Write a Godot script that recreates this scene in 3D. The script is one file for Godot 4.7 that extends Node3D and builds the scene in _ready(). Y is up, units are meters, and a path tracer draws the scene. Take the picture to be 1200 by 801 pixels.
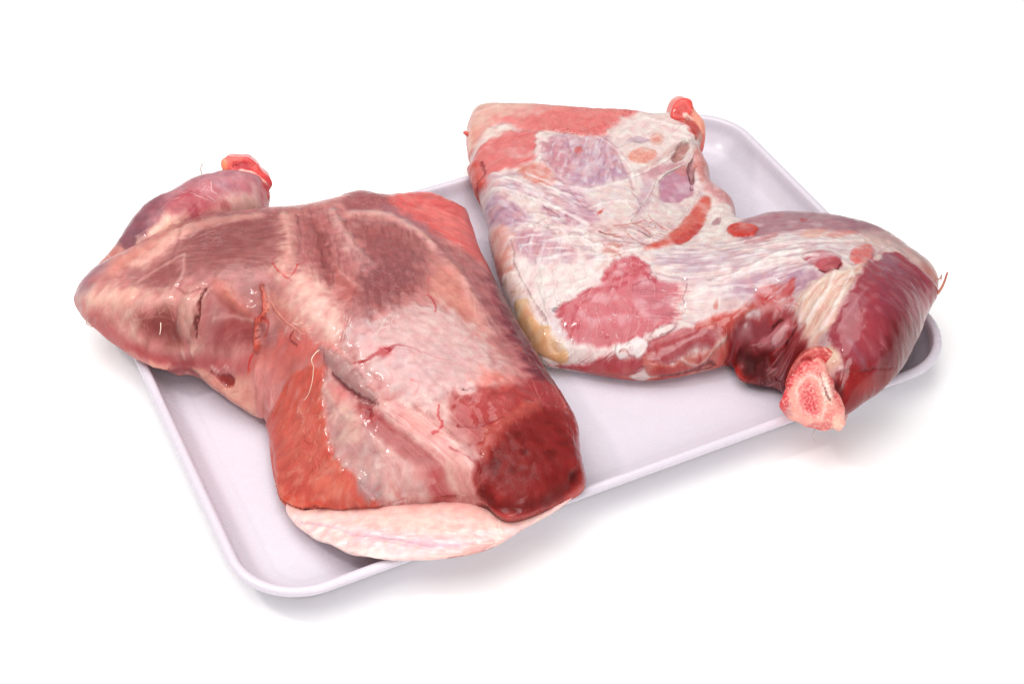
extends Node3D
# Two raw lamb shoulders on a white tray. Lengths inside the builders are millimetres; MM turns them into metres.
const MM := 0.001

func _ready() -> void:
	# ---- camera, surroundings, lamps, exposure
	var cam := Camera3D.new()
	cam.name = "camera"
	cam.fov = 23.21
	cam.near = 0.05
	cam.far = 40.0
	cam.position = Vector3(0, 0.63069, 0.68347)
	cam.rotation_degrees = Vector3(-42.7, 0, 0)
	add_child(cam)
	var we := WorldEnvironment.new()
	we.name = "environment"
	var env := Environment.new()
	env.background_mode = Environment.BG_COLOR
	env.background_color = Color(1.0, 1.0, 1.0)
	env.background_energy_multiplier = 0.34
	env.tonemap_mode = Environment.TONE_MAPPER_LINEAR
	env.tonemap_exposure = 1.0
	env.sdfgi_enabled = true
	env.ssao_enabled = true
	env.ssil_enabled = true
	we.environment = env
	add_child(we)
	area_lamp("softbox_overhead", Vector3(-0.15, 1.25, 0.0), Vector3(0.0, 0, 0.0), Vector2(1.5, 1.2), 1.82, Color(1.0, 0.99, 0.98))
	area_lamp("softbox_front", Vector3(0.45, 0.8, 1.15), Vector3(0.05, 0.0, 0.0), Vector2(0.7, 0.5), 0.7, Color(1.0, 0.99, 0.98))
	area_lamp("lamp_left", Vector3(-0.75, 1.0, 0.1), Vector3(0.0, 0.03, 0.0), Vector2(0.12, 0.12), 0.3, Color(1.0, 0.98, 0.96))
	# ---- the setting
	var sheet := PlaneMesh.new()
	sheet.size = Vector2(6, 6)
	var sm := StandardMaterial3D.new()
	sm.albedo_color = Color(0.975, 0.975, 0.978)
	sm.roughness = 0.75
	sm.metallic_specular = 0.25
	var table := MeshInstance3D.new()
	table.name = "tabletop"
	table.mesh = sheet
	table.material_override = sm
	table.set_meta("kind", "structure")
	table.set_meta("label", "seamless white photo table under the tray")
	add_child(table)
	# ---- the objects
	build_tray()
	build_outer_side_shoulder()
	build_inner_side_shoulder()

func area_lamp(called: String, at: Vector3, to: Vector3, size: Vector2, energy: float, col: Color) -> void:
	var l := AreaLight3D.new()
	l.name = called
	l.area_size = size
	l.area_normalize_energy = true
	l.light_energy = energy
	l.light_color = col
	l.shadow_enabled = true
	l.area_range = 6.0
	add_child(l)
	l.look_at_from_position(at, to, Vector3.UP)

func thing(called: String, label: String, category: String, at: Vector3) -> Node3D:
	var o := Node3D.new()
	o.name = called
	o.position = at
	o.set_meta("label", label)
	o.set_meta("category", category)
	add_child(o, true)
	return o

func put(called: String, mesh: Mesh, mat: Material, parent: Node3D, label := "") -> MeshInstance3D:
	var m := MeshInstance3D.new()
	m.name = called
	m.mesh = mesh
	m.material_override = mat
	if label != "":
		m.set_meta("label", label)
	parent.add_child(m, true)
	return m

# =====================================================================  tray
func rounded(hx: float, hz: float, r: float) -> PackedVector2Array:
	var o := PackedVector2Array()
	for k in 4:
		var c := Vector2((hx - r) * (1 if k == 0 or k == 3 else -1), (hz - r) * (1 if k < 2 else -1))
		for j in 17:
			var a := (k + j / 16.0) * PI / 2
			o.append(c + Vector2(cos(a), sin(a)) * r)
		# straight runs get points of their own so that long quads stay well shaped
		var c2 := Vector2((hx - r) * (1 if k == 3 or k == 2 else -1), (hz - r) * (1 if k == 0 or k == 3 else -1))
		var e := (k + 1) * PI / 2
		var p := o[o.size() - 1]
		var q := c2 + Vector2(cos(e), sin(e)) * r
		for j in range(1, 12):
			o.append(p.lerp(q, j / 12.0))
	return o

func sweep(prof: Array, close_in: bool) -> ArrayMesh:
	var st := SurfaceTool.new()
	st.begin(Mesh.PRIMITIVE_TRIANGLES)
	st.set_smooth_group(0)
	var n := 0
	var rows := []
	for p in prof:
		var o := rounded(203.0 - p.x, 131.0 - p.x, maxf(38.0 - p.x, 8.0))
		n = o.size()
		rows.append(o)
	for k in prof.size():
		for i in n:
			var q: Vector2 = rows[k][i]
			# a moulded tray is never quite flat: a slow bow of half a millimetre
			var bow := 0.5 * sin(q.x * 0.011 + 0.6) * cos(q.y * 0.013)
			st.set_uv(q * 0.01)
			st.add_vertex(Vector3(q.x, prof[k].y + (bow if prof[k].y > 1.0 else 0.0), q.y) * MM)
	for k in prof.size() - 1:
		for i in n:
			var a := k * n + i
			var b := k * n + (i + 1) % n
			st.add_index(a); st.add_index(a + n); st.add_index(b)
			st.add_index(b); st.add_index(a + n); st.add_index(b + n)
	if close_in:
		var c := prof.size() * n
		st.set_uv(Vector2.ZERO)
		st.add_vertex(Vector3(0, prof[-1].y + 0.4, 0) * MM)
		for i in n:
			var a2 := (prof.size() - 1) * n
			st.add_index(a2 + i); st.add_index(c); st.add_index(a2 + (i + 1) % n)
	st.generate_normals()
	return st.commit()

func arc_profile(pts: Array) -> Array:
	var out := []
	for i in pts.size() - 1:
		var a: Vector2 = pts[maxi(i - 1, 0)]
		var b: Vector2 = pts[i]
		var c: Vector2 = pts[i + 1]
		var d: Vector2 = pts[mini(i + 2, pts.size() - 1)]
		for k in 4:
			out.append(b.cubic_interpolate(c, a, d, k / 4.0))
	out.append(pts[-1])
	return out

func build_tray() -> void:
	var t := thing("serving_tray", "shallow white plastic tray with a rolled rim, holding both pieces of meat", "tray", Vector3(6.9, 0.6, 1.7) * MM)
	t.rotation_degrees.y = 25.65
	var grain := FastNoiseLite.new()
	grain.seed = 5
	grain.frequency = 0.02
	var rough := noise_map(grain, 512, 0.18, 0.34)
	var m := StandardMaterial3D.new()
	m.albedo_color = Color(0.82, 0.792, 0.835)
	m.roughness = 1.0
	m.roughness_texture = rough
	m.metallic_specular = 0.5
	m.subsurf_scatter_enabled = true
	m.subsurf_scatter_strength = 0.04
	put("tray_base", sweep(arc_profile([Vector2(6.0, 17.0), Vector2(7.6, 12.5), Vector2(11.5, 7.5), Vector2(15.5, 4.4), Vector2(21, 3.1), Vector2(30, 2.8), Vector2(90, 2.6), Vector2(120, 2.5)]), true), m, t)
	put("rim", sweep(arc_profile([Vector2(14, 0.6), Vector2(10.5, 6), Vector2(7, 12), Vector2(4.6, 16), Vector2(2.6, 16.4), Vector2(0.7, 16.9), Vector2(0.0, 18.3), Vector2(0.6, 19.7), Vector2(1.9, 20.5), Vector2(3.4, 20.6), Vector2(4.9, 19.8), Vector2(6.0, 17.0)]), false), m, t)
	put("underside", sweep([Vector2(14, 0.6), Vector2(60, 0.6), Vector2(120, 0.6)], false), m, t)

func noise_map(n: FastNoiseLite, size: int, lo: float, hi: float) -> ImageTexture:
	var im := n.get_image(size, size)
	var d := im.get_data()
	for i in d.size():
		d[i] = int(255.0 * lerpf(lo, hi, d[i] / 255.0))
	return ImageTexture.create_from_image(Image.create_from_data(size, size, false, Image.FORMAT_L8, d))

# =====================================================================  a body of meat
# A closed skin over a plan outline. Outline points: x, z, height of the widest line, width over which the flank rolls in.
# Tops: x, z, height. The skin's own coordinates (where colour and relief are laid) are plan millimetres, with the flank unrolled inward.
class Meat:
	var lo := Vector2.ZERO
	var nx := 0
	var nz := 0
	var top := PackedVector3Array()
	var bot := PackedVector3Array()
	var nrm := PackedVector3Array()
	var dist := PackedFloat32Array()
	var hi := Vector2.ZERO
	var x_axis := PackedFloat32Array()

	static func closed(p: PackedVector2Array, n: int) -> PackedVector2Array:
		var o := PackedVector2Array()
		var m := p.size()
		for i in m:
			for k in n:
				o.append(p[i].cubic_interpolate(p[(i + 1) % m], p[(i + m - 1) % m], p[(i + 2) % m], k / float(n)))
		return o

	static func sd(q: Vector2, o: PackedVector2Array) -> float:
		var best := 1e18
		var inside := false
		var a := o[o.size() - 1]
		for b in o:
			var ab := b - a
			var aq := q - a
			var l := ab.length_squared()
			var t := clampf(aq.dot(ab) / maxf(l, 1e-9), 0.0, 1.0)
			best = minf(best, (aq - ab * t).length_squared())
			if (a.y > q.y) != (b.y > q.y) and q.x < ab.x * aq.y / ab.y + a.x:
				inside = not inside
			a = b
		return sqrt(best) if inside else -sqrt(best)

	static func grow(f: PackedFloat32Array, w: int, h: int, w2: int, h2: int) -> PackedFloat32Array:
		var im := Image.create_from_data(w, h, false, Image.FORMAT_RF, f.to_byte_array())
		im.resize(w2, h2, Image.INTERPOLATE_CUBIC)
		return im.get_data().to_float32_array()

	func _init(outline: Array, tops: Array, floor_y: float, relief: Callable, deep := 25.0) -> void:
		var plan := PackedVector2Array()
		lo = Vector2(1e9, 1e9)
		hi = -lo
		for p in outline:
			plan.append(Vector2(p[0], p[1]))
		var o := Meat.closed(plan, 6)
		for q in o:
			lo = lo.min(q)
			hi = hi.max(q)
		lo = (lo / 4.0).floor() * 4.0 - Vector2(4, 4)
		hi = (hi / 4.0).ceil() * 4.0 + Vector2(4, 4)
		# thin plate through the tops
		var n := tops.size()
		var size := n + 3
		var mat := []
		for i in size:
			var row := PackedFloat64Array()
			row.resize(size + 1)
			mat.append(row)
		for i in n:
			for j in n:
				var r2: float = (pow(tops[i][0] - tops[j][0], 2) + pow(tops[i][1] - tops[j][1], 2)) * 1e-4
				mat[i][j] = 0.5 * r2 * log(r2) if r2 > 0.0 else 0.02
			mat[i][n] = 1.0; mat[i][n + 1] = tops[i][0] * 0.01; mat[i][n + 2] = tops[i][1] * 0.01
			mat[n][i] = 1.0; mat[n + 1][i] = tops[i][0] * 0.01; mat[n + 2][i] = tops[i][1] * 0.01
			mat[i][size] = tops[i][2]
		for c in size:
			var piv := c
			for r in range(c + 1, size):
				if absf(mat[r][c]) > absf(mat[piv][c]):
					piv = r
			var sw = mat[c]
			mat[c] = mat[piv]
			mat[piv] = sw
			for r in range(c + 1, size):
				var f: float = mat[r][c] / mat[c][c]
				if f != 0.0:
					for k in range(c, size + 1):
						mat[r][k] -= f * mat[c][k]
		var s := PackedFloat64Array()
		s.resize(size)
		for c in range(size - 1, -1, -1):
			var v: float = mat[c][size]
			for k in range(c + 1, size):
				v -= mat[c][k] * s[k]
			s[c] = v / mat[c][c]
		# coarse fields, 4 mm cells, and the distance to the outline, 2 mm cells; both grown to 1 mm by cubic filtering (cell centres at +0.5)
		var cw := int((hi.x - lo.x) / 4.0)
		var ch := int((hi.y - lo.y) / 4.0)
		var ef := PackedFloat32Array()
		var wf := PackedFloat32Array()
		var tf := PackedFloat32Array()
		for j in ch:
			for i in cw:
				var q := lo + Vector2(i + 0.5, j + 0.5) * 4.0
				var se := 0.0
				var sw2 := 0.0
				var sk := 0.0
				for p in outline:
					var k: float = 1.0 / pow((q.x - p[0]) * (q.x - p[0]) + (q.y - p[1]) * (q.y - p[1]) + 36.0, 1.5)
					sk += k
					se += k * p[2]
					sw2 += k * p[3]
				ef.append(se / sk)
				wf.append(sw2 / sk)
				var h := s[n] + s[n + 1] * q.x * 0.01 + s[n + 2] * q.y * 0.01
				for k in n:
					var r2: float = ((q.x - tops[k][0]) * (q.x - tops[k][0]) + (q.y - tops[k][1]) * (q.y - tops[k][1])) * 1e-4
					if r2 > 0.0:
						h += s[k] * 0.5 * r2 * log(r2)
				tf.append(h)
		nx = cw * 4
		nz = ch * 4
		ef = Meat.grow(ef, cw, ch, nx, nz)
		wf = Meat.grow(wf, cw, ch, nx, nz)
		tf = Meat.grow(tf, cw, ch, nx, nz)
		var df := PackedFloat32Array()
		for j in ch * 2:
			for i in cw * 2:
				df.append(Meat.sd(lo + Vector2(i + 0.5, j + 0.5) * 2.0, o))
		# away from the edge the distance is smoothed, so that no crease runs along the middle of narrow parts
		for pass_ in 4:
			var was := df.duplicate()
			for j in range(1, ch * 2 - 1):
				for i in range(1, cw * 2 - 1):
					var a := j * cw * 2 + i
					var k := clampf((was[a] - 2.0) / 4.0, 0.0, 1.0)
					if k > 0.0:
						df[a] = lerpf(was[a], (was[a] * 2.0 + was[a - 1] + was[a + 1] + was[a - cw * 2] + was[a + cw * 2]) / 6.0, k)
		dist = Meat.grow(df, cw * 2, ch * 2, nx, nz)
		top.resize(nx * nz)
		bot.resize(nx * nz)
		for j in nz:
			for i in nx:
				var a := j * nx + i
				var d := dist[a]
				if d < -1.5:
					continue
				var g := Vector2(dist[a + (1 if i < nx - 1 else 0)] - dist[a - (1 if i > 0 else 0)], dist[a + (nx if j < nz - 1 else 0)] - dist[a - (nx if j > 0 else 0)])
				var gl := g.length()
				g = g / gl if gl > 1e-4 else Vector2.ZERO
				var q := lo + Vector2(i + 0.5, j + 0.5)
				var e := ef[a]
				var w := wf[a]
				var th := minf(maxf(d, 0.0) / w, 1.0) * PI / 2
				var sn := sin(th)
				var sh := w * (2.0 * th / PI - 1.0 + cos(th)) * minf(gl * 0.5, 1.0)
				var pp := q - g * (sh + minf(d, 0.0))
				top[a] = Vector3(pp.x, e + (tf[a] - e) * sn, pp.y)
				# underneath, the meat rests on the tray floor and drapes over its rim
				var tq := pp - Vector2(6.9, 1.7)
				var inset := minf(203.0 - absf(tq.dot(Vector2(0.9015, -0.4329))), 131.0 - absf(tq.dot(Vector2(0.4329, 0.9015))))
				var rest := lerpf(22.4, floor_y, clampf((inset - 7.0) / 12.0, 0.0, 1.0))
				bot[a] = Vector3(pp.x, e - clampf(e - rest, 1.0, deep) * sn, pp.y)
		make_normals()
		# relief pushes the skin along its normal
		for a in nx * nz:
			if dist[a] > -1.5:
				var r: float = relief.call(lo.x + a % nx + 0.5, lo.y + a / nx + 0.5)
				top[a] += nrm[a] * r
				if dist[a] < 3.0:
					bot[a] += nrm[a] * r * clampf(1.0 - dist[a] / 3.0, 0.0, 1.0)
		make_normals()

	func make_normals() -> void:
		nrm.resize(nx * nz)
		for j in nz:
			for i in nx:
				var a := j * nx + i
				if dist[a] < -1.5:
					continue
				var l := a - 1 if i > 0 and dist[a - 1] > -1.5 else a
				var r := a + 1 if i < nx - 1 and dist[a + 1] > -1.5 else a
				var u := a - nx if j > 0 and dist[a - nx] > -1.5 else a
				var v := a + nx if j < nz - 1 and dist[a + nx] > -1.5 else a
				var c := (top[v] - top[u]).cross(top[r] - top[l])
				nrm[a] = c.normalized() if c.length_squared() > 1e-12 else Vector3.UP

	func at(p: Vector2) -> Vector3:
		var q := p - lo - Vector2(0.5, 0.5)
		var i := clampi(int(q.x), 0, nx - 2)
		var j := clampi(int(q.y), 0, nz - 2)
		var f := (q - Vector2(i, j)).clamp(Vector2.ZERO, Vector2.ONE)
		var a := j * nx + i
		return top[a].lerp(top[a + 1], f.x).lerp(top[a + nx].lerp(top[a + nx + 1], f.x), f.y)

	func normal_at(p: Vector2) -> Vector3:
		var q := p - lo
		return nrm[clampi(int(q.y), 0, nz - 1) * nx + clampi(int(q.x), 0, nx - 1)]

	# the skin as a mesh; with keep, only where that distance field is above -1.3, lifted off the skin by lift
	func skin(origin: Vector3, p_lo: Vector2, p_size: Vector2, both := true, region := PackedVector2Array(), lift := 0.0, edge := 1.5) -> ArrayMesh:
		var vs := PackedVector3Array()
		var ns := PackedVector3Array()
		var us := PackedVector2Array()
		var ix := PackedInt32Array()
		var id := PackedInt32Array()
		id.resize(nx * nz)
		var a0 := Vector2i(0, 0)
		var a1 := Vector2i(nx, nz)
		var part := region.size() > 0
		var rd := PackedFloat32Array()
		if part:
			var r0 := region[0]
			var r1 := region[0]
			for q in region:
				r0 = r0.min(q)
				r1 = r1.max(q)
			a0 = Vector2i((r0 - lo).floor()).clamp(Vector2i.ZERO, a1) - Vector2i(3, 3)
			a0 = a0.max(Vector2i.ZERO)
			a1 = (Vector2i((r1 - lo).ceil()) + Vector2i(3, 3)).min(a1)
			rd.resize(nx * nz)
			rd.fill(-9.0)
		var low := -1.5
		for side in (2 if both else 1):
			id.fill(-1)
			for j in range(a0.y, a1.y):
				for i in range(a0.x, a1.x):
					var a := j * nx + i
					if dist[a] < low:
						continue
					var q := lo + Vector2(i + 0.5, j + 0.5)
					var v := top[a] if side == 0 else bot[a]
					if part:
						var d := Meat.sd(q, region)
						rd[a] = d
						if d < -1.3:
							continue
						v += nrm[a] * (lift * smoothstep(0.0, edge, d) - 0.5 * smoothstep(0.3, -1.0, d))
					id[a] = vs.size()
					vs.append(v * MM - origin)
					ns.append(nrm[a] if side == 0 else (nrm[a] * Vector3(1, -1, 1)))
					us.append((q - p_lo) / p_size)
			for j in range(a0.y, a1.y - 1):
				for i in range(a0.x, a1.x - 1):
					var a := j * nx + i
					var b := a + 1
					var c := a + nx
					var d2 := c + 1
					if id[a] < 0 or id[b] < 0 or id[c] < 0 or id[d2] < 0:
						continue
					if maxf(maxf(dist[a], dist[b]), maxf(dist[c], dist[d2])) < 0.0:
						continue
					if side == 0:
						ix.append_array([id[a], id[b], id[c], id[b], id[d2], id[c]])
					else:
						ix.append_array([id[a], id[c], id[b], id[b], id[c], id[d2]])
		var arr := []
		arr.resize(Mesh.ARRAY_MAX)
		arr[Mesh.ARRAY_VERTEX] = vs
		arr[Mesh.ARRAY_TEX_UV] = us
		arr[Mesh.ARRAY_INDEX] = ix
		arr[Mesh.ARRAY_NORMAL] = ns
		if part:
			# shading of a raised piece follows its own slope
			for j in range(a0.y + 1, a1.y - 1):
				for i in range(a0.x + 1, a1.x - 1):
					var a := j * nx + i
					if id[a] >= 0 and id[a - 1] >= 0 and id[a + 1] >= 0 and id[a - nx] >= 0 and id[a + nx] >= 0:
						var c := (vs[id[a + nx]] - vs[id[a - nx]]).cross(vs[id[a + 1]] - vs[id[a - 1]])
						if c.length_squared() > 1e-20:
							ns[id[a]] = c.normalized()
			arr[Mesh.ARRAY_NORMAL] = ns
		var m := ArrayMesh.new()
		m.add_surface_from_arrays(Mesh.PRIMITIVE_TRIANGLES, arr)
		return m

# =====================================================================  colour, relief and gloss of a piece of meat, laid in its own plan millimetres
class Paint:
	const S := 3.5
	const DEPTH := 1.9
	var lo: Vector2
	var w: int
	var h: int
	var R := PackedFloat32Array()
	var G := PackedFloat32Array()
	var B := PackedFloat32Array()
	var H := PackedFloat32Array()
	var K := PackedFloat32Array()
	var wx: PackedByteArray
	var wy: PackedByteArray
	var fine: PackedByteArray
	var scratch := PackedFloat32Array()
	var touched := PackedInt32Array()
	var rng := RandomNumberGenerator.new()
	var low := PackedFloat32Array()
	var lw := 0
	var lh := 0
	var mot: FastNoiseLite
	var mot_x := Vector2.RIGHT
	var mot_y := Vector2.DOWN
	var mot_a := -1.0
	var mot_b := 1.0
	var mot_on := false

	func _init(from: Vector2, to: Vector2, base: String, sd: int) -> void:
		lo = from
		w = int((to.x - from.x) * S)
		h = int((to.y - from.y) * S)
		var c := Color(base)
		R.resize(w * h); R.fill(c.r)
		G.resize(w * h); G.fill(c.g)
		B.resize(w * h); B.fill(c.b)
		H.resize(w * h); H.fill(0.0)
		K.resize(w * h); K.fill(0.4)
		scratch.resize(w * h); scratch.fill(0.0)
		rng.seed = sd
		var n := FastNoiseLite.new()
		n.noise_type = FastNoiseLite.TYPE_SIMPLEX
		n.fractal_octaves = 3
		n.fractal_gain = 0.4
		n.frequency = 0.1 / S
		n.seed = sd
		wx = n.get_image(w, h, false, false, false).get_data()
		n.seed = sd + 7
		wy = n.get_image(w, h, false, false, false).get_data()
		n.seed = sd + 13
		n.frequency = 0.5 / S
		fine = n.get_image(w, h, false, false, false).get_data()
		mot = FastNoiseLite.new()
		mot.noise_type = FastNoiseLite.TYPE_SIMPLEX
		mot.fractal_octaves = 2
		mot.seed = sd + 29
		mot.frequency = 1.0

	# the next areas are broken up by noise: cells of about size mm, drawn out along (dx, dz) by stretch, shown between levels a and b
	func mottle(size: float, dx: float, dz: float, stretch: float, a: float, b: float) -> void:
		var d := Vector2(dx, dz).normalized()
		mot_x = d / (size * stretch)
		mot_y = Vector2(-d.y, d.x) / size
		mot_a = a
		mot_b = b
		mot_on = true

	func plain() -> void:
		mot_on = false

	static func pts(flat: Array) -> PackedVector2Array:
		var o := PackedVector2Array()
		for i in range(0, flat.size() - 1, 2):
			o.append(Vector2(flat[i], flat[i + 1]))
		return o

	func area(col: String, op: float, soft: float, warp: float, lift: float, gloss: float, flat: Array) -> void:
		var poly := Meat.closed(Paint.pts(flat), 4)
		var c := Color(col)
		var b0 := poly[0]
		var b1 := poly[0]
		for q in poly:
			b0 = b0.min(q)
			b1 = b1.max(q)
		var grow := soft * 0.85 + warp + 0.6
		var i0 := maxi(int((b0.x - grow - lo.x) * S), 0)
		var j0 := maxi(int((b0.y - grow - lo.y) * S), 0)
		var i1 := mini(int((b1.x + grow - lo.x) * S) + 1, w)
		var j1 := mini(int((b1.y + grow - lo.y) * S) + 1, h)
		if i1 <= i0 or j1 <= j0:
			return
		const M := 4
		var cw := (i1 - i0 + M - 1) / M
		var ch := (j1 - j0 + M - 1) / M
		var f := PackedFloat32Array()
		f.resize(cw * ch)
		for j in ch:
			for i in cw:
				f[j * cw + i] = Meat.sd(lo + (Vector2(i0, j0) + Vector2(i + 0.5, j + 0.5) * M) / S, poly)
		var im := Image.create_from_data(cw, ch, false, Image.FORMAT_RF, f.to_byte_array())
		im.resize(cw * M, ch * M, Image.INTERPOLATE_BILINEAR)
		f = im.get_data().to_float32_array()
		var wide := maxf(soft, 0.3) * (1.0 + clampf(soft * 0.25 - 0.25, 0.0, 0.6))
		var inv := 1.0 / wide
		var fw := minf(warp * 0.15, 0.25) * 2.0 / 255.0
		var ww := warp * 2.0 / 255.0
		for j in range(j0, j1):
			for i in range(i0, i1):
				var a := j * w + i
				var d := f[(j - j0) * cw * M + i - i0] + (wx[a] - 127.5) * ww + (fine[a] - 127.5) * fw
				var t := clampf(0.5 + d * inv, 0.0, 1.0)
				if t <= 0.0:
					continue
				t = t * t * (3.0 - 2.0 * t) * op
				if mot_on:
					var q := Vector2(i, j) / S
					var m := clampf((mot.get_noise_2d(q.dot(mot_x), q.dot(mot_y)) - mot_a) / (mot_b - mot_a), 0.0, 1.0)
					t *= m
				R[a] += (c.r - R[a]) * t
				G[a] += (c.g - G[a]) * t
				B[a] += (c.b - B[a]) * t
				H[a] += lift * t * DEPTH
				if gloss >= 0.0:
					K[a] += (gloss - K[a]) * t

	func dab_line(p: Vector2, q: Vector2, r0: float, r1: float, soft: float) -> void:
		var rm := maxf(r0, r1) + soft
		var i0 := maxi(int((minf(p.x, q.x) - rm - lo.x) * S), 0)
		var i1 := mini(int((maxf(p.x, q.x) + rm - lo.x) * S) + 2, w)
		var j0 := maxi(int((minf(p.y, q.y) - rm - lo.y) * S), 0)
		var j1 := mini(int((maxf(p.y, q.y) + rm - lo.y) * S) + 2, h)
		var ab := q - p
		var l := maxf(ab.length_squared(), 1e-9)
		var inv := 0.5 / maxf(soft, 0.1)
		for j in range(j0, j1):
			for i in range(i0, i1):
				var v := lo + Vector2(i + 0.5, j + 0.5) / S - p
				var t := clampf(v.dot(ab) / l, 0.0, 1.0)
				var m := clampf(0.5 + (lerpf(r0, r1, t) - (v - ab * t).length()) * inv, 0.0, 1.0)
				if m > 0.0:
					var a := j * w + i
					if scratch[a] == 0.0:
						touched.append(a)
					if m > scratch[a]:
						scratch[a] = m

	func lay(c: Color, op: float, lift: float, gloss: float) -> void:
		for a in touched:
			var t := scratch[a]
			t = t * t * (3.0 - 2.0 * t) * op
			scratch[a] = 0.0
			R[a] += (c.r - R[a]) * t
			G[a] += (c.g - G[a]) * t
			B[a] += (c.b - B[a]) * t
			H[a] += lift * t * DEPTH
			if gloss >= 0.0:
				K[a] += (gloss - K[a]) * t
		touched.clear()

	func open_curve(p: PackedVector2Array, n: int) -> PackedVector2Array:
		var o := PackedVector2Array()
		for i in p.size() - 1:
			for k in n:
				o.append(p[i].cubic_interpolate(p[i + 1], p[maxi(i - 1, 0)], p[mini(i + 2, p.size() - 1)], k / float(n)))
		o.append(p[p.size() - 1])
		return o

	# a line of width w0 .. w1 (mm) that wobbles by wob
	func stroke(col: String, op: float, w0: float, w1: float, soft: float, wob: float, lift: float, gloss: float, flat: Array) -> void:
		var p := open_curve(Paint.pts(flat), 6)
		if wob > 0.0:
			for i in p.size():
				p[i] += Vector2(rng.randf_range(-wob, wob), rng.randf_range(-wob, wob))
		var last := w0 * 0.5
		for i in p.size() - 1:
			var t0 := i / float(p.size() - 1)
			var t1 := (i + 1) / float(p.size() - 1)
			var thick := lerpf(w0, w1, t1) * 0.5 * rng.randf_range(0.35, 0.95)
			dab_line(p[i], p[i + 1], last if i > 0 else lerpf(w0, w1, t0) * 0.4, thick, soft * 1.25)
			last = thick
		lay(Color(col), op, lift, gloss)

	# many short fibres inside a region, running along (dx, dz) with some spread
	func fibres(cols: Array, op: float, n: int, length: float, width: float, dx: float, dz: float, spread: float, lift: float, flat: Array) -> void:
		var poly := Paint.pts(flat)
		var b0 := poly[0]
		var b1 := poly[0]
		for q in poly:
			b0 = b0.min(q)
			b1 = b1.max(q)
		var base := atan2(dz, dx)
		for k in n:
			var p := Vector2(rng.randf_range(b0.x, b1.x), rng.randf_range(b0.y, b1.y))
			var an := base + rng.randf_range(-spread, spread)
			var l := length * rng.randf_range(0.4, 1.3)
			var bend := rng.randf_range(-0.35, 0.35) * minf(spread * 2.0, 1.0)
			var wd := width * rng.randf_range(0.6, 1.3)
			var col: Color = Color(cols[rng.randi() % cols.size()])
			var ok := op * rng.randf_range(0.4, 1.0)
			if not Geometry2D.is_point_in_polygon(p, poly):
				continue
			var m := p + Vector2.from_angle(an) * l * 0.5
			var e := m + Vector2.from_angle(an + bend) * l * 0.5
			dab_line(p, m, wd * 0.25, wd * 0.5, 0.18)
			dab_line(m, e, wd * 0.5, wd * 0.2, 0.18)
			lay(col, ok, lift, -1.0)

	func finish(strength: float) -> void:
		# fine unevenness of tone and relief everywhere: pores, membrane, moisture
		var n := FastNoiseLite.new()
		n.noise_type = FastNoiseLite.TYPE_SIMPLEX
		n.fractal_octaves = 4
		n.seed = 91
		n.frequency = 0.13 / S
		var big := n.get_image(w, h, false, false, false).get_data()
		n.seed = 92
		n.frequency = 0.8 / S
		var small := n.get_image(w, h, false, false, false).get_data()
		for a in w * h:
			var p := (big[a] - 127.5) / 127.5
			var q := (small[a] - 127.5) / 127.5
			var k := 1.0 + strength * (0.09 * p + 0.03 * q)
			var hue := ((wx[a] - 127.5) * 0.6 + (wy[a] - 127.5) * 0.4) / 127.5 * strength
			R[a] *= 1.0 + (k - 1.0) * 0.6
			G[a] *= k * (1.0 + 0.10 * hue)
			B[a] *= k * (1.0 + 0.08 * hue)
			H[a] += 0.24 * p + 0.028 * q
			K[a] = clampf(K[a] + 0.07 * p + 0.05 * q, 0.24, 0.9)
		lw = w / 4
		lh = h / 4
		var im := Image.create_from_data(w, h, false, Image.FORMAT_RF, H.to_byte_array())
		im.resize(lw, lh, Image.INTERPOLATE_LANCZOS)
		low = im.get_data().to_float32_array()

	func relief(x: float, z: float) -> float:
		var u := clampf((x - lo.x) * S / 4.0 - 0.5, 0.0, lw - 1.001)
		var v := clampf((z - lo.y) * S / 4.0 - 0.5, 0.0, lh - 1.001)
		var i := int(u)
		var j := int(v)
		var a := j * lw + i
		return lerpf(lerpf(low[a], low[a + 1], u - i), lerpf(low[a + lw], low[a + lw + 1], u - i), v - j)

	func material(bump: float, tone := Color.WHITE) -> StandardMaterial3D:
		var px := PackedByteArray()
		px.resize(w * h * 3)
		var kk := PackedByteArray()
		kk.resize(w * h)
		var wet := PackedByteArray()
		wet.resize(w * h)
		for a in w * h:
			px[a * 3] = int(clampf(R[a], 0.0, 1.0) * 255.0)
			px[a * 3 + 1] = int(clampf(G[a], 0.0, 1.0) * 255.0)
			px[a * 3 + 2] = int(clampf(B[a], 0.0, 1.0) * 255.0)
			kk[a] = int(K[a] * 255.0)
			wet[a] = int(clampf((0.52 - K[a]) * 5.0, 0.0, 1.0) * 255.0)
		# what the mesh carries as shape is taken out of the bump, which keeps only the finer relief
		var im := Image.create_from_data(lw, lh, false, Image.FORMAT_RF, low.to_byte_array())
		im.resize(w, h, Image.INTERPOLATE_CUBIC)
		var big := im.get_data().to_float32_array()
		for a in w * h:
			H[a] = H[a] - big[a] * 0.8
		var m := StandardMaterial3D.new()
		m.albedo_color = tone
		m.albedo_texture = ImageTexture.create_from_image(Image.create_from_data(w, h, false, Image.FORMAT_RGB8, px))
		m.roughness = 1.0
		m.roughness_texture = ImageTexture.create_from_image(Image.create_from_data(w, h, false, Image.FORMAT_L8, kk))
		m.heightmap_enabled = true
		m.heightmap_scale = 0.1 * bump
		m.heightmap_texture = ImageTexture.create_from_image(Image.create_from_data(w, h, false, Image.FORMAT_RF, H.to_byte_array()))
		m.metallic_specular = 0.3
		m.clearcoat_enabled = true
		m.clearcoat = 0.55
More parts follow.
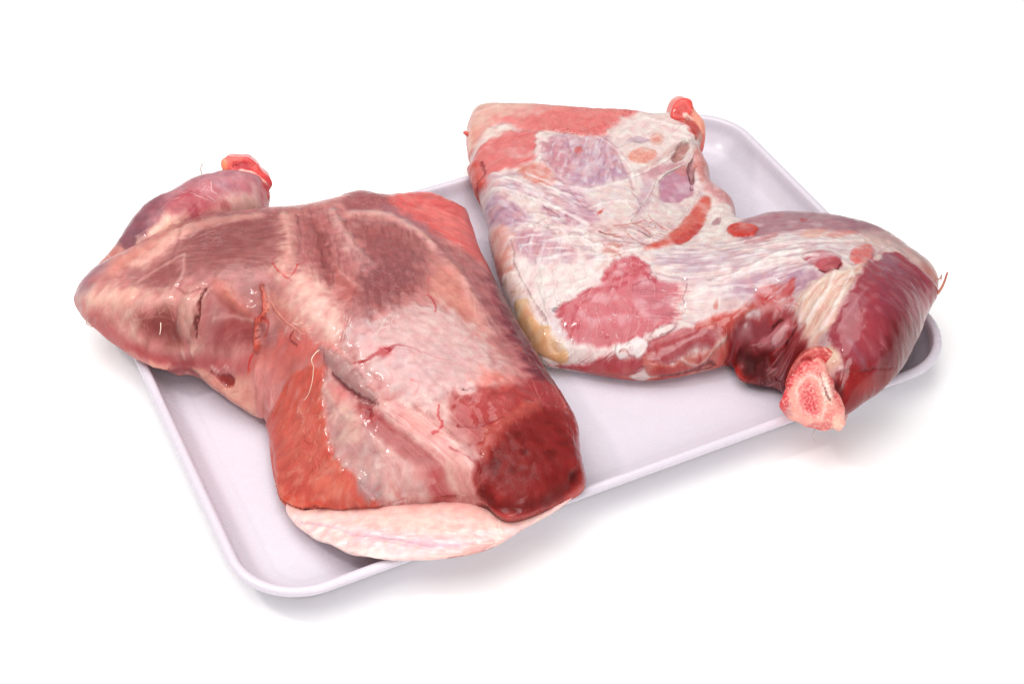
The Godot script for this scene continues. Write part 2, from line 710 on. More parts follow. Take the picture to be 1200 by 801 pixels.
		m.clearcoat_roughness = 0.1
		m.clearcoat_texture = ImageTexture.create_from_image(Image.create_from_data(w, h, false, Image.FORMAT_L8, wet))
		m.subsurf_scatter_enabled = true
		m.subsurf_scatter_strength = 0.07
		m.texture_repeat = false
		return m

# =====================================================================  strands of sinew and hair
func strand(called: String, pts: Array, r0: float, r1: float, col: Color, parent: Node3D) -> void:
	var c := PackedVector3Array()
	for i in pts.size() - 1:
		for k in 8:
			c.append(pts[i].cubic_interpolate(pts[i + 1], pts[maxi(i - 1, 0)], pts[mini(i + 2, pts.size() - 1)], k / 8.0))
	c.append(pts[-1])
	var st := SurfaceTool.new()
	st.begin(Mesh.PRIMITIVE_TRIANGLES)
	st.set_smooth_group(0)
	var side := Vector3.UP
	for i in c.size():
		var d := (c[mini(i + 1, c.size() - 1)] - c[maxi(i - 1, 0)]).normalized()
		var x := d.cross(side if absf(d.dot(side)) < 0.95 else Vector3.RIGHT).normalized()
		var y := x.cross(d)
		var r := lerpf(r0, r1, i / float(c.size() - 1))
		for k in 6:
			var a := k * TAU / 6
			st.add_vertex((c[i] + (x * cos(a) + y * sin(a)) * r) * MM - parent.position)
	for i in c.size() - 1:
		for k in 6:
			var a := i * 6 + k
			var b := i * 6 + (k + 1) % 6
			st.add_index(a); st.add_index(b); st.add_index(a + 6)
			st.add_index(b); st.add_index(b + 6); st.add_index(a + 6)
	for e in [0, (c.size() - 1) * 6]:
		for k in range(1, 5):
			st.add_index(e); st.add_index(e + (k + 1 if e == 0 else k)); st.add_index(e + (k if e == 0 else k + 1))
	st.generate_normals()
	var m := StandardMaterial3D.new()
	m.albedo_color = col
	m.roughness = 0.45
	put(called, st.commit(), m, parent)

# =====================================================================  a sawn bone end: a face outline in its own plane, rounded over and drawn back
func sawn_end(outline: Array, origin: Vector3, face_u: Vector3, face_v: Vector3, deep: float, flare: float, bulge: float, shift: Vector2, parent: Node3D, p: Paint) -> ArrayMesh:
	var fn := face_v.cross(face_u).normalized()
	var o := Meat.closed(Paint.pts(outline), 5)
	var mid := Vector2.ZERO
	for q in o:
		mid += q / o.size()
	var st := SurfaceTool.new()
	st.begin(Mesh.PRIMITIVE_TRIANGLES)
	st.set_smooth_group(0)
	var n := o.size()
	var rings := 26
	var p_hi := Vector2(p.w, p.h) / Paint.S
	for k in rings + 8:
		for i in n:
			var q := o[i]
			var z := 0.0
			var uv := q
			if k < rings:
				var t := k / float(rings)
				uv = mid + (q - mid) * t
				q = uv
				z = bulge * (1.0 - pow(t, 4.0)) + p.relief(uv.x, uv.y)
			else:
				var t := (k - rings) / 7.0
				q = mid + (q - mid) * lerpf(1.0, flare, sqrt(t)) + shift * t
				z = -deep * t - bulge * 0.2 * sqrt(t) + p.relief(uv.x, uv.y) * (1.0 - t)
				uv = mid + (o[i] - mid) * (1.0 + 0.16 * t)
			st.set_uv((uv - p.lo) / p_hi)
			st.add_vertex((origin + face_u * q.x + face_v * q.y + fn * z) * MM - parent.position)
	for k in rings + 7:
		for i in n:
			var a := k * n + i
			var b := k * n + (i + 1) % n
			st.add_index(a); st.add_index(b); st.add_index(a + n)
			st.add_index(b); st.add_index(b + n); st.add_index(a + n)
	st.generate_normals()
	return st.commit()

const OUTER_outline := [
	[-238.2, 2.3, 34.0, 16], [-235.7, -8.1, 36.0, 16], [-228.0, -17.3, 38.0, 18], [-215.6, -23.8, 42.0, 20], [-195.6, -35.0, 48.0, 22], [-171.1, -46.2, 50.0, 22], [-137.8, -52.6, 46.0, 22], [-119.6, -55.3, 44.0, 22],
	[-102.8, -63.3, 44.0, 22], [-94.2, -71.7, 44.0, 22], [-85.3, -73.9, 44.0, 22], [-73.7, -71.4, 42.0, 20], [-61.4, -76.0, 40.0, 18], [-47.6, -80.6, 38.0, 16], [-36.0, -76.1, 36.0, 14], [-27.4, -74.7, 34.0, 14],
	[-23.4, -62.1, 32.0, 16], [-17.3, -38.1, 30.0, 18], [-7.0, -11.0, 28.0, 20], [2.6, 14.9, 28.0, 20], [12.2, 37.7, 28.0, 20], [19.4, 56.9, 28.0, 20], [28.5, 76.9, 28.0, 20], [33.6, 93.8, 28.0, 18],
	[34.3, 111.6, 28.0, 16], [36.5, 127.0, 26.0, 14], [34.1, 137.4, 27.0, 12], [24.5, 144.8, 28.0, 10], [9.7, 154.9, 31.0, 10], [-4.1, 158.5, 33.0, 10], [-17.9, 146.2, 33.0, 10], [-41.5, 144.0, 32.0, 10],
	[-70.0, 144.5, 27.0, 10], [-88.9, 139.6, 20.0, 10], [-108.4, 134.7, 13.0, 12], [-116.6, 125.8, 11.0, 12], [-120.1, 109.3, 10.0, 12], [-124.1, 88.4, 10.0, 12], [-127.5, 72.1, 11.0, 11], [-134.6, 69.3, 13.0, 12],
	[-146.1, 62.2, 16.0, 15], [-156.5, 54.9, 19.0, 20], [-171.9, 44.1, 23.0, 25], [-184.3, 47.6, 25.0, 26], [-198.9, 41.7, 26.0, 25], [-214.5, 29.5, 27.0, 22], [-227.2, 18.1, 29.0, 18], [-233.6, 11.4, 31.0, 16],
]
const OUTER_tops := [
	[-219.4, 11.4, 45], [-196.0, 5.5, 55], [-169.5, -7.5, 62], [-138.1, -17.1, 66], [-102.0, -25.9, 66], [-75.1, -37.0, 62], [-47.6, -47.1, 54], [-31.1, -48.3, 47],
	[-202.9, 28.7, 44], [-181.1, 36.3, 46], [-155.4, 32.0, 60], [-124.4, 25.3, 66], [-89.3, 16.3, 70], [-58.3, 12.7, 67], [-31.7, 13.7, 56], [-13.4, 36.3, 46],
	[-170.1, 45.5, 35], [-152.4, 48.7, 30], [-133.1, 55.0, 36], [-132.3, 45.2, 54], [-112.8, 61.5, 57], [-85.6, 70.1, 65], [-55.6, 70.1, 65], [-25.8, 73.0, 56],
	[0.0, 77.1, 48], [21.2, 101.5, 42], [-116.0, 74.3, 27], [-94.2, 87.4, 46], [-66.8, 104.6, 57], [-41.5, 113.3, 54], [-12.5, 115.2, 50], [8.2, 128.6, 46],
	[24.7, 134.3, 40], [-111.4, 112.9, 17], [-92.4, 127.0, 26], [-70.2, 136.2, 36], [-49.1, 147.2, 36], [-16.2, 152.7, 39], [4.1, 154.5, 38],
]

const SHANK_outline := [
	[-232.2, -17.7, 34.0, 14], [-222.4, -37.2, 32.0, 16], [-217.7, -52.0, 32.0, 18], [-208.3, -67.5, 32.0, 20], [-198.5, -73.1, 32.0, 22], [-192.0, -80.2, 32.0, 22], [-187.2, -91.1, 32.0, 20], [-178.4, -88.3, 32.0, 18],
	[-169.3, -92.5, 32.0, 16], [-161.7, -94.6, 32.0, 14], [-156.3, -93.8, 32.0, 12], [-145.6, -100.1, 32.0, 10], [-142.0, -91.1, 32.0, 9], [-143.4, -74.0, 34.0, 10], [-154.0, -62.4, 36.0, 14], [-170.9, -43.4, 38.0, 16],
	[-193.1, -27.9, 38.0, 18], [-212.2, -17.0, 36.0, 16],
]
const SHANK_tops := [
	[-220.0, -15.6, 42], [-204.3, -30.5, 54], [-189.1, -43.0, 59], [-171.1, -52.0, 61], [-153.4, -60.8, 59], [-144.8, -63.6, 52], [-173.3, -30.7, 58], [-195.1, -17.2, 54],
]

const FAT_outline := [
	[-111.8, 133.6, 12.0, 8], [-107.7, 143.0, 12.0, 9], [-99.5, 151.9, 13.0, 12], [-81.4, 167.1, 19.0, 14], [-64.3, 176.1, 24.0, 9], [-40.2, 177.3, 24.0, 9], [-22.2, 174.7, 24.0, 9], [-8.9, 170.2, 25.0, 9],
	[6.4, 159.2, 26.0, 8], [18.3, 151.4, 27.0, 7], [28.0, 143.2, 28.0, 7], [29.4, 137.1, 28.0, 6], [23.0, 129.8, 28.0, 8], [-16.6, 136.2, 30.0, 8], [-66.9, 132.7, 26.0, 8], [-106.3, 124.6, 14.0, 6],
]
const FAT_tops := [
	[-104.9, 139.9, 14], [-91.1, 150.4, 18], [-73.7, 156.2, 24], [-60.7, 166.9, 26], [-40.3, 170.0, 27], [-41.0, 153.4, 27], [-16.2, 162.5, 28], [4.1, 158.1, 28],
	[20.6, 147.7, 28], [-70.7, 139.2, 24], [-16.6, 141.9, 27], [-96.9, 134.0, 15],
]

const INNER_outline := [
	[-27.7, -149.0, 30.0, 10], [-25.2, -165.4, 34.0, 10], [-20.3, -173.5, 36.0, 10], [-5.2, -170.6, 38.0, 10], [20.8, -165.6, 40.0, 11], [46.7, -159.0, 42.0, 11], [69.9, -155.4, 42.0, 11], [85.2, -149.9, 44.0, 11],
	[97.2, -150.1, 46.0, 10], [106.7, -149.3, 46.0, 10], [113.7, -146.3, 44.0, 9], [116.5, -142.3, 43.0, 9], [112.8, -124.6, 38.0, 9], [116.7, -112.4, 34.0, 10], [118.7, -96.6, 30.0, 11], [129.5, -85.1, 28.0, 12],
	[130.2, -62.5, 32.0, 13], [147.0, -65.5, 36.0, 18], [170.2, -61.4, 36.0, 20], [191.7, -52.7, 36.0, 20], [210.3, -41.9, 36.0, 20], [223.0, -25.3, 36.0, 18], [232.4, -12.2, 38.0, 16], [230.5, 2.8, 40.0, 16],
	[220.9, 21.1, 40.0, 20], [213.0, 39.5, 40.0, 22], [198.0, 64.9, 38.0, 22], [182.4, 78.9, 36.0, 20], [165.6, 89.4, 34.0, 15], [153.0, 82.2, 28.0, 12], [145.7, 68.4, 22.0, 12], [141.7, 48.9, 16.0, 10],
	[131.9, 44.3, 11.0, 9], [122.9, 40.6, 10.0, 9], [118.3, 29.0, 13.0, 8], [109.1, 31.9, 13.0, 9], [89.1, 38.3, 12.0, 10], [66.4, 40.8, 12.0, 10], [41.7, 35.4, 12.0, 10], [25.7, 30.8, 11.0, 10],
	[18.9, 29.8, 11.0, 9], [12.5, 18.1, 11.0, 10], [3.3, -4.1, 13.0, 10], [-4.3, -25.9, 16.0, 10], [-10.4, -52.2, 19.0, 10], [-15.8, -85.6, 24.0, 10], [-23.5, -118.4, 27.0, 10],
]
const INNER_tops := [
	[-12.9, -150.2, 45], [20.6, -144.5, 49], [61.2, -135.8, 52], [96.6, -133.0, 54], [107.1, -121.3, 50], [-17.7, -107.9, 38], [10.0, -102.9, 48], [49.6, -98.8, 51],
	[89.1, -93.3, 49], [0.0, -53.1, 37], [28.8, -50.8, 45], [66.9, -47.0, 48], [107.2, -64.8, 40], [7.1, -17.8, 29], [42.1, -8.5, 37], [78.8, -6.3, 45],
	[112.7, -24.5, 48], [13.0, 15.6, 21], [36.7, 23.2, 28], [63.9, 26.5, 31], [100.4, 17.2, 41], [23.0, 29.5, 15], [45.8, 35.6, 17], [68.3, 40.7, 18],
	[95.4, 40.2, 22], [111.5, 35.7, 24], [127.6, 5.5, 55], [152.4, -15.9, 61], [182.3, -3.8, 65], [207.8, 11.4, 60], [218.9, 18.3, 54], [146.5, 32.0, 60],
	[174.5, 43.4, 70], [195.4, 55.1, 63], [122.5, 20.6, 44], [138.4, 28.6, 36], [144.7, 45.2, 42], [162.2, 77.3, 60], [184.5, 77.2, 54], [128.3, 32.7, 18],
	[137.4, 50.1, 22], [148.6, 68.8, 40], [167.6, 86.4, 42],
]

func paint_outer(a: Paint) -> void:
	a.area("b8827e", 0.5, 14, 5, 0, -1, [-206.9, -3.7, -164.3, -37.5, -122.5, -42.9, -98.8, 9.2, -119.2, 32.5, -159.8, 25.8, -190.0, 16.0])
	a.area("9c615c", 0.9, 7, 4, 0.3, -1, [-180.3, -37.2, -158.6, -37.6, -131.9, -35.2, -116.8, -35.3, -116.6, -11.0, -118.0, 8.0, -128.9, 15.4, -145.2, 18.8, -162.0, 16.0, -174.0, 12.0, -180.9, -5.3, -186.0, -18.0])
	a.area("8f5450", 0.6, 6, 4, 0, -1, [-170.6, -21.9, -151.2, -28.0, -133.2, -23.0, -133.7, 0.2, -152.7, 5.3, -165.8, -1.9])
	a.area("a8706a", 0.8, 5, 3, 0, -1, [-205.4, 0.3, -192.8, -5.8, -181.6, -9.7, -174.0, 4.0, -174.5, 17.6, -182.0, 22.0, -194.0, 16.0, -205.1, 9.2])
	a.area("93504c", 0.7, 4, 3, 0, -1, [-194.8, 7.0, -184.5, -0.8, -178.0, 4.0, -178.0, 18.0, -186.9, 16.9])
	a.area("d8a090", 0.8, 5, 2, 0, -1, [-202.0, -6.0, -185.0, -18.4, -179.1, -27.3, -175.3, -23.5, -179.8, -13.5, -194.0, 2.0])
	a.area("e09a86", 0.8, 5, 3, 0, -1, [-222.0, -4.0, -212.2, -10.7, -197.5, -16.8, -187.2, -25.0, -182.8, -21.7, -195.2, -9.0, -212.0, 0.0])
	a.area("dfae9a", 0.9, 6, 3, 0.6, -1, [-236.6, 3.1, -224.0, 4.0, -208.0, 12.0, -194.0, 18.0, -177.2, 22.4, -164.0, 24.0, -160.0, 28.0, -164.0, 32.0, -177.8, 27.1, -192.1, 26.1, -206.0, 20.0, -222.0, 14.0])
	a.area("f0c4a8", 0.7, 5, 3, 0.3, -1, [-224.0, 8.0, -212.0, 12.0, -198.0, 18.0, -202.0, 20.0, -216.0, 14.0])
	a.area("ea9078", 0.5, 4, 3, 0, -1, [-208.0, 14.0, -202.0, 16.0, -200.0, 20.0, -206.0, 18.0])
	a.area("8a7688", 0.5, 5, 2, 0, -1, [-237.4, 0.1, -230.1, -7.2, -221.1, -12.7, -217.3, -5.1, -224.0, 0.0, -226.0, 6.0])
	a.area("c0a09c", 0.5, 4, 2, 0, -1, [-236.0, 4.0, -230.0, 4.0, -228.0, 10.0, -234.0, 12.0])
	a.area("9a5a52", 0.9, 6, 4, 0, -1, [-202.0, 22.0, -187.2, 25.5, -171.6, 27.9, -162.0, 34.0, -164.6, 36.9, -181.3, 37.1, -190.0, 34.0, -200.0, 28.0])
	a.area("7f3a34", 0.85, 6, 4, -0.4, -1, [-192.0, 28.0, -186.0, 28.0, -178.0, 30.0, -174.0, 34.8, -184.4, 36.2, -190.0, 32.0])
	a.area("d2a896", 0.7, 4, 3, 0.3, -1, [-216.0, 16.0, -206.0, 20.0, -196.0, 28.0, -193.4, 34.2, -200.0, 32.0, -212.0, 24.0, -218.0, 18.0])
	a.area("e0b4a4", 0.6, 4, 3, 0, -1, [-206.0, 26.0, -196.0, 30.0, -190.0, 36.4, -196.0, 34.0, -204.0, 30.0])
	a.area("b04a4a", 0.6, 4, 2, 0, -1, [-226.0, 14.0, -216.0, 16.0, -212.0, 20.0, -200.0, 32.0, -194.0, 36.0, -202.9, 36.7, -220.0, 27.3])
	a.area("b04c4c", 0.85, 4, 2, 0, -1, [-202.0, 32.0, -184.6, 40.2, -164.0, 40.0, -146.0, 48.0, -134.0, 54.0, -134.0, 56.0, -150.0, 50.0, -164.3, 44.8, -182.0, 46.0, -194.0, 40.0])
	a.area("e4b2a0", 0.9, 3, 2, 0.7, -1, [-182.8, 37.8, -162.0, 38.0, -148.0, 44.0, -134.0, 50.0, -132.0, 52.0, -149.0, 44.3, -164.0, 40.0, -182.0, 38.0])
	a.area("e8ae96", 0.9, 3, 2, 0.4, -1, [-190.1, 43.0, -178.0, 46.0, -163.3, 46.5, -150.0, 52.0, -138.6, 57.5, -130.0, 64.0, -131.4, 75.6, -143.1, 70.8, -158.7, 61.8, -174.8, 57.4, -187.6, 52.8])
	a.fibres(["f2c8b0", "d88070", "e09a88"], 0.5, 110, 9, 0.6, 0.94, 0.33, 0.2, 0.12, [-190.1, 43.0, -178.0, 46.0, -163.3, 46.5, -150.0, 52.0, -138.6, 57.5, -130.0, 64.0, -131.4, 75.6, -143.1, 70.8, -158.7, 61.8, -174.8, 57.4, -187.6, 52.8])
	a.area("8a2420", 0.9, 1.5, 0.8, -1.2, -1, [-156.0, 48.0, -152.0, 50.0, -146.0, 52.0, -143.6, 56.0, -150.0, 54.0, -154.0, 50.0])
	a.area("f0d0c4", 0.8, 1.2, 0.6, 0.4, -1, [-156.0, 46.0, -148.0, 50.0, -143.7, 53.3, -148.2, 48.3, -152.6, 49.4])
	a.area("a8645f", 0.85, 5, 3, 0.2, -1, [-160.0, 28.0, -152.0, 26.0, -142.0, 32.0, -130.0, 40.0, -132.0, 50.0, -146.0, 44.0, -156.0, 40.0, -161.3, 35.9])
	a.area("943a3a", 0.8, 6, 3, -0.5, -1, [-152.1, 38.1, -142.0, 38.0, -132.0, 44.0, -134.0, 48.0, -146.6, 43.6, -153.1, 40.1])
	a.area("c0908a", 0.6, 4, 2, 0, -1, [-158.0, 32.0, -150.0, 34.0, -146.0, 36.0, -152.1, 38.1, -158.0, 34.0])
	a.area("cc7a68", 0.85, 4, 2, 0.8, -1, [-156.0, 22.0, -150.0, 24.0, -140.0, 32.0, -134.0, 40.0, -136.0, 42.0, -146.0, 34.0, -154.0, 28.0])
	a.area("a04a46", 0.7, 3, 2, -0.6, -1, [-150.0, 32.0, -140.0, 38.0, -132.0, 44.0, -134.0, 44.0, -144.0, 38.0, -151.3, 32.4])
	a.area("dcb09e", 0.85, 3, 2, 0.8, -1, [-172.0, 26.0, -162.0, 26.0, -160.5, 28.4, -163.4, 30.1, -168.0, 34.0, -173.8, 32.9, -176.0, 28.0])
	a.stroke("7c2826", 0.95, 2.2, 1.0, 0.7, 0.2, -1.5, -1, [-160.3, 25.8, -162.0, 28.0, -162.3, 32.3, -164.0, 32.0, -163.3, 35.9])
	a.stroke("a0645c", 0.7, 1.0, 0.8, 0.5, 0.2, -0.6, -1, [-178.0, 20.0, -170.0, 24.0, -164.0, 24.0, -160.0, 26.0])
	a.area("a26864", 0.8, 5, 3, 0, -1, [-144.0, 26.0, -130.0, 24.0, -119.6, 28.1, -116.0, 38.0, -118.0, 44.0, -126.0, 44.0, -136.0, 36.0])
	a.area("c67a6a", 0.75, 5, 3, 0, -1, [-128.0, 32.0, -118.0, 38.0, -108.0, 50.0, -102.0, 58.0, -108.0, 58.0, -118.0, 50.0, -126.0, 40.0])
	a.area("8e5a58", 0.7, 4, 3, -0.4, -1, [-124.0, 48.0, -110.0, 58.0, -106.0, 62.0, -114.0, 62.0, -128.0, 54.0, -130.0, 50.0])
	a.area("d8a494", 0.9, 6, 3, 0.5, -1, [-126.3, -27.6, -120.4, -33.8, -116.4, -22.1, -114.5, 5.7, -116.0, 20.0, -126.0, 22.0, -123.3, 8.1, -123.1, -7.1])
	a.area("d8ac9a", 0.9, 9, 4, 0.4, -1, [-120.3, 19.9, -110.0, 20.0, -99.1, 26.0, -93.1, 45.0, -87.1, 57.2, -84.0, 68.0, -90.0, 72.0, -98.0, 66.0, -106.0, 56.0, -114.0, 44.0, -119.2, 32.5])
	a.area("e6c6b2", 0.7, 8, 4, 0, -1, [-108.0, 36.0, -98.8, 39.4, -92.0, 54.0, -90.0, 64.0, -96.6, 62.1, -104.0, 52.0])
	a.area("e8a890", 0.5, 5, 3, 0, -1, [-111.4, 29.1, -105.0, 29.3, -102.4, 39.8, -108.0, 40.0])
	a.area("ae6a64", 0.9, 6, 3, 0.2, -1, [-116.7, -34.1, -104.0, -40.0, -95.6, -37.1, -90.0, -16.0, -85.4, 8.8, -86.0, 32.0, -90.9, 39.3, -97.0, 29.1, -103.5, 16.7, -111.0, 13.2, -114.8, -6.8])
	a.area("8e4440", 0.8, 2.4, 1.5, -0.8, -1, [-104.4, -22.2, -101.0, -15.4, -96.0, 10.0, -92.3, 32.4, -94.9, 33.6, -99.3, 13.9, -103.1, -3.5])
	a.fibres(["c48a82", "9a5450", "d4a096"], 0.3, 70, 16, 0.9, 0.15, 0.99, 0.12, 0.05, [-116.7, -34.1, -104.0, -40.0, -95.6, -37.1, -90.0, -16.0, -85.4, 8.8, -86.0, 32.0, -90.9, 39.3, -97.0, 29.1, -103.5, 16.7, -111.0, 13.2, -114.8, -6.8])
	a.area("d0a098", 0.85, 4, 2, 0.7, -1, [-101.1, -36.6, -94.4, -33.6, -88.0, -11.3, -79.4, 5.1, -71.2, 20.5, -74.3, 25.7, -84.2, 12.0, -92.0, -4.0, -98.0, -25.5])
	a.area("a0605c", 0.92, 7, 4, 0.4, -1, [-91.0, -26.8, -76.0, -29.0, -58.8, -27.5, -47.1, -14.5, -45.1, 12.2, -50.3, 33.7, -64.0, 54.0, -76.0, 62.0, -84.0, 52.0, -82.6, 32.6, -76.0, 28.0, -71.3, 18.9, -79.8, 0.0, -87.3, -14.7])
	a.area("8c504f", 0.7, 7, 4, 0, -1, [-75.4, 22.7, -60.0, 14.0, -52.5, 24.9, -60.0, 44.0, -72.0, 54.0, -78.0, 46.0])
	a.area("aa5a54", 0.6, 6, 3, 0, -1, [-80.0, -18.0, -62.0, -20.7, -55.5, -1.1, -66.5, 9.8, -77.1, -0.3])
	a.area("b5655c", 0.8, 5, 3, 0, -1, [-95.0, 21.7, -85.0, 25.0, -78.7, 39.3, -82.0, 52.0, -88.8, 43.2])
	a.area("9e5a5a", 0.9, 5, 3, 0, -1, [-92.7, -49.4, -85.3, -64.0, -70.6, -59.2, -65.6, -49.2, -75.3, -40.7, -87.0, -34.6, -92.0, -39.5])
	a.area("96606a", 0.6, 5, 3, 0, -1, [-75.7, -46.2, -57.0, -46.9, -37.6, -29.2, -42.0, -20.0, -60.8, -30.4])
	a.stroke("dab2a6", 0.85, 5, 10, 3, 0.4, 1.0, -1, [-88.0, -33.5, -75.1, -37.0, -62.8, -33.4, -50.3, -24.0, -38.7, -10.2, -27.4, 6.2, -18.0, 24.0, -10.0, 44.0])
	a.stroke("ecc8b8", 0.5, 3, 5, 2, 0.3, 0.3, -1, [-60.8, -30.4, -46.4, -18.6, -34.9, -3.7, -24.0, 14.0])
	a.area("de6660", 0.95, 6, 4, 0.2, -1, [-68.4, -61.1, -57.0, -71.9, -43.9, -76.6, -30.5, -75.2, -22.4, -72.6, -16.4, -41.1, -12.7, -21.5, -20.0, -13.9, -28.0, -20.0, -39.4, -28.1, -53.8, -39.0, -64.5, -47.7])
	a.area("ee8a80", 0.6, 5, 4, 0, -1, [-60.0, -58.0, -43.3, -58.9, -32.0, -55.4, -21.3, -45.7, -30.0, -34.7, -45.5, -41.3])
	a.fibres(["c84c4c", "f0a094", "a83c40"], 0.5, 90, 12, 0.6, 0.95, 0.32, 0.22, 0.08, [-68.4, -61.1, -57.0, -71.9, -43.9, -76.6, -30.5, -75.2, -22.4, -72.6, -16.4, -41.1, -12.7, -21.5, -20.0, -13.9, -28.0, -20.0, -39.4, -28.1, -53.8, -39.0, -64.5, -47.7])
	a.area("a86c6a", 0.85, 6, 4, 0, -1, [-42.9, -22.4, -28.0, -16.0, -18.9, -6.0, -10.0, 14.0, -2.0, 39.1, 4.0, 60.0, 0.0, 66.0, -8.8, 48.8, -17.1, 26.8, -27.3, 7.7, -38.6, -6.7])
	a.area("8e3a44", 0.85, 6, 3, 0, -1, [-18.6, -33.4, -12.7, -28.9, -4.8, 2.6, 1.2, 37.0, 13.8, 64.1, 14.0, 76.0, 8.0, 74.0, 0.0, 50.0, -10.0, 26.0, -16.0, 8.7])
	a.area("6c2430", 0.7, 5, 2, 0, -1, [-15.8, -32.3, -7.3, -19.2, 4.5, 17.3, 13.2, 51.3, 18.4, 71.8, 10.0, 72.0, -2.3, 43.2, -10.0, 13.7])
	a.area("df947e", 0.7, 9, 4, 0, -1, [-38.3, 3.4, -31.0, 3.8, -24.4, 18.9, -18.0, 40.0, -13.1, 60.3, -19.0, 70.3, -27.2, 52.8, -35.6, 31.1, -41.2, 20.5])
	a.area("e4a692", 0.5, 6, 4, 0, -1, [-41.3, 19.1, -32.4, 18.2, -28.5, 32.3, -36.0, 42.0, -42.5, 33.8])
	a.area("d9bab2", 0.95, 10, 5, 0.5, -1, [-84.0, 70.0, -70.0, 62.0, -56.6, 48.4, -42.4, 37.8, -26.0, 40.0, -14.9, 55.0, -5.2, 70.4, -4.0, 90.0, -14.0, 104.0, -26.0, 102.0, -38.0, 106.0, -52.0, 106.0, -64.0, 98.0, -76.0, 84.0])
	a.area("cdb0b0", 0.7, 8, 5, 0, -1, [-64.0, 82.0, -43.0, 66.9, -26.0, 68.0, -22.0, 88.0, -34.0, 100.0, -52.8, 99.0])
	a.area("c8a8a8", 0.5, 8, 5, 0, -1, [-82.0, 62.0, -64.7, 56.8, -56.0, 60.0, -68.0, 72.0, -80.0, 72.0])
	a.area("e6cabc", 0.6, 6, 4, 0, -1, [-44.0, 50.0, -30.8, 44.9, -21.0, 56.7, -30.0, 68.0, -40.0, 64.0])
	a.area("ecd6c8", 0.7, 5, 3, 0, -1, [-50.0, 100.0, -34.0, 104.0, -23.2, 97.6, -18.0, 102.0, -30.0, 112.0, -42.0, 114.0])
	a.area("ee9484", 0.85, 7, 5, 0.3, -1, [-18.0, 80.0, -6.9, 76.7, 2.6, 84.0, 5.1, 92.1, -6.0, 98.0, -16.0, 100.0, -21.2, 91.5])
	a.area("e07468", 0.6, 4, 4, 0, -1, [-12.0, 82.0, 0.0, 82.0, 2.6, 89.2, -8.0, 92.0])
	a.mottle(11, 0.98, -0.19, 1.4, -0.1, 0.6)
	a.area("e8d4cc", 0.5, 8, 3, 0, -1, [-84.0, 70.0, -56.6, 48.4, -26.0, 40.0, -5.2, 70.4, -14.0, 104.0, -52.0, 106.0, -76.0, 84.0])
	a.area("d49a94", 0.4, 8, 3, 0, -1, [-84.0, 70.0, -56.6, 48.4, -26.0, 40.0, -5.2, 70.4, -14.0, 104.0, -52.0, 106.0, -76.0, 84.0])
	a.plain()
	a.area("c8685c", 0.8, 6, 4, 0, -1, [-134.0, 52.0, -118.0, 56.0, -104.0, 64.0, -92.0, 72.0, -92.0, 80.0, -104.0, 72.0, -116.0, 70.0, -126.0, 62.0, -134.0, 56.0])
	a.area("d2645a", 0.8, 4, 3, 0, -1, [-118.0, 52.0, -106.0, 60.0, -94.0, 68.0, -86.0, 76.0, -94.0, 74.0, -108.5, 64.0, -120.0, 56.0])
	a.area("d98c82", 0.95, 3, 2, 0.8, -1, [-132.1, 57.6, -124.0, 62.0, -118.6, 70.9, -116.7, 75.9, -120.0, 76.0, -127.9, 76.5, -132.0, 70.0, -132.0, 64.0])
	a.fibres(["e8b0a4", "c87068", "f0c4b8"], 0.5, 60, 8, 0.5, 0.25, 0.97, 0.5, 0.12, [-132.1, 57.6, -124.0, 62.0, -118.6, 70.9, -116.7, 75.9, -120.0, 76.0, -127.9, 76.5, -132.0, 70.0, -132.0, 64.0])
	a.area("cd5b49", 0.97, 2, 1.2, 0.7, 0.3, [-118.0, 74.0, -116.0, 70.0, -110.0, 70.0, -102.0, 72.0, -94.0, 78.0, -94.0, 88.0, -92.0, 98.0, -90.0, 110.0, -84.0, 124.0, -76.0, 132.0, -68.4, 140.0, -62.0, 146.0, -60.0, 157.0, -66.1, 163.7, -92.1, 152.9, -111.8, 140.0, -123.0, 125.3, -128.7, 88.7, -132.6, 76.9, -122.7, 76.8])
	a.area("d8705c", 0.6, 8, 5, 0, -1, [-116.0, 86.0, -106.0, 86.0, -98.0, 100.0, -94.0, 118.0, -106.0, 120.0, -114.0, 106.0])
	a.area("b8483c", 0.5, 6, 5, 0, -1, [-112.0, 108.0, -102.0, 118.0, -98.0, 130.0, -108.0, 126.0, -115.6, 113.5])
	a.area("e28068", 0.7, 5, 4, 0, -1, [-102.0, 118.0, -84.0, 128.0, -74.0, 138.0, -88.0, 134.0, -98.0, 126.0])
	a.area("e0553c", 0.6, 4, 3, 0, -1, [-113.0, 125.3, -96.0, 134.0, -74.0, 144.0, -63.5, 152.7, -74.4, 159.1, -96.3, 146.7, -113.2, 134.0])
	a.mottle(6, 0.05, 1.00, 1.5, -0.1, 0.6)
	a.area("b04436", 0.22, 4, 2, -0.1, -1, [-118.0, 74.0, -116.0, 70.0, -110.0, 70.0, -102.0, 72.0, -94.0, 78.0, -94.0, 88.0, -92.0, 98.0, -90.0, 110.0, -84.0, 124.0, -76.0, 132.0, -68.4, 140.0, -62.0, 146.0, -60.0, 157.0, -66.1, 163.7, -92.1, 152.9, -111.8, 140.0, -123.0, 125.3, -128.7, 88.7, -132.6, 76.9, -122.7, 76.8])
	a.area("e89880", 0.45, 4, 2, 0.15, -1, [-114.0, 106.0, -84.0, 126.0, -61.9, 152.9, -92.1, 150.1, -115.7, 132.6])
	a.plain()
	a.fibres(["f0b8a0", "e89a84"], 0.6, 60, 3, 0.5, 0.24, 0.97, 1.2, 0.1, [-108.0, 72.0, -94.0, 80.0, -92.0, 104.0, -96.0, 110.0, -107.1, 93.9])
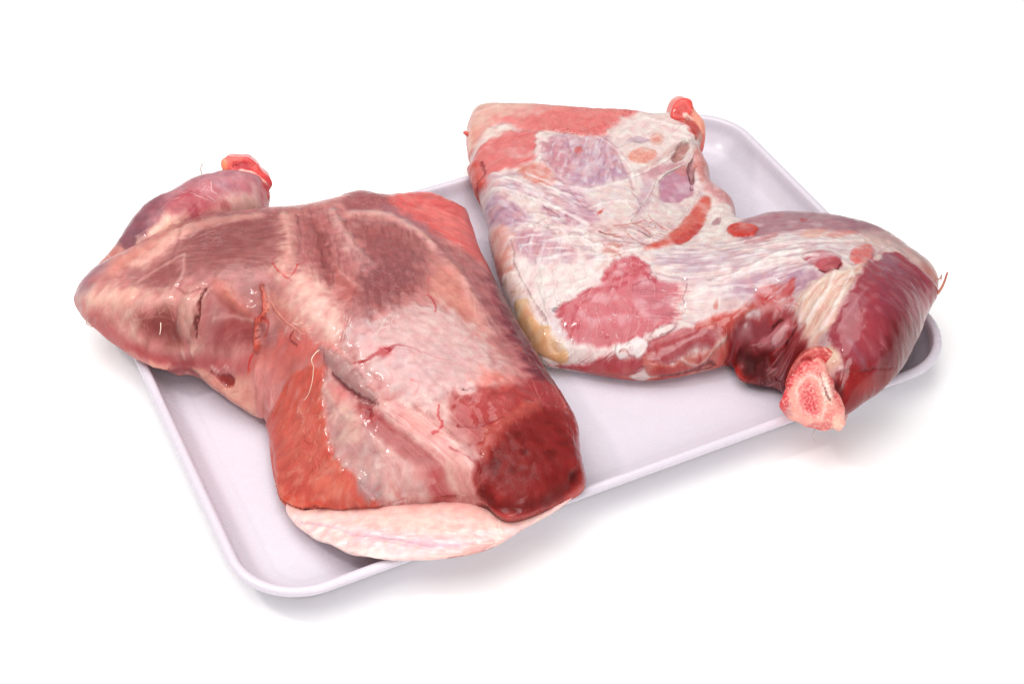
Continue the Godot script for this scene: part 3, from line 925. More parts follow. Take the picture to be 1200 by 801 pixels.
	a.fibres(["a83a30", "92302a"], 0.5, 50, 4, 0.6, 0.00, 1.00, 0.8, -0.1, [-110.0, 88.0, -90.0, 102.0, -88.0, 122.0, -106.0, 124.0])
	a.stroke("f0a088", 0.6, 1.2, 0.8, 0.6, 0.4, 0.4, -1, [-110.7, 130.2, -96.3, 140.8, -79.2, 147.9, -66.1, 155.4])
	a.area("d8ada2", 0.97, 2.5, 1.2, 0.3, -1, [-92.0, 78.0, -86.0, 84.0, -74.0, 102.0, -64.0, 116.0, -56.0, 128.0, -44.0, 138.0, -33.1, 147.9, -29.7, 161.8, -49.0, 161.4, -59.3, 158.8, -62.0, 146.0, -70.1, 138.8, -82.0, 126.0, -88.0, 114.0, -92.0, 98.0, -94.0, 86.0])
	a.area("c0988f", 0.7, 5, 4, 0, -1, [-84.0, 108.0, -70.0, 118.0, -62.0, 130.0, -66.0, 136.0, -78.0, 126.0, -86.0, 116.0])
	a.area("a98a88", 0.8, 3, 2, 0, -1, [-74.5, 136.6, -68.0, 136.0, -64.0, 140.0, -68.0, 142.0, -72.4, 140.4])
	a.area("e4c0ac", 0.7, 5, 3, 0.3, -1, [-92.0, 88.0, -82.0, 98.0, -74.0, 114.0, -76.0, 120.0, -84.0, 112.0, -90.0, 100.0])
	a.mottle(7, 0.58, 0.81, 1.8, -0.1, 0.5)
	a.area("ad8584", 0.4, 3, 2, -0.1, -1, [-92.0, 78.0, -86.0, 84.0, -74.0, 102.0, -64.0, 116.0, -56.0, 128.0, -44.0, 138.0, -33.1, 147.9, -29.7, 161.8, -49.0, 161.4, -59.3, 158.8, -62.0, 146.0, -70.1, 138.8, -82.0, 126.0, -88.0, 114.0, -92.0, 98.0, -94.0, 86.0])
	a.area("edcfc2", 0.6, 3, 2, 0.2, -1, [-66.0, 130.0, -50.0, 138.0, -31.2, 152.1, -31.2, 161.7, -57.4, 157.4, -64.4, 139.7])
	a.mottle(5, 0.58, 0.81, 1.2, 0.1, 0.6)
	a.area("c8605c", 0.35, 3, 2, 0, -1, [-66.0, 136.0, -50.0, 142.0, -33.1, 159.0, -53.2, 159.2, -65.9, 142.5])
	a.plain()
	a.area("d86864", 0.6, 5, 4, 0, -1, [-90.0, 86.0, -80.0, 92.0, -76.0, 100.0, -84.0, 96.0])
	a.area("ad5a57", 0.95, 3, 1.5, -0.4, -1, [-76.0, 102.0, -68.0, 102.0, -62.0, 112.0, -54.0, 120.0, -40.0, 130.0, -24.0, 140.0, -13.9, 158.6, -30.6, 163.2, -38.0, 140.0, -56.0, 128.0, -70.0, 114.0])
	a.area("b8504e", 0.7, 3, 2, 0, -1, [-40.9, 137.3, -26.0, 142.0, -17.6, 159.4, -28.7, 163.2])
	a.fibres(["c47a74", "93423f", "b86a64"], 0.45, 90, 14, 0.7, 0.73, 0.68, 0.1, 0.05, [-76.0, 102.0, -68.0, 102.0, -62.0, 112.0, -54.0, 120.0, -40.0, 130.0, -24.0, 140.0, -13.9, 158.6, -30.6, 163.2, -38.0, 140.0, -56.0, 128.0, -70.0, 114.0])
	a.area("a37d78", 0.95, 2.5, 1, 1.0, -1, [-96.0, 68.0, -88.0, 74.0, -78.0, 84.0, -72.0, 94.0, -66.0, 104.0, -72.0, 104.0, -80.0, 94.0, -88.0, 84.0, -94.0, 74.0])
	a.area("c29c94", 0.7, 2, 1, 0.4, -1, [-94.0, 70.0, -84.0, 78.0, -76.0, 88.0, -70.0, 98.0, -74.0, 96.0, -84.0, 84.0, -90.0, 76.0])
	a.stroke("7a2c2e", 0.9, 1.2, 2.6, 0.8, 0.2, -1.4, -1, [-90.0, 82.0, -82.0, 92.0, -74.0, 100.0, -66.0, 106.0])
	a.area("7a1218", 0.95, 1.2, 0.5, -0.5, 0.15, [-72.0, 106.0, -70.0, 106.0, -68.0, 110.0, -70.0, 110.0, -72.0, 108.0])
	a.area("a83a3c", 0.5, 4, 2, 0, -1, [-74.0, 104.0, -64.0, 108.0, -63.2, 113.8, -72.0, 112.0])
	a.area("e6b4aa", 0.95, 4, 2, 0.7, -1, [-68.0, 106.0, -58.0, 106.0, -42.0, 112.0, -34.0, 118.0, -22.0, 130.0, -14.0, 140.0, -14.0, 150.0, -22.0, 140.0, -38.0, 130.0, -54.0, 118.0, -64.0, 110.0])
	a.fibres(["f2d4c6", "d08a80", "e8a498", "fae4d8"], 0.5, 150, 16, 0.8, 0.80, 0.59, 0.15, 0.1, [-68.0, 106.0, -58.0, 106.0, -42.0, 112.0, -34.0, 118.0, -22.0, 130.0, -14.0, 140.0, -14.0, 150.0, -22.0, 140.0, -38.0, 130.0, -54.0, 118.0, -64.0, 110.0])
	a.area("e88c80", 0.5, 4, 3, 0, -1, [-54.0, 112.0, -42.0, 114.0, -36.0, 122.0, -46.0, 120.0])
	a.area("c9a49c", 0.7, 4, 2, 0.2, -1, [-24.0, 126.0, -14.0, 132.0, -8.0, 144.0, -12.0, 144.0, -20.2, 135.7])
	a.area("dba89a", 0.8, 4, 2, 0, -1, [-28.0, 130.0, -18.0, 140.0, -14.8, 156.6, -22.4, 151.9, -32.0, 138.0])
	a.area("a4332f", 0.95, 4, 2, -0.1, 0.3, [-30.0, 98.0, -14.4, 91.9, 2.0, 86.0, 14.0, 73.4, 22.0, 68.0, 31.4, 91.1, 36.9, 118.4, 38.1, 134.7, 25.3, 150.3, 12.2, 162.6, -1.6, 167.7, -16.0, 166.1, -17.4, 154.7, -14.0, 144.0, -17.6, 140.6, -16.0, 130.0, -22.0, 120.0, -28.0, 114.0])
	a.area("b84e4c", 0.8, 4, 2, 0.5, -1, [-26.9, 100.5, -12.0, 94.0, 0.0, 92.0, 0.0, 102.0, -12.0, 110.0, -24.0, 112.0])
	a.area("9c3438", 0.6, 5, 3, 0, -1, [0.0, 84.0, 14.0, 74.0, 24.0, 92.0, 32.4, 114.4, 26.5, 126.9, 20.0, 108.0, 8.5, 93.5])
	a.area("c46050", 0.75, 3, 2, 0.5, -1, [-16.0, 128.0, -12.0, 116.0, -2.0, 104.0, 10.0, 92.0, 14.0, 96.0, 2.0, 110.0, -6.6, 120.8, -12.0, 132.0])
	a.area("9c3430", 0.8, 6, 3, 0.3, -1, [-8.0, 124.0, 8.4, 105.7, 22.5, 111.4, 26.0, 132.0, 11.4, 146.9, -4.0, 148.0, -12.0, 138.0])
	a.area("601010", 0.7, 4, 2.0, -0.05, 0.3, [-6.0, 136.0, -6.0, 138.0, -8.0, 138.0, -12.0, 138.0, -10.0, 134.0, -8.0, 132.0, -6.0, 134.0])
	a.area("741410", 0.7, 4, 2.0, -0.05, 0.3, [2.0, 128.0, -2.0, 130.0, -4.0, 132.0, -6.0, 130.0, -8.0, 128.0, -4.0, 126.0, 0.0, 126.0])
	a.area("741410", 0.7, 4, 2.0, -0.05, 0.3, [12.0, 118.0, 12.0, 122.0, 9.1, 120.6, 5.0, 121.4, 7.1, 116.5, 9.2, 113.2, 12.0, 116.0])
	a.area("601010", 0.7, 4, 2.0, -0.05, 0.3, [22.0, 126.0, 20.0, 128.0, 18.0, 130.0, 18.0, 128.0, 16.0, 126.0, 20.0, 124.0, 22.0, 124.0])
	a.area("741410", 0.7, 4, 2.0, -0.05, 0.3, [22.0, 136.0, 22.0, 138.0, 19.4, 139.1, 16.0, 140.0, 18.0, 138.0, 20.0, 134.0, 22.0, 134.0])
	a.area("741410", 0.7, 4, 2.0, -0.05, 0.3, [15.5, 139.8, 14.0, 140.0, 12.0, 142.0, 12.0, 142.0, 10.0, 140.0, 12.0, 140.0, 14.0, 138.0])
	a.area("601010", 0.7, 4, 2.0, -0.05, 0.3, [2.0, 138.0, 2.0, 140.0, 0.0, 140.0, -2.0, 140.0, -2.0, 138.0, 0.0, 136.0, 2.0, 138.0])
	a.area("741410", 0.7, 4, 2.0, -0.05, 0.3, [6.0, 140.0, 4.9, 141.2, 4.0, 142.0, 2.0, 140.0, 2.0, 138.0, 4.0, 138.0, 6.0, 138.0])
	a.area("741410", 0.7, 4, 2.0, -0.05, 0.3, [13.2, 131.1, 14.0, 134.0, 10.0, 134.0, 8.0, 134.0, 10.0, 130.0, 10.0, 128.0, 12.0, 130.0])
	a.area("601010", 0.7, 4, 2.0, -0.05, 0.3, [8.0, 116.0, 6.0, 118.0, 4.0, 120.0, 3.3, 118.9, 2.0, 116.0, 5.0, 115.3, 8.0, 114.0])
	a.area("741410", 0.7, 4, 2.0, -0.05, 0.3, [20.0, 104.0, 20.0, 106.0, 18.0, 106.0, 16.0, 106.0, 17.2, 102.4, 18.0, 100.0, 20.0, 102.0])
	a.area("741410", 0.7, 4, 2.0, -0.05, 0.3, [18.0, 96.0, 18.0, 98.0, 16.0, 98.0, 16.0, 96.0, 14.0, 96.0, 16.0, 94.0, 18.0, 94.0])
	a.area("601010", 0.7, 4, 2.0, -0.05, 0.3, [-8.0, 130.0, -8.0, 130.0, -10.0, 132.0, -12.0, 130.0, -11.1, 129.2, -10.0, 128.0, -10.0, 128.0])
	a.area("741410", 0.7, 4, 2.0, -0.05, 0.3, [10.0, 126.0, 8.0, 128.0, 6.0, 130.0, 6.0, 128.0, 4.0, 126.0, 8.0, 126.0, 8.7, 125.5])
	a.area("741410", 0.7, 4, 2.0, -0.05, 0.3, [22.0, 106.0, 22.0, 108.0, 22.0, 108.0, 20.0, 110.0, 20.0, 106.0, 20.4, 104.0, 22.0, 106.0])
	a.area("601010", 0.7, 4, 2.0, -0.05, 0.3, [-10.1, 137.9, -10.0, 140.0, -12.0, 140.0, -12.0, 140.0, -14.0, 138.0, -12.0, 138.0, -10.0, 138.0])
	a.area("741410", 0.7, 4, 2.0, -0.05, 0.3, [4.0, 132.0, 3.3, 132.9, 2.0, 134.0, 0.0, 132.0, 0.0, 130.0, 1.2, 128.9, 2.0, 130.0])
	a.area("741410", 0.7, 4, 2.0, -0.05, 0.3, [25.5, 118.3, 24.0, 118.0, 24.0, 122.0, 23.5, 120.7, 22.0, 118.0, 24.0, 118.0, 24.0, 116.0])
	a.area("601010", 0.7, 4, 2.0, -0.05, 0.3, [1.2, 120.9, 2.0, 122.0, 0.0, 122.0, -2.0, 122.0, -2.0, 120.0, 0.0, 118.0, 0.0, 120.0])
	a.stroke("741312", 0.9, 3, 4.5, 1.8, 0.4, -0.3, 0.3, [-12.0, 146.0, -9.4, 150.7, -4.0, 154.0, 4.0, 154.0, 14.0, 148.0, 24.0, 140.0, 28.0, 134.0])
	a.area("3e0a0a", 0.9, 2, 0.6, -0.4, -1, [28.0, 132.0, 30.0, 132.0, 30.0, 134.0, 28.0, 136.0, 27.2, 134.8])
	a.area("c8524e", 0.8, 3, 1.5, 0, -1, [-14.6, 153.3, -4.0, 156.0, 8.0, 156.0, 20.0, 146.0, 32.0, 136.0, 38.1, 136.1, 25.3, 151.7, 12.2, 164.0, -4.5, 168.1, -16.0, 164.7])
	a.stroke("8e1a26", 0.85, 1.6, 0.9, 0.6, 0.2, -0.3, -1, [-26.0, 116.0, -18.0, 116.0, -10.0, 112.0, -4.0, 108.0])
	a.stroke("a02c34", 0.7, 1.2, 0.8, 0.5, 0.25, -0.2, -1, [-30.0, 128.0, -22.0, 132.0, -14.0, 138.0, -8.0, 142.0, -4.0, 146.0])
	a.stroke("c88c88", 0.4, 1.5, 2, 0.6, 0.2, 0.2, -1, [-12.0, 140.0, -8.0, 142.0, -4.0, 146.0])
	a.fibres(["d8a498", "e8c0b0", "c07068"], 0.6, 70, 5, 0.4, 0.21, 0.98, 0.7, 0.1, [12.0, 80.0, 19.2, 74.8, 27.4, 95.6, 28.0, 118.0, 22.0, 124.0, 18.0, 102.0])
	a.stroke("d87868", 0.7, 1.0, 1.2, 0.5, 0.3, 0.4, -1, [0.1, 48.0, 6.8, 61.5, 15.0, 73.4, 19.0, 77.2, 23.8, 90.2])
	a.stroke("a01820", 0.95, 1.2, 3.4, 0.7, 0.1, 0.2, 0.2, [-78.0, 82.0, -72.0, 82.0, -68.0, 80.0, -64.0, 78.0, -62.0, 78.0])
	a.stroke("9a1c26", 0.9, 3.2, 0.7, 0.6, 0.1, 0.2, 0.2, [-62.0, 78.0, -60.0, 76.0, -58.0, 74.0, -54.6, 74.1])
	a.stroke("b0545c", 0.8, 0.9, 0.5, 0.35, 0.2, 0, -1, [-58.0, 74.0, -50.0, 74.0, -46.0, 76.0, -44.0, 76.0, -39.2, 77.9, -32.0, 78.0])
	a.area("b02028", 0.7, 2.5, 1, 0, -1, [-66.0, 76.0, -62.0, 76.0, -60.0, 80.0, -64.0, 82.0, -66.0, 80.0])
	a.stroke("d23a3a", 0.9, 1.0, 1.2, 0.4, 0.15, 0.3, -1, [-125.4, 13.9, -122.7, 19.0, -119.1, 23.1, -116.0, 26.0, -114.0, 24.0, -112.0, 16.0])
	a.stroke("c04444", 0.8, 0.8, 0.6, 0.4, 0.1, 0, -1, [-116.0, 26.0, -114.0, 28.0])
	a.stroke("c04444", 0.7, 0.7, 0.5, 0.4, 0.3, 0, -1, [-111.7, 16.0, -106.5, 13.6, -101.2, 12.3])
	a.stroke("d04a46", 0.7, 2, 1, 1.5, 0.2, 0, -1, [-120.0, 22.0, -112.7, 23.8])
	a.stroke("c03038", 0.9, 1.1, 1.4, 0.5, 0.15, 0.2, -1, [-44.0, 32.0, -41.7, 33.3, -40.0, 38.0, -40.0, 44.0])
	a.stroke("cc6060", 0.7, 0.7, 0.6, 0.4, 0.2, 0, -1, [-43.7, 14.5, -44.0, 24.0, -44.0, 32.0, -48.0, 32.0, -54.8, 30.2])
	a.stroke("cc7a74", 0.6, 0.6, 0.4, 0.4, 0.1, 0, -1, [-40.0, 42.0, -33.6, 39.6])
	a.stroke("c02028", 0.9, 1.0, 2.0, 0.5, 0.25, 0.2, 0.2, [-36.0, 106.0, -36.0, 112.0, -34.0, 116.0, -36.0, 120.0, -38.9, 120.8])
	a.stroke("c85450", 0.7, 0.7, 0.5, 0.4, 0.2, 0, -1, [-36.0, 120.0, -32.0, 122.0, -28.0, 124.0])
	a.stroke("d06860", 0.6, 0.8, 0.4, 0.5, 0.3, 0, -1, [-21.1, 50.8, -19.2, 58.8, -14.8, 62.6])
	a.stroke("d06860", 0.5, 0.8, 0.4, 0.5, 0.3, 0, -1, [-25.2, 61.8, -22.0, 54.0, -17.6, 48.8])
	a.stroke("d86a62", 0.6, 1.2, 0.4, 0.5, 0.3, 0, -1, [-50.0, 94.0, -46.0, 96.0, -48.0, 102.0])
	a.stroke("c87068", 0.5, 0.8, 0.4, 0.4, 0.3, 0, -1, [-86.0, 58.0, -84.0, 64.0, -86.0, 70.0, -84.0, 78.0])
	a.area("40322e", 0.95, 0.5, 0.2, -0.9, -1, [-24.9, 95.2, -24.0, 94.0, -22.0, 96.0, -24.0, 96.0, -24.9, 96.3])
	a.area("f4e4da", 0.6, 2, 0.5, 0, -1, [-28.0, 94.0, -20.0, 90.0, -18.0, 96.0, -25.2, 99.1])
	a.area("40322e", 0.95, 0.5, 0.2, -0.9, -1, [-24.0, 96.0, -24.0, 94.0, -22.0, 96.0, -24.0, 96.0, -24.0, 96.0])
	a.stroke("d8543e", 0.95, 2.0, 3.5, 1.0, 0.3, 1.6, -1, [-130.0, 28.0, -128.0, 36.0, -128.0, 42.0, -132.0, 44.0, -132.0, 48.0, -131.7, 52.1])
	a.stroke("ee8464", 0.6, 1.0, 1.2, 0.5, 0.3, 0.5, -1, [-128.0, 32.0, -126.0, 40.0, -130.0, 44.0, -131.7, 47.9])
	a.stroke("b83028", 0.8, 1.6, 1.0, 0.8, 0.2, -0.5, -1, [-130.0, 42.0, -126.0, 46.0, -128.0, 50.0])
	a.stroke("d02c24", 0.9, 1.4, 0.7, 0.5, 0.2, 0.2, 0.2, [-134.0, 52.0, -136.0, 54.0, -136.0, 56.0])
	a.stroke("e09078", 0.8, 0.9, 0.7, 0.4, 0.2, 0.5, -1, [-126.0, 34.0, -122.0, 42.0, -114.0, 52.0, -108.0, 58.0])
	a.fibres(["f0c8b4", "e8a08c", "f8dccc"], 0.7, 70, 4, 0.5, 0.80, 0.60, 1.5, 0.25, [-116.0, 48.0, -108.0, 54.0, -98.0, 62.0, -98.0, 66.0, -110.0, 60.0, -116.0, 54.0])
	a.stroke("7a2420", 0.8, 0.9, 0.7, 0.4, 0.1, -0.4, -1, [-112.0, 56.0, -114.0, 58.0, -110.0, 62.0])
	a.fibres(["d8b8ac", "e8d0c4"], 0.55, 120, 3, 0.3, 0.95, -0.31, 1.5, 0.1, [-179.5, -30.2, -163.8, -39.4, -152.2, -25.0, -150.5, -5.9, -163.7, -0.5, -175.2, -8.2])
	a.fibres(["e0d4ce", "f0e6e0"], 0.6, 60, 4, 0.35, 0.96, -0.27, 1.2, 0.15, [-173.3, -20.9, -157.8, -17.9, -155.0, -4.5, -165.9, -2.8])
	a.fibres(["e0c0b4", "f0dcd0"], 0.5, 110, 2.4, 0.35, 0.90, 0.44, 1.5, 0.1, [-78.0, 14.0, -58.7, 7.3, -51.0, 18.4, -56.9, 40.7, -72.3, 43.8])
	a.fibres(["e0c0b4", "e8ccc0"], 0.4, 80, 2, 0.35, 0.96, 0.28, 1.5, 0.1, [-91.3, -55.6, -71.9, -61.4, -47.6, -47.5, -56.3, -32.3, -84.5, -38.6])
	a.fibres(["e8ccc0", "d8b0a4"], 0.45, 160, 2.2, 0.35, 0.34, 0.94, 1.5, 0.1, [-22.0, -22.1, -12.4, -24.0, 2.0, 22.0, 24.3, 66.6, 20.5, 89.3, 4.0, 68.0, -12.0, 30.0])
	a.fibres(["e0b8a8", "d8a898"], 0.4, 140, 3, 0.35, 0.95, 0.32, 1.2, 0.08, [-221.9, 7.9, -194.0, 16.0, -164.6, 27.0, -162.0, 38.0, -200.0, 32.0, -222.0, 16.0])
	a.fibres(["d09a8e", "b07870", "e0b4a8"], 0.22, 300, 8, 0.5, 1.00, -0.09, 0.9, 0.05, [-216.0, 0.0, -127.5, -42.6, -29.8, -74.4, -2.0, 48.0, -34.0, 104.0, -86.0, 84.0, -132.0, 50.0, -200.0, 30.0])
	a.stroke("efe0d4", 0.85, 0.9, 0.7, 0.5, 0.3, 0.3, -1, [-68.0, 68.0, -66.0, 64.0, -64.0, 58.0, -62.0, 54.0])
	a.fibres(["f4e4d8"], 0.6, 26, 4, 0.6, 0.45, -0.89, 0.3, 0.2, [-70.9, 70.9, -66.0, 60.0, -55.5, 54.2, -58.0, 66.0])
	a.fibres(["f2e2d6"], 0.8, 20, 4, 0.8, 0.20, 0.98, 0.5, 0.3, [-86.0, 54.0, -79.3, 57.0, -78.0, 70.0, -84.0, 68.0])
	a.fibres(["e8c8bc", "d8a898", "c8948c", "f0d8cc"], 0.22, 110, 26, 0.5, 0.38, 0.92, 0.5, 0.05, [-121.2, -32.4, -48.0, -56.6, -10.0, 36.0, -34.0, 104.0, -86.0, 84.0, -120.0, 22.0])
	a.fibres(["e8c8bc", "8c5450", "c8948c", "e4b8ac"], 0.22, 90, 24, 0.6, 0.98, 0.17, 0.3, 0.06, [-228.0, 6.0, -212.0, -6.0, -126.4, -35.8, -110.0, 30.0, -132.0, 50.0, -182.0, 42.0])
	a.fibres(["f0d0c0", "c87a70", "e8b0a4"], 0.3, 90, 22, 0.5, 0.35, 0.94, 0.25, 0.05, [-38.4, -52.6, -12.6, -29.8, 18.0, 82.0, 0.0, 90.0, -26.8, 31.2])
	a.fibres(["f0d0c4", "d08c84", "b87068"], 0.3, 100, 22, 0.5, 0.75, 0.66, 0.2, 0.05, [-92.0, 82.0, -30.0, 104.0, -10.9, 146.3, -24.9, 161.9, -57.4, 156.1])
	a.mottle(6, 0.17, 0.98, 4, -0.1, 0.6)
	a.area("c48e86", 0.35, 5, 3, 0.08, -1, [-91.0, -26.8, -58.8, -27.5, -47.1, -14.5, -50.3, 33.7, -76.0, 62.0, -85.3, 32.7])
	a.mottle(4, 0.17, 0.98, 5, 0.0, 0.6)
	a.area("84484a", 0.38, 5, 3, -0.08, -1, [-91.0, -26.8, -58.8, -27.5, -47.1, -14.5, -50.3, 33.7, -76.0, 62.0, -85.3, 32.7])
	a.plain()
	a.mottle(6, 0.99, 0.11, 4, -0.1, 0.6)
	a.area("c48e86", 0.35, 5, 3, 0.08, -1, [-180.3, -37.2, -131.9, -35.2, -116.6, -11.0, -128.9, 15.4, -162.0, 16.0, -184.0, -10.0])
	a.mottle(4, 0.99, 0.11, 5, 0.0, 0.6)
	a.area("84484a", 0.38, 5, 3, -0.08, -1, [-180.3, -37.2, -131.9, -35.2, -116.6, -11.0, -128.9, 15.4, -162.0, 16.0, -184.0, -10.0])
	a.plain()
	a.mottle(6, 0.48, 0.88, 4, -0.1, 0.6)
	a.area("c48e86", 0.35, 5, 3, 0.08, -1, [-42.9, -22.4, -28.0, -16.0, -10.0, 14.0, 4.0, 60.0, -8.8, 48.8, -27.3, 7.7])
	a.mottle(4, 0.48, 0.88, 5, 0.0, 0.6)
	a.area("84484a", 0.38, 5, 3, -0.08, -1, [-42.9, -22.4, -28.0, -16.0, -10.0, 14.0, 4.0, 60.0, -8.8, 48.8, -27.3, 7.7])
	a.plain()
	a.mottle(6, 0.19, 0.98, 4, -0.1, 0.6)
	a.area("c48e86", 0.35, 5, 3, 0.08, -1, [-116.7, -34.1, -95.6, -37.1, -85.4, 8.8, -90.9, 39.3, -111.0, 13.2])
	a.mottle(4, 0.19, 0.98, 5, 0.0, 0.6)
	a.area("84484a", 0.38, 5, 3, -0.08, -1, [-116.7, -34.1, -95.6, -37.1, -85.4, 8.8, -90.9, 39.3, -111.0, 13.2])
	a.plain()
	a.mottle(13, 1.00, -0.02, 1.3, 0.1, 0.7)
	a.area("e0aca2", 0.14, 6, 3, 0, -1, [-228.0, 6.0, -212.0, -6.0, -126.4, -35.8, -29.8, -74.4, -2.0, 40.0, 22.2, 85.6, -17.4, 157.4, -61.9, 152.9, -114.0, 114.0, -128.0, 68.0, -180.3, 46.4])
	a.plain()
	a.mottle(9, 1.00, -0.02, 1.6, 0.1, 0.7)
	a.area("8a4844", 0.16, 6, 3, 0, -1, [-228.0, 6.0, -212.0, -6.0, -126.4, -35.8, -29.8, -74.4, -2.0, 40.0, 22.2, 85.6, -17.4, 157.4, -61.9, 152.9, -114.0, 114.0, -128.0, 68.0, -180.3, 46.4])
	a.plain()
	a.area("e6b4a2", 0.85, 3, 1.5, 0.5, -1, [-206.7, -2.5, -198.0, -10.0, -186.8, -19.7, -172.0, -28.0, -154.0, -30.0, -138.0, -32.0, -136.7, -28.3, -154.1, -25.3, -170.4, -20.4, -184.2, -11.7, -196.0, -2.0])
	a.stroke("e2ac9c", 0.7, 2.5, 3.5, 1.5, 0.3, 0.5, -1, [-125.6, -29.2, -119.8, -10.3, -118.0, 8.0, -120.0, 22.0])
	a.stroke("7e4846", 0.55, 1.6, 1.0, 1.2, 0.3, -0.5, -1, [-116.7, -29.0, -113.3, -10.1, -112.5, 7.3])
	a.stroke("dcaea2", 0.75, 2, 4, 1.6, 0.3, 0.5, -1, [-98.0, -33.6, -90.9, -14.3, -81.3, 3.6, -72.0, 18.0])
	a.stroke("dcaea2", 0.6, 2, 3, 1.5, 0.3, 0.4, -1, [-89.5, 23.4, -82.6, 32.6, -76.9, 39.2])
	a.stroke("8a4a48", 0.5, 2, 1.2, 1.4, 0.3, -0.4, -1, [-108.0, -22.0, -101.3, 1.3, -95.8, 23.3])
	a.stroke("8a4a48", 0.5, 1.5, 1, 1.4, 0.3, -0.4, -1, [-179.5, -30.2, -181.1, -9.6, -182.7, 4.8])
	a.stroke("e4b6a6", 0.6, 1.5, 2.5, 1.2, 0.3, 0.4, -1, [-200.0, 10.0, -186.7, 3.6, -176.0, -2.0])
	a.stroke("e4b6a6", 0.6, 2, 1.5, 1, 0.3, 0.4, -1, [-175.1, -0.9, -174.0, 12.0, -178.0, 20.0])
	a.stroke("8a4646", 0.5, 1.2, 2, 1.2, 0.3, -0.5, -1, [-157.4, 40.2, -146.0, 44.0, -134.0, 48.0])
	a.stroke("f0d0c0", 0.6, 1, 1.4, 0.9, 0.3, 0.3, -1, [-154.0, 36.0, -144.0, 38.0, -134.0, 42.0])
	a.stroke("703434", 0.6, 1.5, 2, 1.5, 0.3, -0.4, -1, [-3.8, 23.4, 6.0, 50.3, 16.6, 72.9])
	a.stroke("f2cfc0", 0.55, 1.2, 2.0, 1.2, 0.4, 0.4, -1, [-54.0, 106.0, -42.0, 114.0, -28.0, 126.0, -20.0, 136.0])
	a.stroke("f2cfc0", 0.55, 1.2, 2.0, 1.2, 0.4, 0.4, -1, [-62.0, 112.0, -48.0, 122.0, -32.0, 136.0, -21.5, 149.2])
	a.stroke("c8807a", 0.5, 1, 1.4, 1, 0.4, -0.4, -1, [-58.0, 110.0, -41.9, 122.2, -28.0, 134.0, -18.0, 146.0])
	a.area("7a1a18", 0.8, 6, 3, 0, 0.54, [-16.0, 140.0, -12.0, 126.0, 0.0, 108.0, 16.0, 94.0, 24.0, 98.0, 30.0, 124.0, 24.0, 140.0, 7.0, 152.1, -4.0, 152.0, -12.0, 146.0])
	a.area("b85448", 0.6, 3, 2, 0.3, -1, [-16.0, 128.0, -10.0, 116.0, 0.0, 106.0, 11.1, 93.9, 13.6, 98.0, 2.0, 110.0, -6.0, 122.0, -12.0, 134.0])
	a.area("620c0a", 0.8, 2.5, 1.6, -0.1, 0.5, [-6.0, 136.0, -6.0, 138.0, -8.0, 140.0, -12.0, 138.0, -10.0, 134.0, -8.0, 132.0, -6.0, 134.0])
	a.area("741210", 0.8, 2.5, 1.6, -0.1, 0.5, [2.0, 128.0, -2.0, 130.0, -4.0, 132.0, -6.0, 130.0, -8.0, 128.0, -4.0, 128.0, 0.0, 126.0])
	a.area("741210", 0.8, 2.5, 1.6, -0.1, 0.5, [12.0, 118.0, 12.0, 122.0, 9.1, 120.6, 4.0, 122.0, 8.0, 116.0, 9.2, 113.2, 12.0, 116.0])
	a.area("620c0a", 0.8, 2.5, 1.6, -0.1, 0.5, [22.0, 126.0, 20.0, 128.0, 18.0, 130.0, 18.0, 128.0, 16.0, 126.0, 20.0, 124.0, 22.0, 124.0])
	a.area("741210", 0.8, 2.5, 1.6, -0.1, 0.5, [22.0, 136.0, 22.0, 138.0, 19.4, 139.1, 16.0, 140.0, 18.0, 138.0, 20.0, 134.0, 22.0, 134.0])
	a.area("741210", 0.8, 2.5, 1.6, -0.1, 0.5, [15.5, 139.8, 14.0, 140.0, 12.0, 142.0, 12.0, 142.0, 10.0, 140.0, 12.0, 140.0, 16.0, 138.0])
	a.area("620c0a", 0.8, 2.5, 1.6, -0.1, 0.5, [2.0, 138.0, 2.0, 140.0, 0.0, 140.0, -2.0, 140.0, 0.0, 138.0, 0.0, 136.0, 2.0, 138.0])
	a.area("741210", 0.8, 2.5, 1.6, -0.1, 0.5, [8.0, 140.0, 6.0, 142.0, 4.0, 142.0, 4.0, 140.0, 2.0, 138.0, 4.9, 137.3, 6.0, 138.0])
	a.area("741210", 0.8, 2.5, 1.6, -0.1, 0.5, [12.8, 131.1, 14.0, 134.0, 10.0, 134.0, 8.0, 134.0, 10.0, 132.0, 10.0, 128.0, 12.0, 128.0])
	a.area("620c0a", 0.8, 2.5, 1.6, -0.1, 0.5, [6.0, 116.0, 4.0, 118.0, 2.0, 120.0, 2.0, 120.0, 0.0, 116.0, 4.0, 116.0, 5.4, 114.7])
	a.area("741210", 0.8, 2.5, 1.6, -0.1, 0.5, [20.0, 104.0, 20.0, 106.0, 18.0, 106.0, 16.0, 108.0, 18.0, 104.0, 18.0, 102.0, 20.0, 104.0])
	a.area("741210", 0.8, 2.5, 1.6, -0.1, 0.5, [-8.0, 130.0, -10.0, 130.0, -10.0, 132.0, -10.0, 130.0, -12.0, 128.0, -10.0, 128.0, -8.0, 128.0])
	a.area("620c0a", 0.8, 2.5, 1.6, -0.1, 0.5, [8.0, 128.0, 8.0, 130.0, 6.0, 130.0, 4.0, 128.0, 6.0, 126.0, 6.0, 124.0, 8.0, 126.0])
	a.area("741210", 0.8, 2.5, 1.6, -0.1, 0.5, [23.6, 110.0, 22.0, 110.0, 22.0, 112.0, 20.4, 111.2, 20.0, 110.0, 22.0, 110.0, 22.0, 108.0])
	a.area("741210", 0.8, 2.5, 1.6, -0.1, 0.5, [2.0, 132.0, 4.0, 134.0, 2.0, 134.0, 0.0, 134.0, 0.0, 132.0, 2.0, 130.0, 2.0, 132.0])
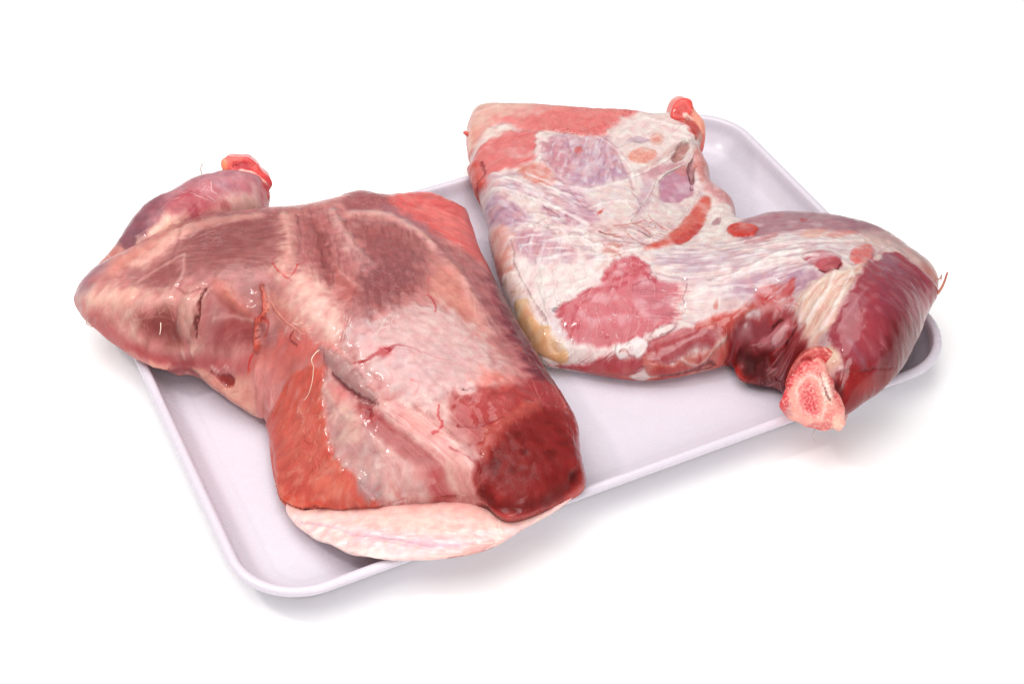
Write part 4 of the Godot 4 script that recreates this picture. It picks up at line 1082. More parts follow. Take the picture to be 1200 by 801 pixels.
	a.area("620c0a", 0.8, 2.5, 1.6, -0.1, 0.5, [24.4, 117.6, 24.0, 122.0, 24.0, 122.0, 22.5, 120.2, 22.0, 120.0, 24.0, 118.0, 24.0, 118.0])
	a.area("741210", 0.8, 2.5, 1.6, -0.1, 0.5, [16.0, 122.0, 16.0, 124.0, 14.0, 124.0, 12.0, 124.0, 14.0, 122.0, 14.0, 118.0, 16.0, 120.0])
	a.area("741210", 0.8, 2.5, 1.6, -0.1, 0.5, [-2.0, 142.0, -4.0, 144.0, -6.0, 144.0, -6.0, 144.0, -6.8, 140.9, -4.0, 142.0, -2.0, 142.0])
	a.area("6a100c", 0.9, 3.5, 1.2, -0.25, 0.5, [-14.0, 142.0, -8.0, 148.0, -4.0, 152.0, 4.0, 152.0, 14.0, 146.0, 23.6, 138.4, 30.0, 128.0, 32.0, 132.0, 26.0, 140.0, 16.0, 150.0, 4.0, 154.0, -4.0, 156.0, -11.4, 151.3])
	a.area("4c0c0a", 0.8, 2.5, 0.6, -0.6, 0.75, [28.0, 132.0, 30.0, 130.0, 30.0, 134.0, 29.3, 134.1, 27.0, 135.9])
	a.area("b84640", 0.8, 2.5, 1, 0, -1, [-14.6, 151.9, -4.0, 156.0, 8.0, 156.0, 22.0, 148.0, 32.8, 135.4, 38.7, 137.6, 25.3, 153.1, 12.2, 165.4, -4.5, 169.5, -16.8, 164.1])
	a.area("5a1a26", 0.75, 5, 2, 0, -1, [-14.2, -31.0, -8.4, -18.6, 5.5, 15.9, 16.4, 50.0, 22.0, 68.0, 12.0, 74.0, 2.0, 52.0, -7.0, 22.6, -14.9, -5.8])
	a.fibres(["d88a80", "b86058"], 0.5, 60, 1.6, 0.35, 0.40, 0.92, 1.5, 0.1, [-14.2, -30.1, -4.9, -10.7, 18.0, 52.4, 14.0, 74.0, -2.0, 40.0])
	a.fibres(["e8d0c8", "d8b8b0"], 0.6, 110, 2.6, 0.32, 0.95, -0.31, 1.5, 0.15, [-179.5, -30.2, -163.8, -39.4, -140.0, -32.0, -123.1, -28.3, -123.1, -7.1, -150.5, -5.9, -163.3, 2.6, -175.2, -8.2])
	a.fibres(["f0e0da", "e4ccc4"], 0.6, 60, 4, 0.35, 0.96, -0.27, 1.2, 0.2, [-173.3, -20.9, -157.8, -17.9, -155.0, -4.5, -165.9, -2.8])
	a.fibres(["e8ccc0", "f0dcd0"], 0.55, 110, 2.4, 0.35, 0.90, 0.44, 1.5, 0.15, [-78.0, 14.0, -58.7, 7.3, -51.0, 18.4, -56.9, 40.7, -72.3, 43.8])
	a.fibres(["e4c4b8", "ecd4c8"], 0.5, 90, 2, 0.35, 0.96, 0.28, 1.5, 0.1, [-91.3, -55.6, -71.9, -61.4, -47.6, -47.5, -56.3, -32.3, -84.5, -38.6])
	a.fibres(["ecd4c8", "dcb8ac"], 0.5, 160, 2.0, 0.35, 0.34, 0.94, 1.5, 0.1, [-22.0, -22.1, -12.4, -24.0, 2.0, 22.0, 24.3, 66.6, 20.5, 89.3, 4.0, 68.0, -12.0, 30.0])
	a.fibres(["e0b8a8", "c88880", "f0d0c4"], 0.4, 160, 4, 0.4, 0.95, 0.32, 1.0, 0.1, [-230.0, 6.0, -196.0, 10.0, -160.0, 26.0, -158.3, 37.4, -200.0, 32.0, -222.0, 16.0])
	a.fibres(["c86460", "b85450", "d87c74"], 0.5, 46, 5, 0.4, 1.00, 0.02, 1.6, 0, [-84.0, 70.0, -56.6, 48.4, -26.0, 40.0, -5.2, 70.4, -14.0, 104.0, -52.0, 106.0, -76.0, 84.0])
	a.fibres(["f6e4dc", "eed8d0"], 0.5, 70, 5, 0.4, 1.00, 0.02, 1.6, 0.15, [-84.0, 70.0, -56.6, 48.4, -26.0, 40.0, -5.2, 70.4, -14.0, 104.0, -52.0, 106.0, -76.0, 84.0])
	a.fibres(["f0b4a0", "f6c8b4"], 0.5, 50, 3, 0.4, 0.05, 1.00, 1.4, 0.15, [-118.0, 72.0, -92.0, 88.0, -84.0, 126.0, -63.5, 152.7, -110.9, 136.9, -122.4, 100.8])
	a.fibres(["a8382c", "9c3026"], 0.5, 60, 4, 0.45, 0.05, 1.00, 1.0, -0.1, [-116.9, 78.2, -92.0, 96.0, -84.0, 126.0, -66.1, 149.9, -110.9, 136.9, -122.4, 100.8])
	a.fibres(["c8706a", "b05a58", "f0d0c8"], 0.45, 90, 3, 0.4, 0.58, 0.81, 1.4, 0.1, [-92.0, 82.0, -74.0, 102.0, -56.0, 128.0, -29.7, 161.8, -61.9, 157.0, -82.0, 126.0, -92.0, 98.0])
	a.area("8a4a48", 0.4, 7, 3, 0, -1, [-173.5, -23.4, -153.7, -29.4, -132.7, -26.3, -132.0, 2.0, -150.0, 8.0, -167.2, 1.4])
	a.area("84484a", 0.4, 7, 3, 0, -1, [-78.9, -12.4, -60.0, -14.0, -50.6, 8.7, -57.3, 34.0, -71.3, 46.1, -79.1, 32.3])
	a.area("8c4644", 0.4, 6, 3, 0, -1, [-110.9, -22.1, -105.4, -22.2, -97.3, 6.0, -95.2, 29.3, -101.2, 22.9, -106.6, 2.9])
	a.area("7c3c38", 0.45, 6, 3, 0, -1, [-192.0, 28.0, -184.0, 30.3, -174.0, 30.0, -172.7, 31.9, -184.4, 36.2, -190.0, 32.0])
	a.area("8e3e3e", 0.4, 6, 3, 0, -1, [-150.0, 38.0, -140.0, 40.0, -132.0, 46.0, -132.0, 48.0, -148.0, 42.0])
	a.area("efc9bc", 0.45, 7, 3, 0, -1, [-116.0, 24.0, -104.0, 26.0, -96.0, 42.0, -90.0, 58.0, -88.0, 68.0, -94.0, 66.0, -104.0, 52.0, -112.0, 38.0])
	a.area("ebc2b4", 0.45, 5, 3, 0, -1, [-228.0, 6.0, -212.0, 10.0, -194.0, 20.0, -176.0, 24.0, -177.7, 24.0, -192.0, 24.0, -212.0, 16.0])
	a.area("e8c4bc", 0.4, 9, 4, 0, -1, [-56.0, 60.0, -36.0, 40.0, -19.5, 43.7, -11.3, 67.0, -16.9, 92.6, -34.0, 100.0, -50.0, 96.0])

func paint_shank(s: Paint) -> void:
	s.area("9c4a54", 0.7, 6, 4, 0, -1, [-194.8, -48.9, -173.1, -65.7, -152.0, -74.0, -161.4, -57.8, -182.3, -43.7, -196.0, -40.0])
	s.area("84505a", 0.95, 7, 3, 0.2, -1, [-231.8, -23.3, -223.3, -32.0, -212.0, -51.7, -199.9, -60.9, -192.0, -52.0, -198.0, -42.0, -204.2, -29.8, -212.0, -24.0, -224.0, -18.0])
	s.area("6e424c", 0.7, 5, 3, 0, -1, [-216.0, -28.0, -208.0, -36.0, -202.0, -42.0, -200.0, -38.0, -206.0, -30.0, -214.0, -24.0])
	s.area("a4747e", 0.7, 5, 3, 0, -1, [-192.0, -62.0, -178.6, -78.0, -164.7, -85.5, -148.9, -90.0, -148.0, -80.0, -164.0, -72.0, -179.5, -64.6, -190.3, -52.2])
	s.area("a83e46", 0.8, 5, 3, 0, -1, [-190.0, -50.0, -180.7, -57.2, -174.0, -58.0, -176.0, -52.0, -186.0, -46.0, -190.0, -44.0])
	s.area("e2ac9a", 0.95, 4, 2, 0.5, -1, [-208.0, -26.0, -203.4, -32.2, -198.0, -38.0, -188.0, -44.0, -186.0, -42.0, -194.0, -36.0, -200.0, -28.0, -204.0, -24.0])
	s.area("e09280", 0.8, 4, 2, 0, -1, [-230.6, -20.4, -218.0, -24.0, -208.0, -26.0, -202.0, -30.0, -204.0, -24.0, -216.0, -16.0, -228.2, -10.3])
	s.area("c07a80", 0.8, 5, 3, 0, -1, [-175.0, -66.3, -160.3, -76.4, -148.0, -82.0, -144.0, -78.0, -152.0, -66.0, -168.0, -56.0, -176.0, -56.0])
	s.area("e4b8ac", 0.9, 3, 1.5, 0.5, -1, [-176.0, -50.0, -167.5, -60.6, -160.0, -68.0, -156.0, -70.0, -140.9, -76.4, -151.0, -64.4, -169.6, -52.2])
	s.area("c4505a", 0.6, 3, 2, 0, -1, [-178.0, -52.0, -168.0, -58.0, -162.0, -62.0, -170.0, -54.0, -178.0, -48.0])
	s.area("b0808c", 0.6, 4, 2, 0, -1, [-168.8, -68.9, -158.0, -74.0, -156.0, -72.0, -166.0, -64.0])
	s.area("c84850", 0.9, 2, 1, 0, -1, [-146.9, -86.1, -144.0, -88.0, -140.0, -84.0, -143.2, -75.7, -146.0, -74.0, -146.0, -80.0])
	s.area("d8a4a4", 0.7, 2, 1, 0, -1, [-150.0, -78.0, -148.0, -78.0, -146.0, -74.0, -150.0, -72.0])
	s.fibres(["c89098", "8c4450", "d8a8a8"], 0.4, 120, 10, 0.5, 0.72, -0.69, 0.2, 0.08, [-230.6, -20.4, -213.2, -51.9, -193.3, -64.8, -152.4, -82.4, -144.0, -76.0, -174.0, -48.0, -212.0, -20.0])
	s.fibres(["e8ccc8", "f0dcd8"], 0.6, 24, 5, 0.4, 0.88, -0.47, 0.7, 0.2, [-192.8, -59.4, -173.1, -66.5, -172.0, -58.0, -188.0, -48.0])
	s.area("e4b0a0", 0.95, 3, 2, 0.4, -1, [-222.0, -18.0, -212.8, -24.5, -204.8, -32.2, -194.0, -42.0, -188.0, -46.0, -182.0, -46.0, -189.4, -39.4, -198.0, -30.0, -211.1, -18.3])
	s.area("dc9484", 0.7, 3, 2, 0, -1, [-233.4, -15.5, -223.7, -30.4, -212.0, -26.0, -216.0, -18.0, -228.2, -7.6])
	s.area("9a4850", 0.5, 4, 2, 0, -1, [-188.0, -48.0, -174.0, -56.0, -164.0, -62.0, -174.0, -52.0, -186.0, -44.0])
	s.stroke("f0dcd4", 0.8, 0.6, 0.5, 0.3, 0.1, 0.3, -1, [-170.0, -68.0, -170.0, -64.0, -170.0, -62.0, -168.0, -62.0])
	s.stroke("e4c0b4", 0.8, 0.8, 0.6, 0.4, 0.2, 0.2, -1, [-229.1, -24.3, -224.0, -27.4, -220.0, -24.0])

func paint_fat(f: Paint) -> void:
	f.area("f0bcb0", 0.7, 5, 3, 0, -1, [-74.0, 150.0, -41.0, 153.4, -8.0, 154.0, 16.0, 146.0, 0.0, 158.0, -32.0, 166.0, -66.0, 162.0])
	f.area("ead0c8", 0.6, 5, 3, 0, -1, [-108.0, 136.0, -82.8, 147.9, -74.0, 158.0, -94.0, 148.0])
	f.area("d8a4b8", 0.5, 6, 3, 0, -1, [-74.0, 158.0, -48.0, 164.0, -24.0, 168.0, -40.0, 172.0, -64.0, 168.0])
	f.area("eed2cc", 0.7, 5, 3, 0, -1, [-103.2, 145.7, -80.0, 162.0, -60.0, 172.0, -73.6, 176.1, -100.9, 157.7])
	f.area("e8a898", 0.5, 4, 3, 0, -1, [-40.0, 174.0, -16.0, 172.0, -0.4, 162.9, -3.9, 171.7, -24.0, 176.0])
	f.area("eccac2", 0.6, 4, 2, 0, -1, [7.3, 155.4, 24.6, 146.3, 38.6, 132.9, 38.6, 138.7, 21.6, 155.4])
	f.area("dc9088", 0.7, 3, 2, 0, -1, [-110.9, 133.7, -83.1, 144.3, -62.0, 152.0, -32.8, 151.3, -4.0, 156.0, 16.0, 146.0, 37.6, 131.6, 25.2, 125.8, -16.7, 129.1, -66.9, 128.9, -106.3, 120.3])
	f.area("e8b8ae", 0.6, 5, 3, 0, -1, [-108.0, 136.0, -62.0, 156.0, -32.0, 156.0, -4.0, 158.0, 15.9, 151.8, 16.0, 146.0, -62.0, 146.0])
	f.mottle(4, 1.00, 0.07, 4, 0.0, 0.5)
	f.area("f6e4e2", 0.45, 4, 2, 0.3, -1, [-98.0, 146.0, -62.0, 160.0, -2.0, 160.0, 25.4, 149.3, -0.4, 162.9, -40.0, 176.0, -80.7, 165.4])
	f.plain()
	f.stroke("c09cb4", 0.6, 0.9, 1.4, 0.5, 0.15, -0.7, -1, [-102.0, 144.0, -96.0, 146.0, -86.0, 152.0, -70.0, 162.0, -48.0, 168.0, -32.0, 170.0, -18.0, 168.0])
	f.stroke("c8a0a8", 0.5, 0.6, 0.6, 0.5, 0.2, -0.2, -1, [-64.0, 166.0, -48.0, 170.0, -32.0, 172.0])
	f.stroke("d89494", 0.8, 0.8, 1.6, 0.4, 0.2, 0.6, -1, [-30.6, 175.5, -24.0, 174.0, -16.5, 171.7, -7.7, 172.5])
	f.stroke("f8e4dc", 0.8, 1, 1.2, 0.5, 0.1, 0.3, -1, [-6.0, 154.0, -6.0, 158.0, -6.0, 162.0])
	f.area("e09a94", 0.7, 1.2, 0.8, 0.5, -1, [-24.0, 172.0, -16.0, 168.0, -10.0, 166.0, -12.0, 170.0, -20.0, 172.0])
	f.stroke("f8e0d4", 0.7, 1.2, 0.9, 0.5, 0.2, 0.4, -1, [-18.0, 166.0, -16.0, 168.0, -10.0, 168.0])
	f.stroke("c87870", 0.6, 0.6, 0.5, 0.3, 0.1, 0, -1, [-68.8, 172.1, -68.0, 172.0])
	f.fibres(["fae8dc", "e4b4ac", "f2ccc0"], 0.4, 120, 12, 0.6, 0.98, 0.21, 0.15, 0.06, [-108.0, 136.7, -62.0, 156.0, 8.0, 152.0, 24.6, 146.3, -1.1, 161.5, -40.0, 174.0, -80.2, 164.0])
	f.mottle(5, 1.00, 0.07, 2, 0.0, 0.5)
	f.area("e6a89e", 0.35, 4, 2, 0, -1, [-108.0, 136.7, -62.0, 152.0, 34.6, 133.9, -1.1, 161.5, -40.0, 174.0, -80.2, 164.0])
	f.plain()

func build_outer_side_shoulder() -> void:
	var t := thing("outer_side_lamb_shoulder", "raw lamb shoulder lying outer side up, brown membrane, orange flap and dark bruise", "raw meat", Vector3(-100, 4, 40) * MM)
	var a := Paint.new(Vector2(-244, -88), Vector2(44, 164), "c98a82", 11)
	paint_outer(a)
	a.finish(0.75)
	var a_body := Meat.new(OUTER_outline, OUTER_tops, 4.0, a.relief, 25.0)
	var a_mat := a.material(1.0, Color(0.925, 0.88, 0.905))
	put("shoulder_muscle", a_body.skin(t.position, Vector2(-244, -88), Vector2(288, 252)), a_mat, t, "")
	put("muscle_flap", a_body.skin(t.position, Vector2(-244, -88), Vector2(288, 252), false, Meat.closed(Paint.pts([-117.4, 77.2, -115.3, 72.0, -108.0, 72.0, -100.0, 74.0, -94.0, 80.0, -94.0, 88.0, -92.0, 98.0, -90.0, 110.0, -86.0, 122.0, -78.0, 132.0, -70.0, 138.0, -64.0, 144.0, -62.6, 154.1, -67.8, 158.3, -90.4, 147.0, -107.7, 134.0, -113.9, 124.0, -117.3, 110.1, -121.0, 90.2, -128.0, 76.0, -122.0, 76.0]), 4), 0.5, 2.0), a_mat, t, "orange-red loose muscle flap")
	put("bruised_muscle", a_body.skin(t.position, Vector2(-244, -88), Vector2(288, 252), false, Meat.closed(Paint.pts([-16.0, 132.0, -12.0, 118.0, -2.0, 108.0, 12.8, 95.8, 20.0, 92.0, 26.0, 98.0, 29.4, 118.4, 30.0, 132.0, 24.0, 142.0, 10.4, 152.2, -1.3, 153.9, -11.4, 151.3, -14.5, 141.6, -14.0, 140.0]), 4), 0.3, 2.5), a_mat, t, "dark red bruised muscle with blood spots")
	put("fascia", a_body.skin(t.position, Vector2(-244, -88), Vector2(288, 252), false, Meat.closed(Paint.pts([-84.0, 72.0, -70.0, 64.0, -56.0, 50.0, -42.0, 40.0, -26.5, 42.2, -16.7, 56.0, -8.0, 72.0, -6.0, 90.0, -16.0, 102.0, -26.0, 100.0, -38.0, 104.0, -52.0, 102.0, -64.0, 96.0, -76.0, 84.0]), 4), 0.35, 4.0), a_mat, t, "pale translucent membrane over the shoulder blade")
	var s := Paint.new(Vector2(-240, -108), Vector2(-136, -8), "b8747a", 21)
	paint_shank(s)
	s.finish(1.0)
	var s_body := Meat.new(SHANK_outline, SHANK_tops, 10.0, s.relief, 25.0)
	var s_mat := s.material(1.0, Color(1, 1, 1))
	put("shank", s_body.skin(t.position, Vector2(-240, -108), Vector2(104, 100)), s_mat, t, "purple-red shank muscle")
	var k := Paint.new(Vector2(-22, -21), Vector2(23, 28), "d4484c", 31)
	k.area("e8685e", 0.9, 2, 1, 0, -1, [-13.5, -11.1, -4.5, -13.2, -0.0, -8.9, -5.5, -3.5, -14.4, -3.2])
	k.area("b02a34", 0.85, 1.6, 1, -0.9, -1, [-7.1, -7.5, 0.9, -8.3, 7.4, -4.8, 1.3, -3.3, -6.4, -4.5])
	k.area("f2c4b4", 0.9, 1.2, 0.5, 0.5, -1, [-3.5, -4.3, 4.2, -2.1, 10.5, 2.9, 14.0, 7.2, 9.3, 5.3, 2.9, 0.7, -2.8, -1.7])
	k.area("e05650", 0.8, 1.5, 0.8, 0, -1, [0.1, -9.9, 6.7, -7.3, 11.8, 0.0, 8.8, 0.8, 3.4, -4.6])
	k.area("d87474", 0.8, 2, 1, 0, -1, [8.4, 4.7, 14.1, 6.2, 13.3, 14.1, 8.9, 18.7, 6.7, 11.5])
	k.area("f09a70", 0.7, 2, 1, 0, -1, [-14.2, -9.1, -10.5, -11.8, -10.3, -4.9, -13.9, -3.2])
	k.area("8c2a34", 0.7, 1.2, 0.6, 0, -1, [4.8, 10.3, 8.3, 14.6, 8.9, 18.7, 6.2, 16.4])
	k.fibres(["f0988c", "b83038", "f8c8b8"], 0.5, 70, 4, 0.5, 0.7, 0.7, 0.7, 0.2, [-13.5, -11.1, 2.1, -10.7, 15.1, 6.3, 9.0, 17.7, -8.7, -1.7])
	k.finish(0.8)
	put("shank_end", sawn_end([-12.4, -3.1, -13.5, -7.1, -12.6, -10.5, -8.5, -12.1, -3.7, -11.2, 2.1, -10.7, 5.7, -7.9, 7.9, -5.2, 10.0, -1.6, 13.6, 2.2, 14.6, 6.2, 12.3, 10.0, 12.3, 14.0, 8.4, 19.1, 4.2, 16.3, -1.0, 9.8, -6.3, 3.4, -10.8, 0.0], Vector3(-154.4005, 47.0000, -90.9990), Vector3(0.9895, 0.0000, -0.1448), Vector3(0.0801, -0.8332, 0.5471), 16.0, 0.9, 3.0, Vector2(0, -2), t, k), k.material(1.0), t, "bright red cut end of the shank")
	var f := Paint.new(Vector2(-116, 120), Vector2(36, 184), "e4c2c0", 41)
	paint_fat(f)
	f.finish(0.6)
	var f_body := Meat.new(FAT_outline, FAT_tops, 5.0, f.relief, 3.8)
	var f_mat := f.material(0.8, Color(1, 1, 1))
	put("fat_layer", f_body.skin(t.position, Vector2(-116, 120), Vector2(152, 64)), f_mat, t, "thick pale fat along the front edge")
	strand("sinew", [Vector3(-95.7, 68.0, 79.6), Vector3(-97.7, 67.0, 81.0), Vector3(-99.2, 66.0, 84.3), Vector3(-98.6, 62.0, 85.0), Vector3(-98.8, 59.0, 86.1), Vector3(-99.4, 55.0, 88.1), Vector3(-100.9, 50.0, 89.7), Vector3(-102.5, 46.0, 89.8), Vector3(-104.5, 43.0, 89.8)], 0.27, 0.16, Color("f0d4bc"), t)
	strand("hair", [Vector3(-177.6, 56.0, -80.7), Vector3(-177.6, 60.0, -81.0), Vector3(-175.9, 64.0, -79.7), Vector3(-174.9, 64.0, -78.9)], 0.28, 0.16, Color("c8a090"), t)
	strand("hair", [Vector3(-227.9, 34.0, 17.6), Vector3(-229.2, 31.0, 18.4), Vector3(-227.1, 29.0, 18.9), Vector3(-224.8, 30.0, 20.7)], 0.28, 0.16, Color("c09080"), t)
	strand("hair", [Vector3(-179.4, 62.0, 52.7), Vector3(-178.7, 62.0, 57.3), Vector3(-179.1, 60.0, 59.6)], 0.3, 0.2, Color("f0d4c4"), t)

func paint_inner(b: Paint) -> void:
	b.mottle(9, 0.92, 0.39, 2.2, -0.1, 0.5)
	b.area("d9c0c4", 0.6, 4, 3, 0, -1, [-27.7, -181.0, 116.8, -162.8, 112.9, -93.1, 129.9, -58.4, 188.3, -44.0, 234.6, -3.2, 192.9, 85.0, 143.9, 77.9, 113.8, 39.7, 18.1, 40.3, -6.2, -18.1])
	b.area("f2e4da", 0.5, 4, 3, 0, -1, [-19.9, -85.2, 84.0, -18.0, 74.0, 0.0, 20.0, 20.0, -3.3, -29.4])
	b.plain()
	b.area("ee8a84", 0.95, 4, 2, 0.3, -1, [-28.8, -167.1, -22.1, -177.4, -0.3, -170.5, 20.3, -166.3, 46.2, -158.3, 63.7, -154.3, 80.0, -146.0, 66.2, -135.0, 57.7, -125.7, 50.5, -121.9, 35.5, -126.5, 20.4, -133.9, 10.2, -130.7, -4.1, -143.7, -14.4, -143.1, -20.0, -130.0, -32.2, -135.8])
	b.area("efc0a4", 0.9, 8, 3, 0, -1, [-26.2, -156.5, -23.6, -171.9, -10.9, -172.2, 15.3, -165.9, -0.0, -155.6, -13.5, -148.9, -20.7, -135.0])
	b.area("e87c78", 0.7, 5, 3, 0, -1, [10.3, -152.4, 41.2, -148.1, 66.5, -140.7, 50.7, -127.0, 30.6, -132.3, 10.2, -137.5])
	b.mottle(1.6, 0.99, 0.15, 1.8, 0.1, 0.5)
	b.area("b8403e", 0.6, 3, 2, 0, -1, [-0.0, -155.6, 71.5, -150.5, 66.2, -134.2, 45.5, -123.9, 20.4, -133.9])
	b.area("f0a898", 0.5, 3, 2, 0, -1, [-15.8, -167.9, 66.7, -153.1, 50.9, -132.1, 20.4, -135.7, -10.4, -149.7])
	b.plain()
	b.area("f3ded2", 0.9, 3, 2, 0.5, -1, [-20.0, -130.0, -16.0, -140.0, -5.2, -144.0, 3.1, -140.6, -4.1, -135.9, -13.3, -129.4, -18.0, -122.0])
	b.area("e47a76", 0.95, 3, 2, 0.4, -1, [-26.0, -126.0, -18.6, -125.4, -10.2, -133.0, 3.1, -135.7, 17.3, -130.1, 19.2, -118.2, 13.0, -104.2, 3.0, -101.4, -4.0, -102.0, -10.0, -100.0, -13.0, -95.0, -21.7, -103.6, -26.8, -104.7])
	b.fibres(["ec8c84", "c24a4c", "f0a89c"], 0.5, 120, 8, 0.6, 0.91, -0.42, 0.3, 0.12, [-26.0, -126.0, -18.6, -125.4, -10.2, -133.0, 3.1, -135.7, 17.3, -130.1, 19.2, -118.2, 13.0, -104.2, -4.0, -102.0, -13.0, -95.0, -23.5, -104.5])
	b.area("d4564a", 0.9, 2, 1, 1.2, -1, [-26.0, -126.0, -19.4, -120.8, -16.0, -112.0, -14.0, -100.0, -18.6, -100.8, -24.4, -104.5])
	b.stroke("7e2a2a", 0.8, 0.8, 1.2, 0.5, 0.2, -0.8, -1, [-16.0, -116.0, -14.0, -106.0, -16.0, -102.0, -18.6, -100.8])
	b.area("dc8676", 0.95, 2.5, 1.5, 0.2, -1, [4.0, -98.0, 14.9, -101.4, 19.9, -99.6, 26.5, -83.6, 19.6, -80.7, 10.9, -85.7])
	b.fibres(["e8a494", "c86a5e"], 0.4, 30, 9, 0.5, 0.80, 0.60, 0.1, 0.05, [4.0, -98.0, 14.9, -101.4, 19.9, -99.6, 26.5, -83.6, 19.6, -80.7, 10.9, -85.7])
	b.area("f6eae2", 0.9, 2.5, 2, 0.6, -1, [16.3, -131.1, 30.4, -125.3, 38.5, -126.2, 36.4, -122.0, 27.3, -121.3, 20.2, -119.8, 18.0, -106.0, 19.8, -96.5, 14.9, -100.6, 14.1, -114.1])
	b.area("cba2b0", 0.95, 4, 2, 0.3, -1, [19.2, -118.2, 27.9, -125.6, 45.5, -122.2, 56.5, -121.6, 62.2, -113.1, 64.5, -98.8, 67.0, -88.4, 56.9, -83.4, 46.9, -75.8, 37.1, -75.0, 29.5, -83.1, 23.7, -92.8, 20.0, -104.0])
	b.area("d18c96", 0.8, 5, 3, 0, -1, [19.1, -116.4, 26.3, -122.3, 32.0, -108.0, 37.6, -94.4, 31.5, -87.3, 23.8, -94.3, 20.0, -104.0])
	b.area("b896b0", 0.6, 6, 3, 0, -1, [33.5, -87.1, 44.7, -98.8, 57.7, -101.9, 68.0, -88.0, 54.9, -81.8, 43.9, -75.9])
	b.fibres(["e6d0dc", "d8b4c4", "f2e6ea"], 0.5, 40, 12, 0.7, -0.22, 0.98, 0.15, 0.1, [45.5, -123.9, 62.5, -119.6, 64.3, -94.2, 44.6, -95.7])
	b.area("d0625a", 0.8, 1.2, 0.6, 0.3, -1, [37.1, -112.4, 40.2, -113.9, 41.5, -109.6, 39.4, -106.4, 37.0, -108.2])
	b.area("c895a6", 0.9, 3, 2, 0, -1, [25.6, -88.1, 32.4, -81.3, 38.0, -74.0, 44.5, -61.7, 48.5, -51.9, 45.0, -47.1, 32.6, -47.8, 24.0, -52.0, 19.3, -58.2, 17.5, -65.1, 23.3, -66.3, 31.0, -62.1])
	b.area("c2a4b4", 0.5, 6, 3, 0, -1, [29.2, -71.8, 40.8, -67.6, 45.2, -54.9, 34.0, -52.0])
	b.stroke("9a5c6c", 0.8, 0.8, 0.5, 0.5, 0.2, -0.4, -1, [25.6, -86.6, 30.4, -80.1, 35.0, -71.0, 40.6, -60.7])
	b.stroke("8c3c48", 0.8, 0.7, 1.1, 0.4, 0.15, -0.5, -1, [17.5, -65.1, 21.3, -61.5, 25.1, -58.0, 26.5, -55.2])
	b.stroke("8c4450", 0.7, 0.7, 0.9, 0.4, 0.15, -0.4, -1, [29.9, -55.7, 34.6, -51.7, 38.0, -48.0])
	b.area("cc4e48", 0.9, 0.9, 0.5, -0.2, -1, [47.6, -54.7, 50.1, -57.9, 52.6, -59.2, 51.0, -55.8, 48.5, -53.3])
	b.area("bc98ac", 0.9, 3, 2, 0, -1, [-13.1, -88.0, -6.0, -82.0, 2.0, -72.0, 8.8, -63.8, 10.6, -57.0, 2.9, -55.7, -2.0, -54.0, -8.8, -64.9, -16.0, -80.0])
	b.area("a67892", 0.7, 3, 2, 0, -1, [-16.3, -80.4, -4.0, -66.0, 1.0, -57.6, -6.0, -60.0])
	b.stroke("ead4d8", 0.8, 0.6, 0.6, 0.35, 0.1, 0.3, -1, [-13.1, -81.1, -10.0, -78.0, -6.0, -76.0])
	b.area("ecdcd8", 0.8, 3, 2, 0.5, -1, [-12.0, -102.0, -2.0, -94.0, 9.9, -84.6, 21.5, -77.5, 25.3, -68.5, 17.6, -70.3, 5.9, -77.7, -6.0, -84.0])
	b.area("b9a4b8", 0.5, 3, 2, 0, -1, [-8.0, -94.0, 4.9, -84.9, 16.6, -74.6, 8.0, -78.0, -4.9, -85.8])
	b.fibres(["fff6f0", "f6e6e0"], 0.7, 60, 6, 0.7, 0.74, 0.67, 0.5, 0.2, [-12.0, -102.0, 19.6, -80.7, 29.1, -63.7, 47.9, -48.1, 20.0, -60.0, -4.7, -80.3])
	b.area("c6929e", 0.92, 3, 2, 0, -1, [1.0, -49.2, 8.7, -51.5, 19.2, -45.0, 26.0, -38.0, 34.0, -32.0, 36.9, -27.3, 32.0, -24.0, 22.0, -26.0, 17.1, -23.4, 8.0, -32.0, 2.0, -38.0])
	b.fibres(["eadadc", "e0c4cc"], 0.6, 26, 14, 0.8, 0.33, -0.94, 0.12, 0.1, [6.0, -40.0, 20.0, -42.0, 36.9, -28.4, 28.0, -12.0, 10.0, -16.0])
	b.stroke("f8eeea", 0.8, 0.8, 0.7, 0.3, 0.1, 0.3, -1, [4.0, -38.0, 6.0, -40.0, 8.0, -38.0])
	b.area("dd9a8a", 0.95, 2.5, 1.5, 0.5, -1, [-17.1, -72.1, -6.0, -62.0, 0.0, -54.0, 2.0, -46.0, 0.0, -40.0, 4.0, -32.0, 2.0, -26.0, -8.8, -30.2, -10.7, -38.3, -16.8, -59.4])
	b.fibres(["ecb8a8", "c87a6c", "f6dccf"], 0.5, 50, 7, 0.6, 0.25, 0.97, 0.35, 0.12, [-17.1, -72.1, 0.0, -54.0, 2.0, -36.0, -8.8, -30.2, -15.2, -44.5])
	b.stroke("a87470", 0.6, 0.6, 1.0, 0.4, 0.15, -0.9, -1, [0.0, -46.0, 2.0, -36.0, 2.0, -32.0, 4.0, -26.0, 6.0, -20.0, 10.0, -10.0, 14.0, 0.0, 18.0, 8.0, 20.5, 16.1])
	b.area("f4e0d4", 0.9, 2, 1, 0.3, -1, [-21.8, -98.2, -16.3, -92.8, -16.7, -86.1, -15.9, -73.2, -20.1, -75.8])
	b.area("cb6c62", 0.8, 3, 1, 0, -1, [-31.3, -152.5, -25.5, -134.1, -20.0, -100.0, -12.0, -60.0, -0.3, -21.3, -6.2, -18.1, -17.6, -52.0, -26.8, -106.1])
	b.fibres(["a89098", "c8a8b0"], 0.5, 40, 10, 0.4, 0.77, 0.64, 0.12, -0.2, [0.0, -66.0, 20.0, -56.0, 47.5, -35.7, 42.5, -27.2, 20.0, -42.0])
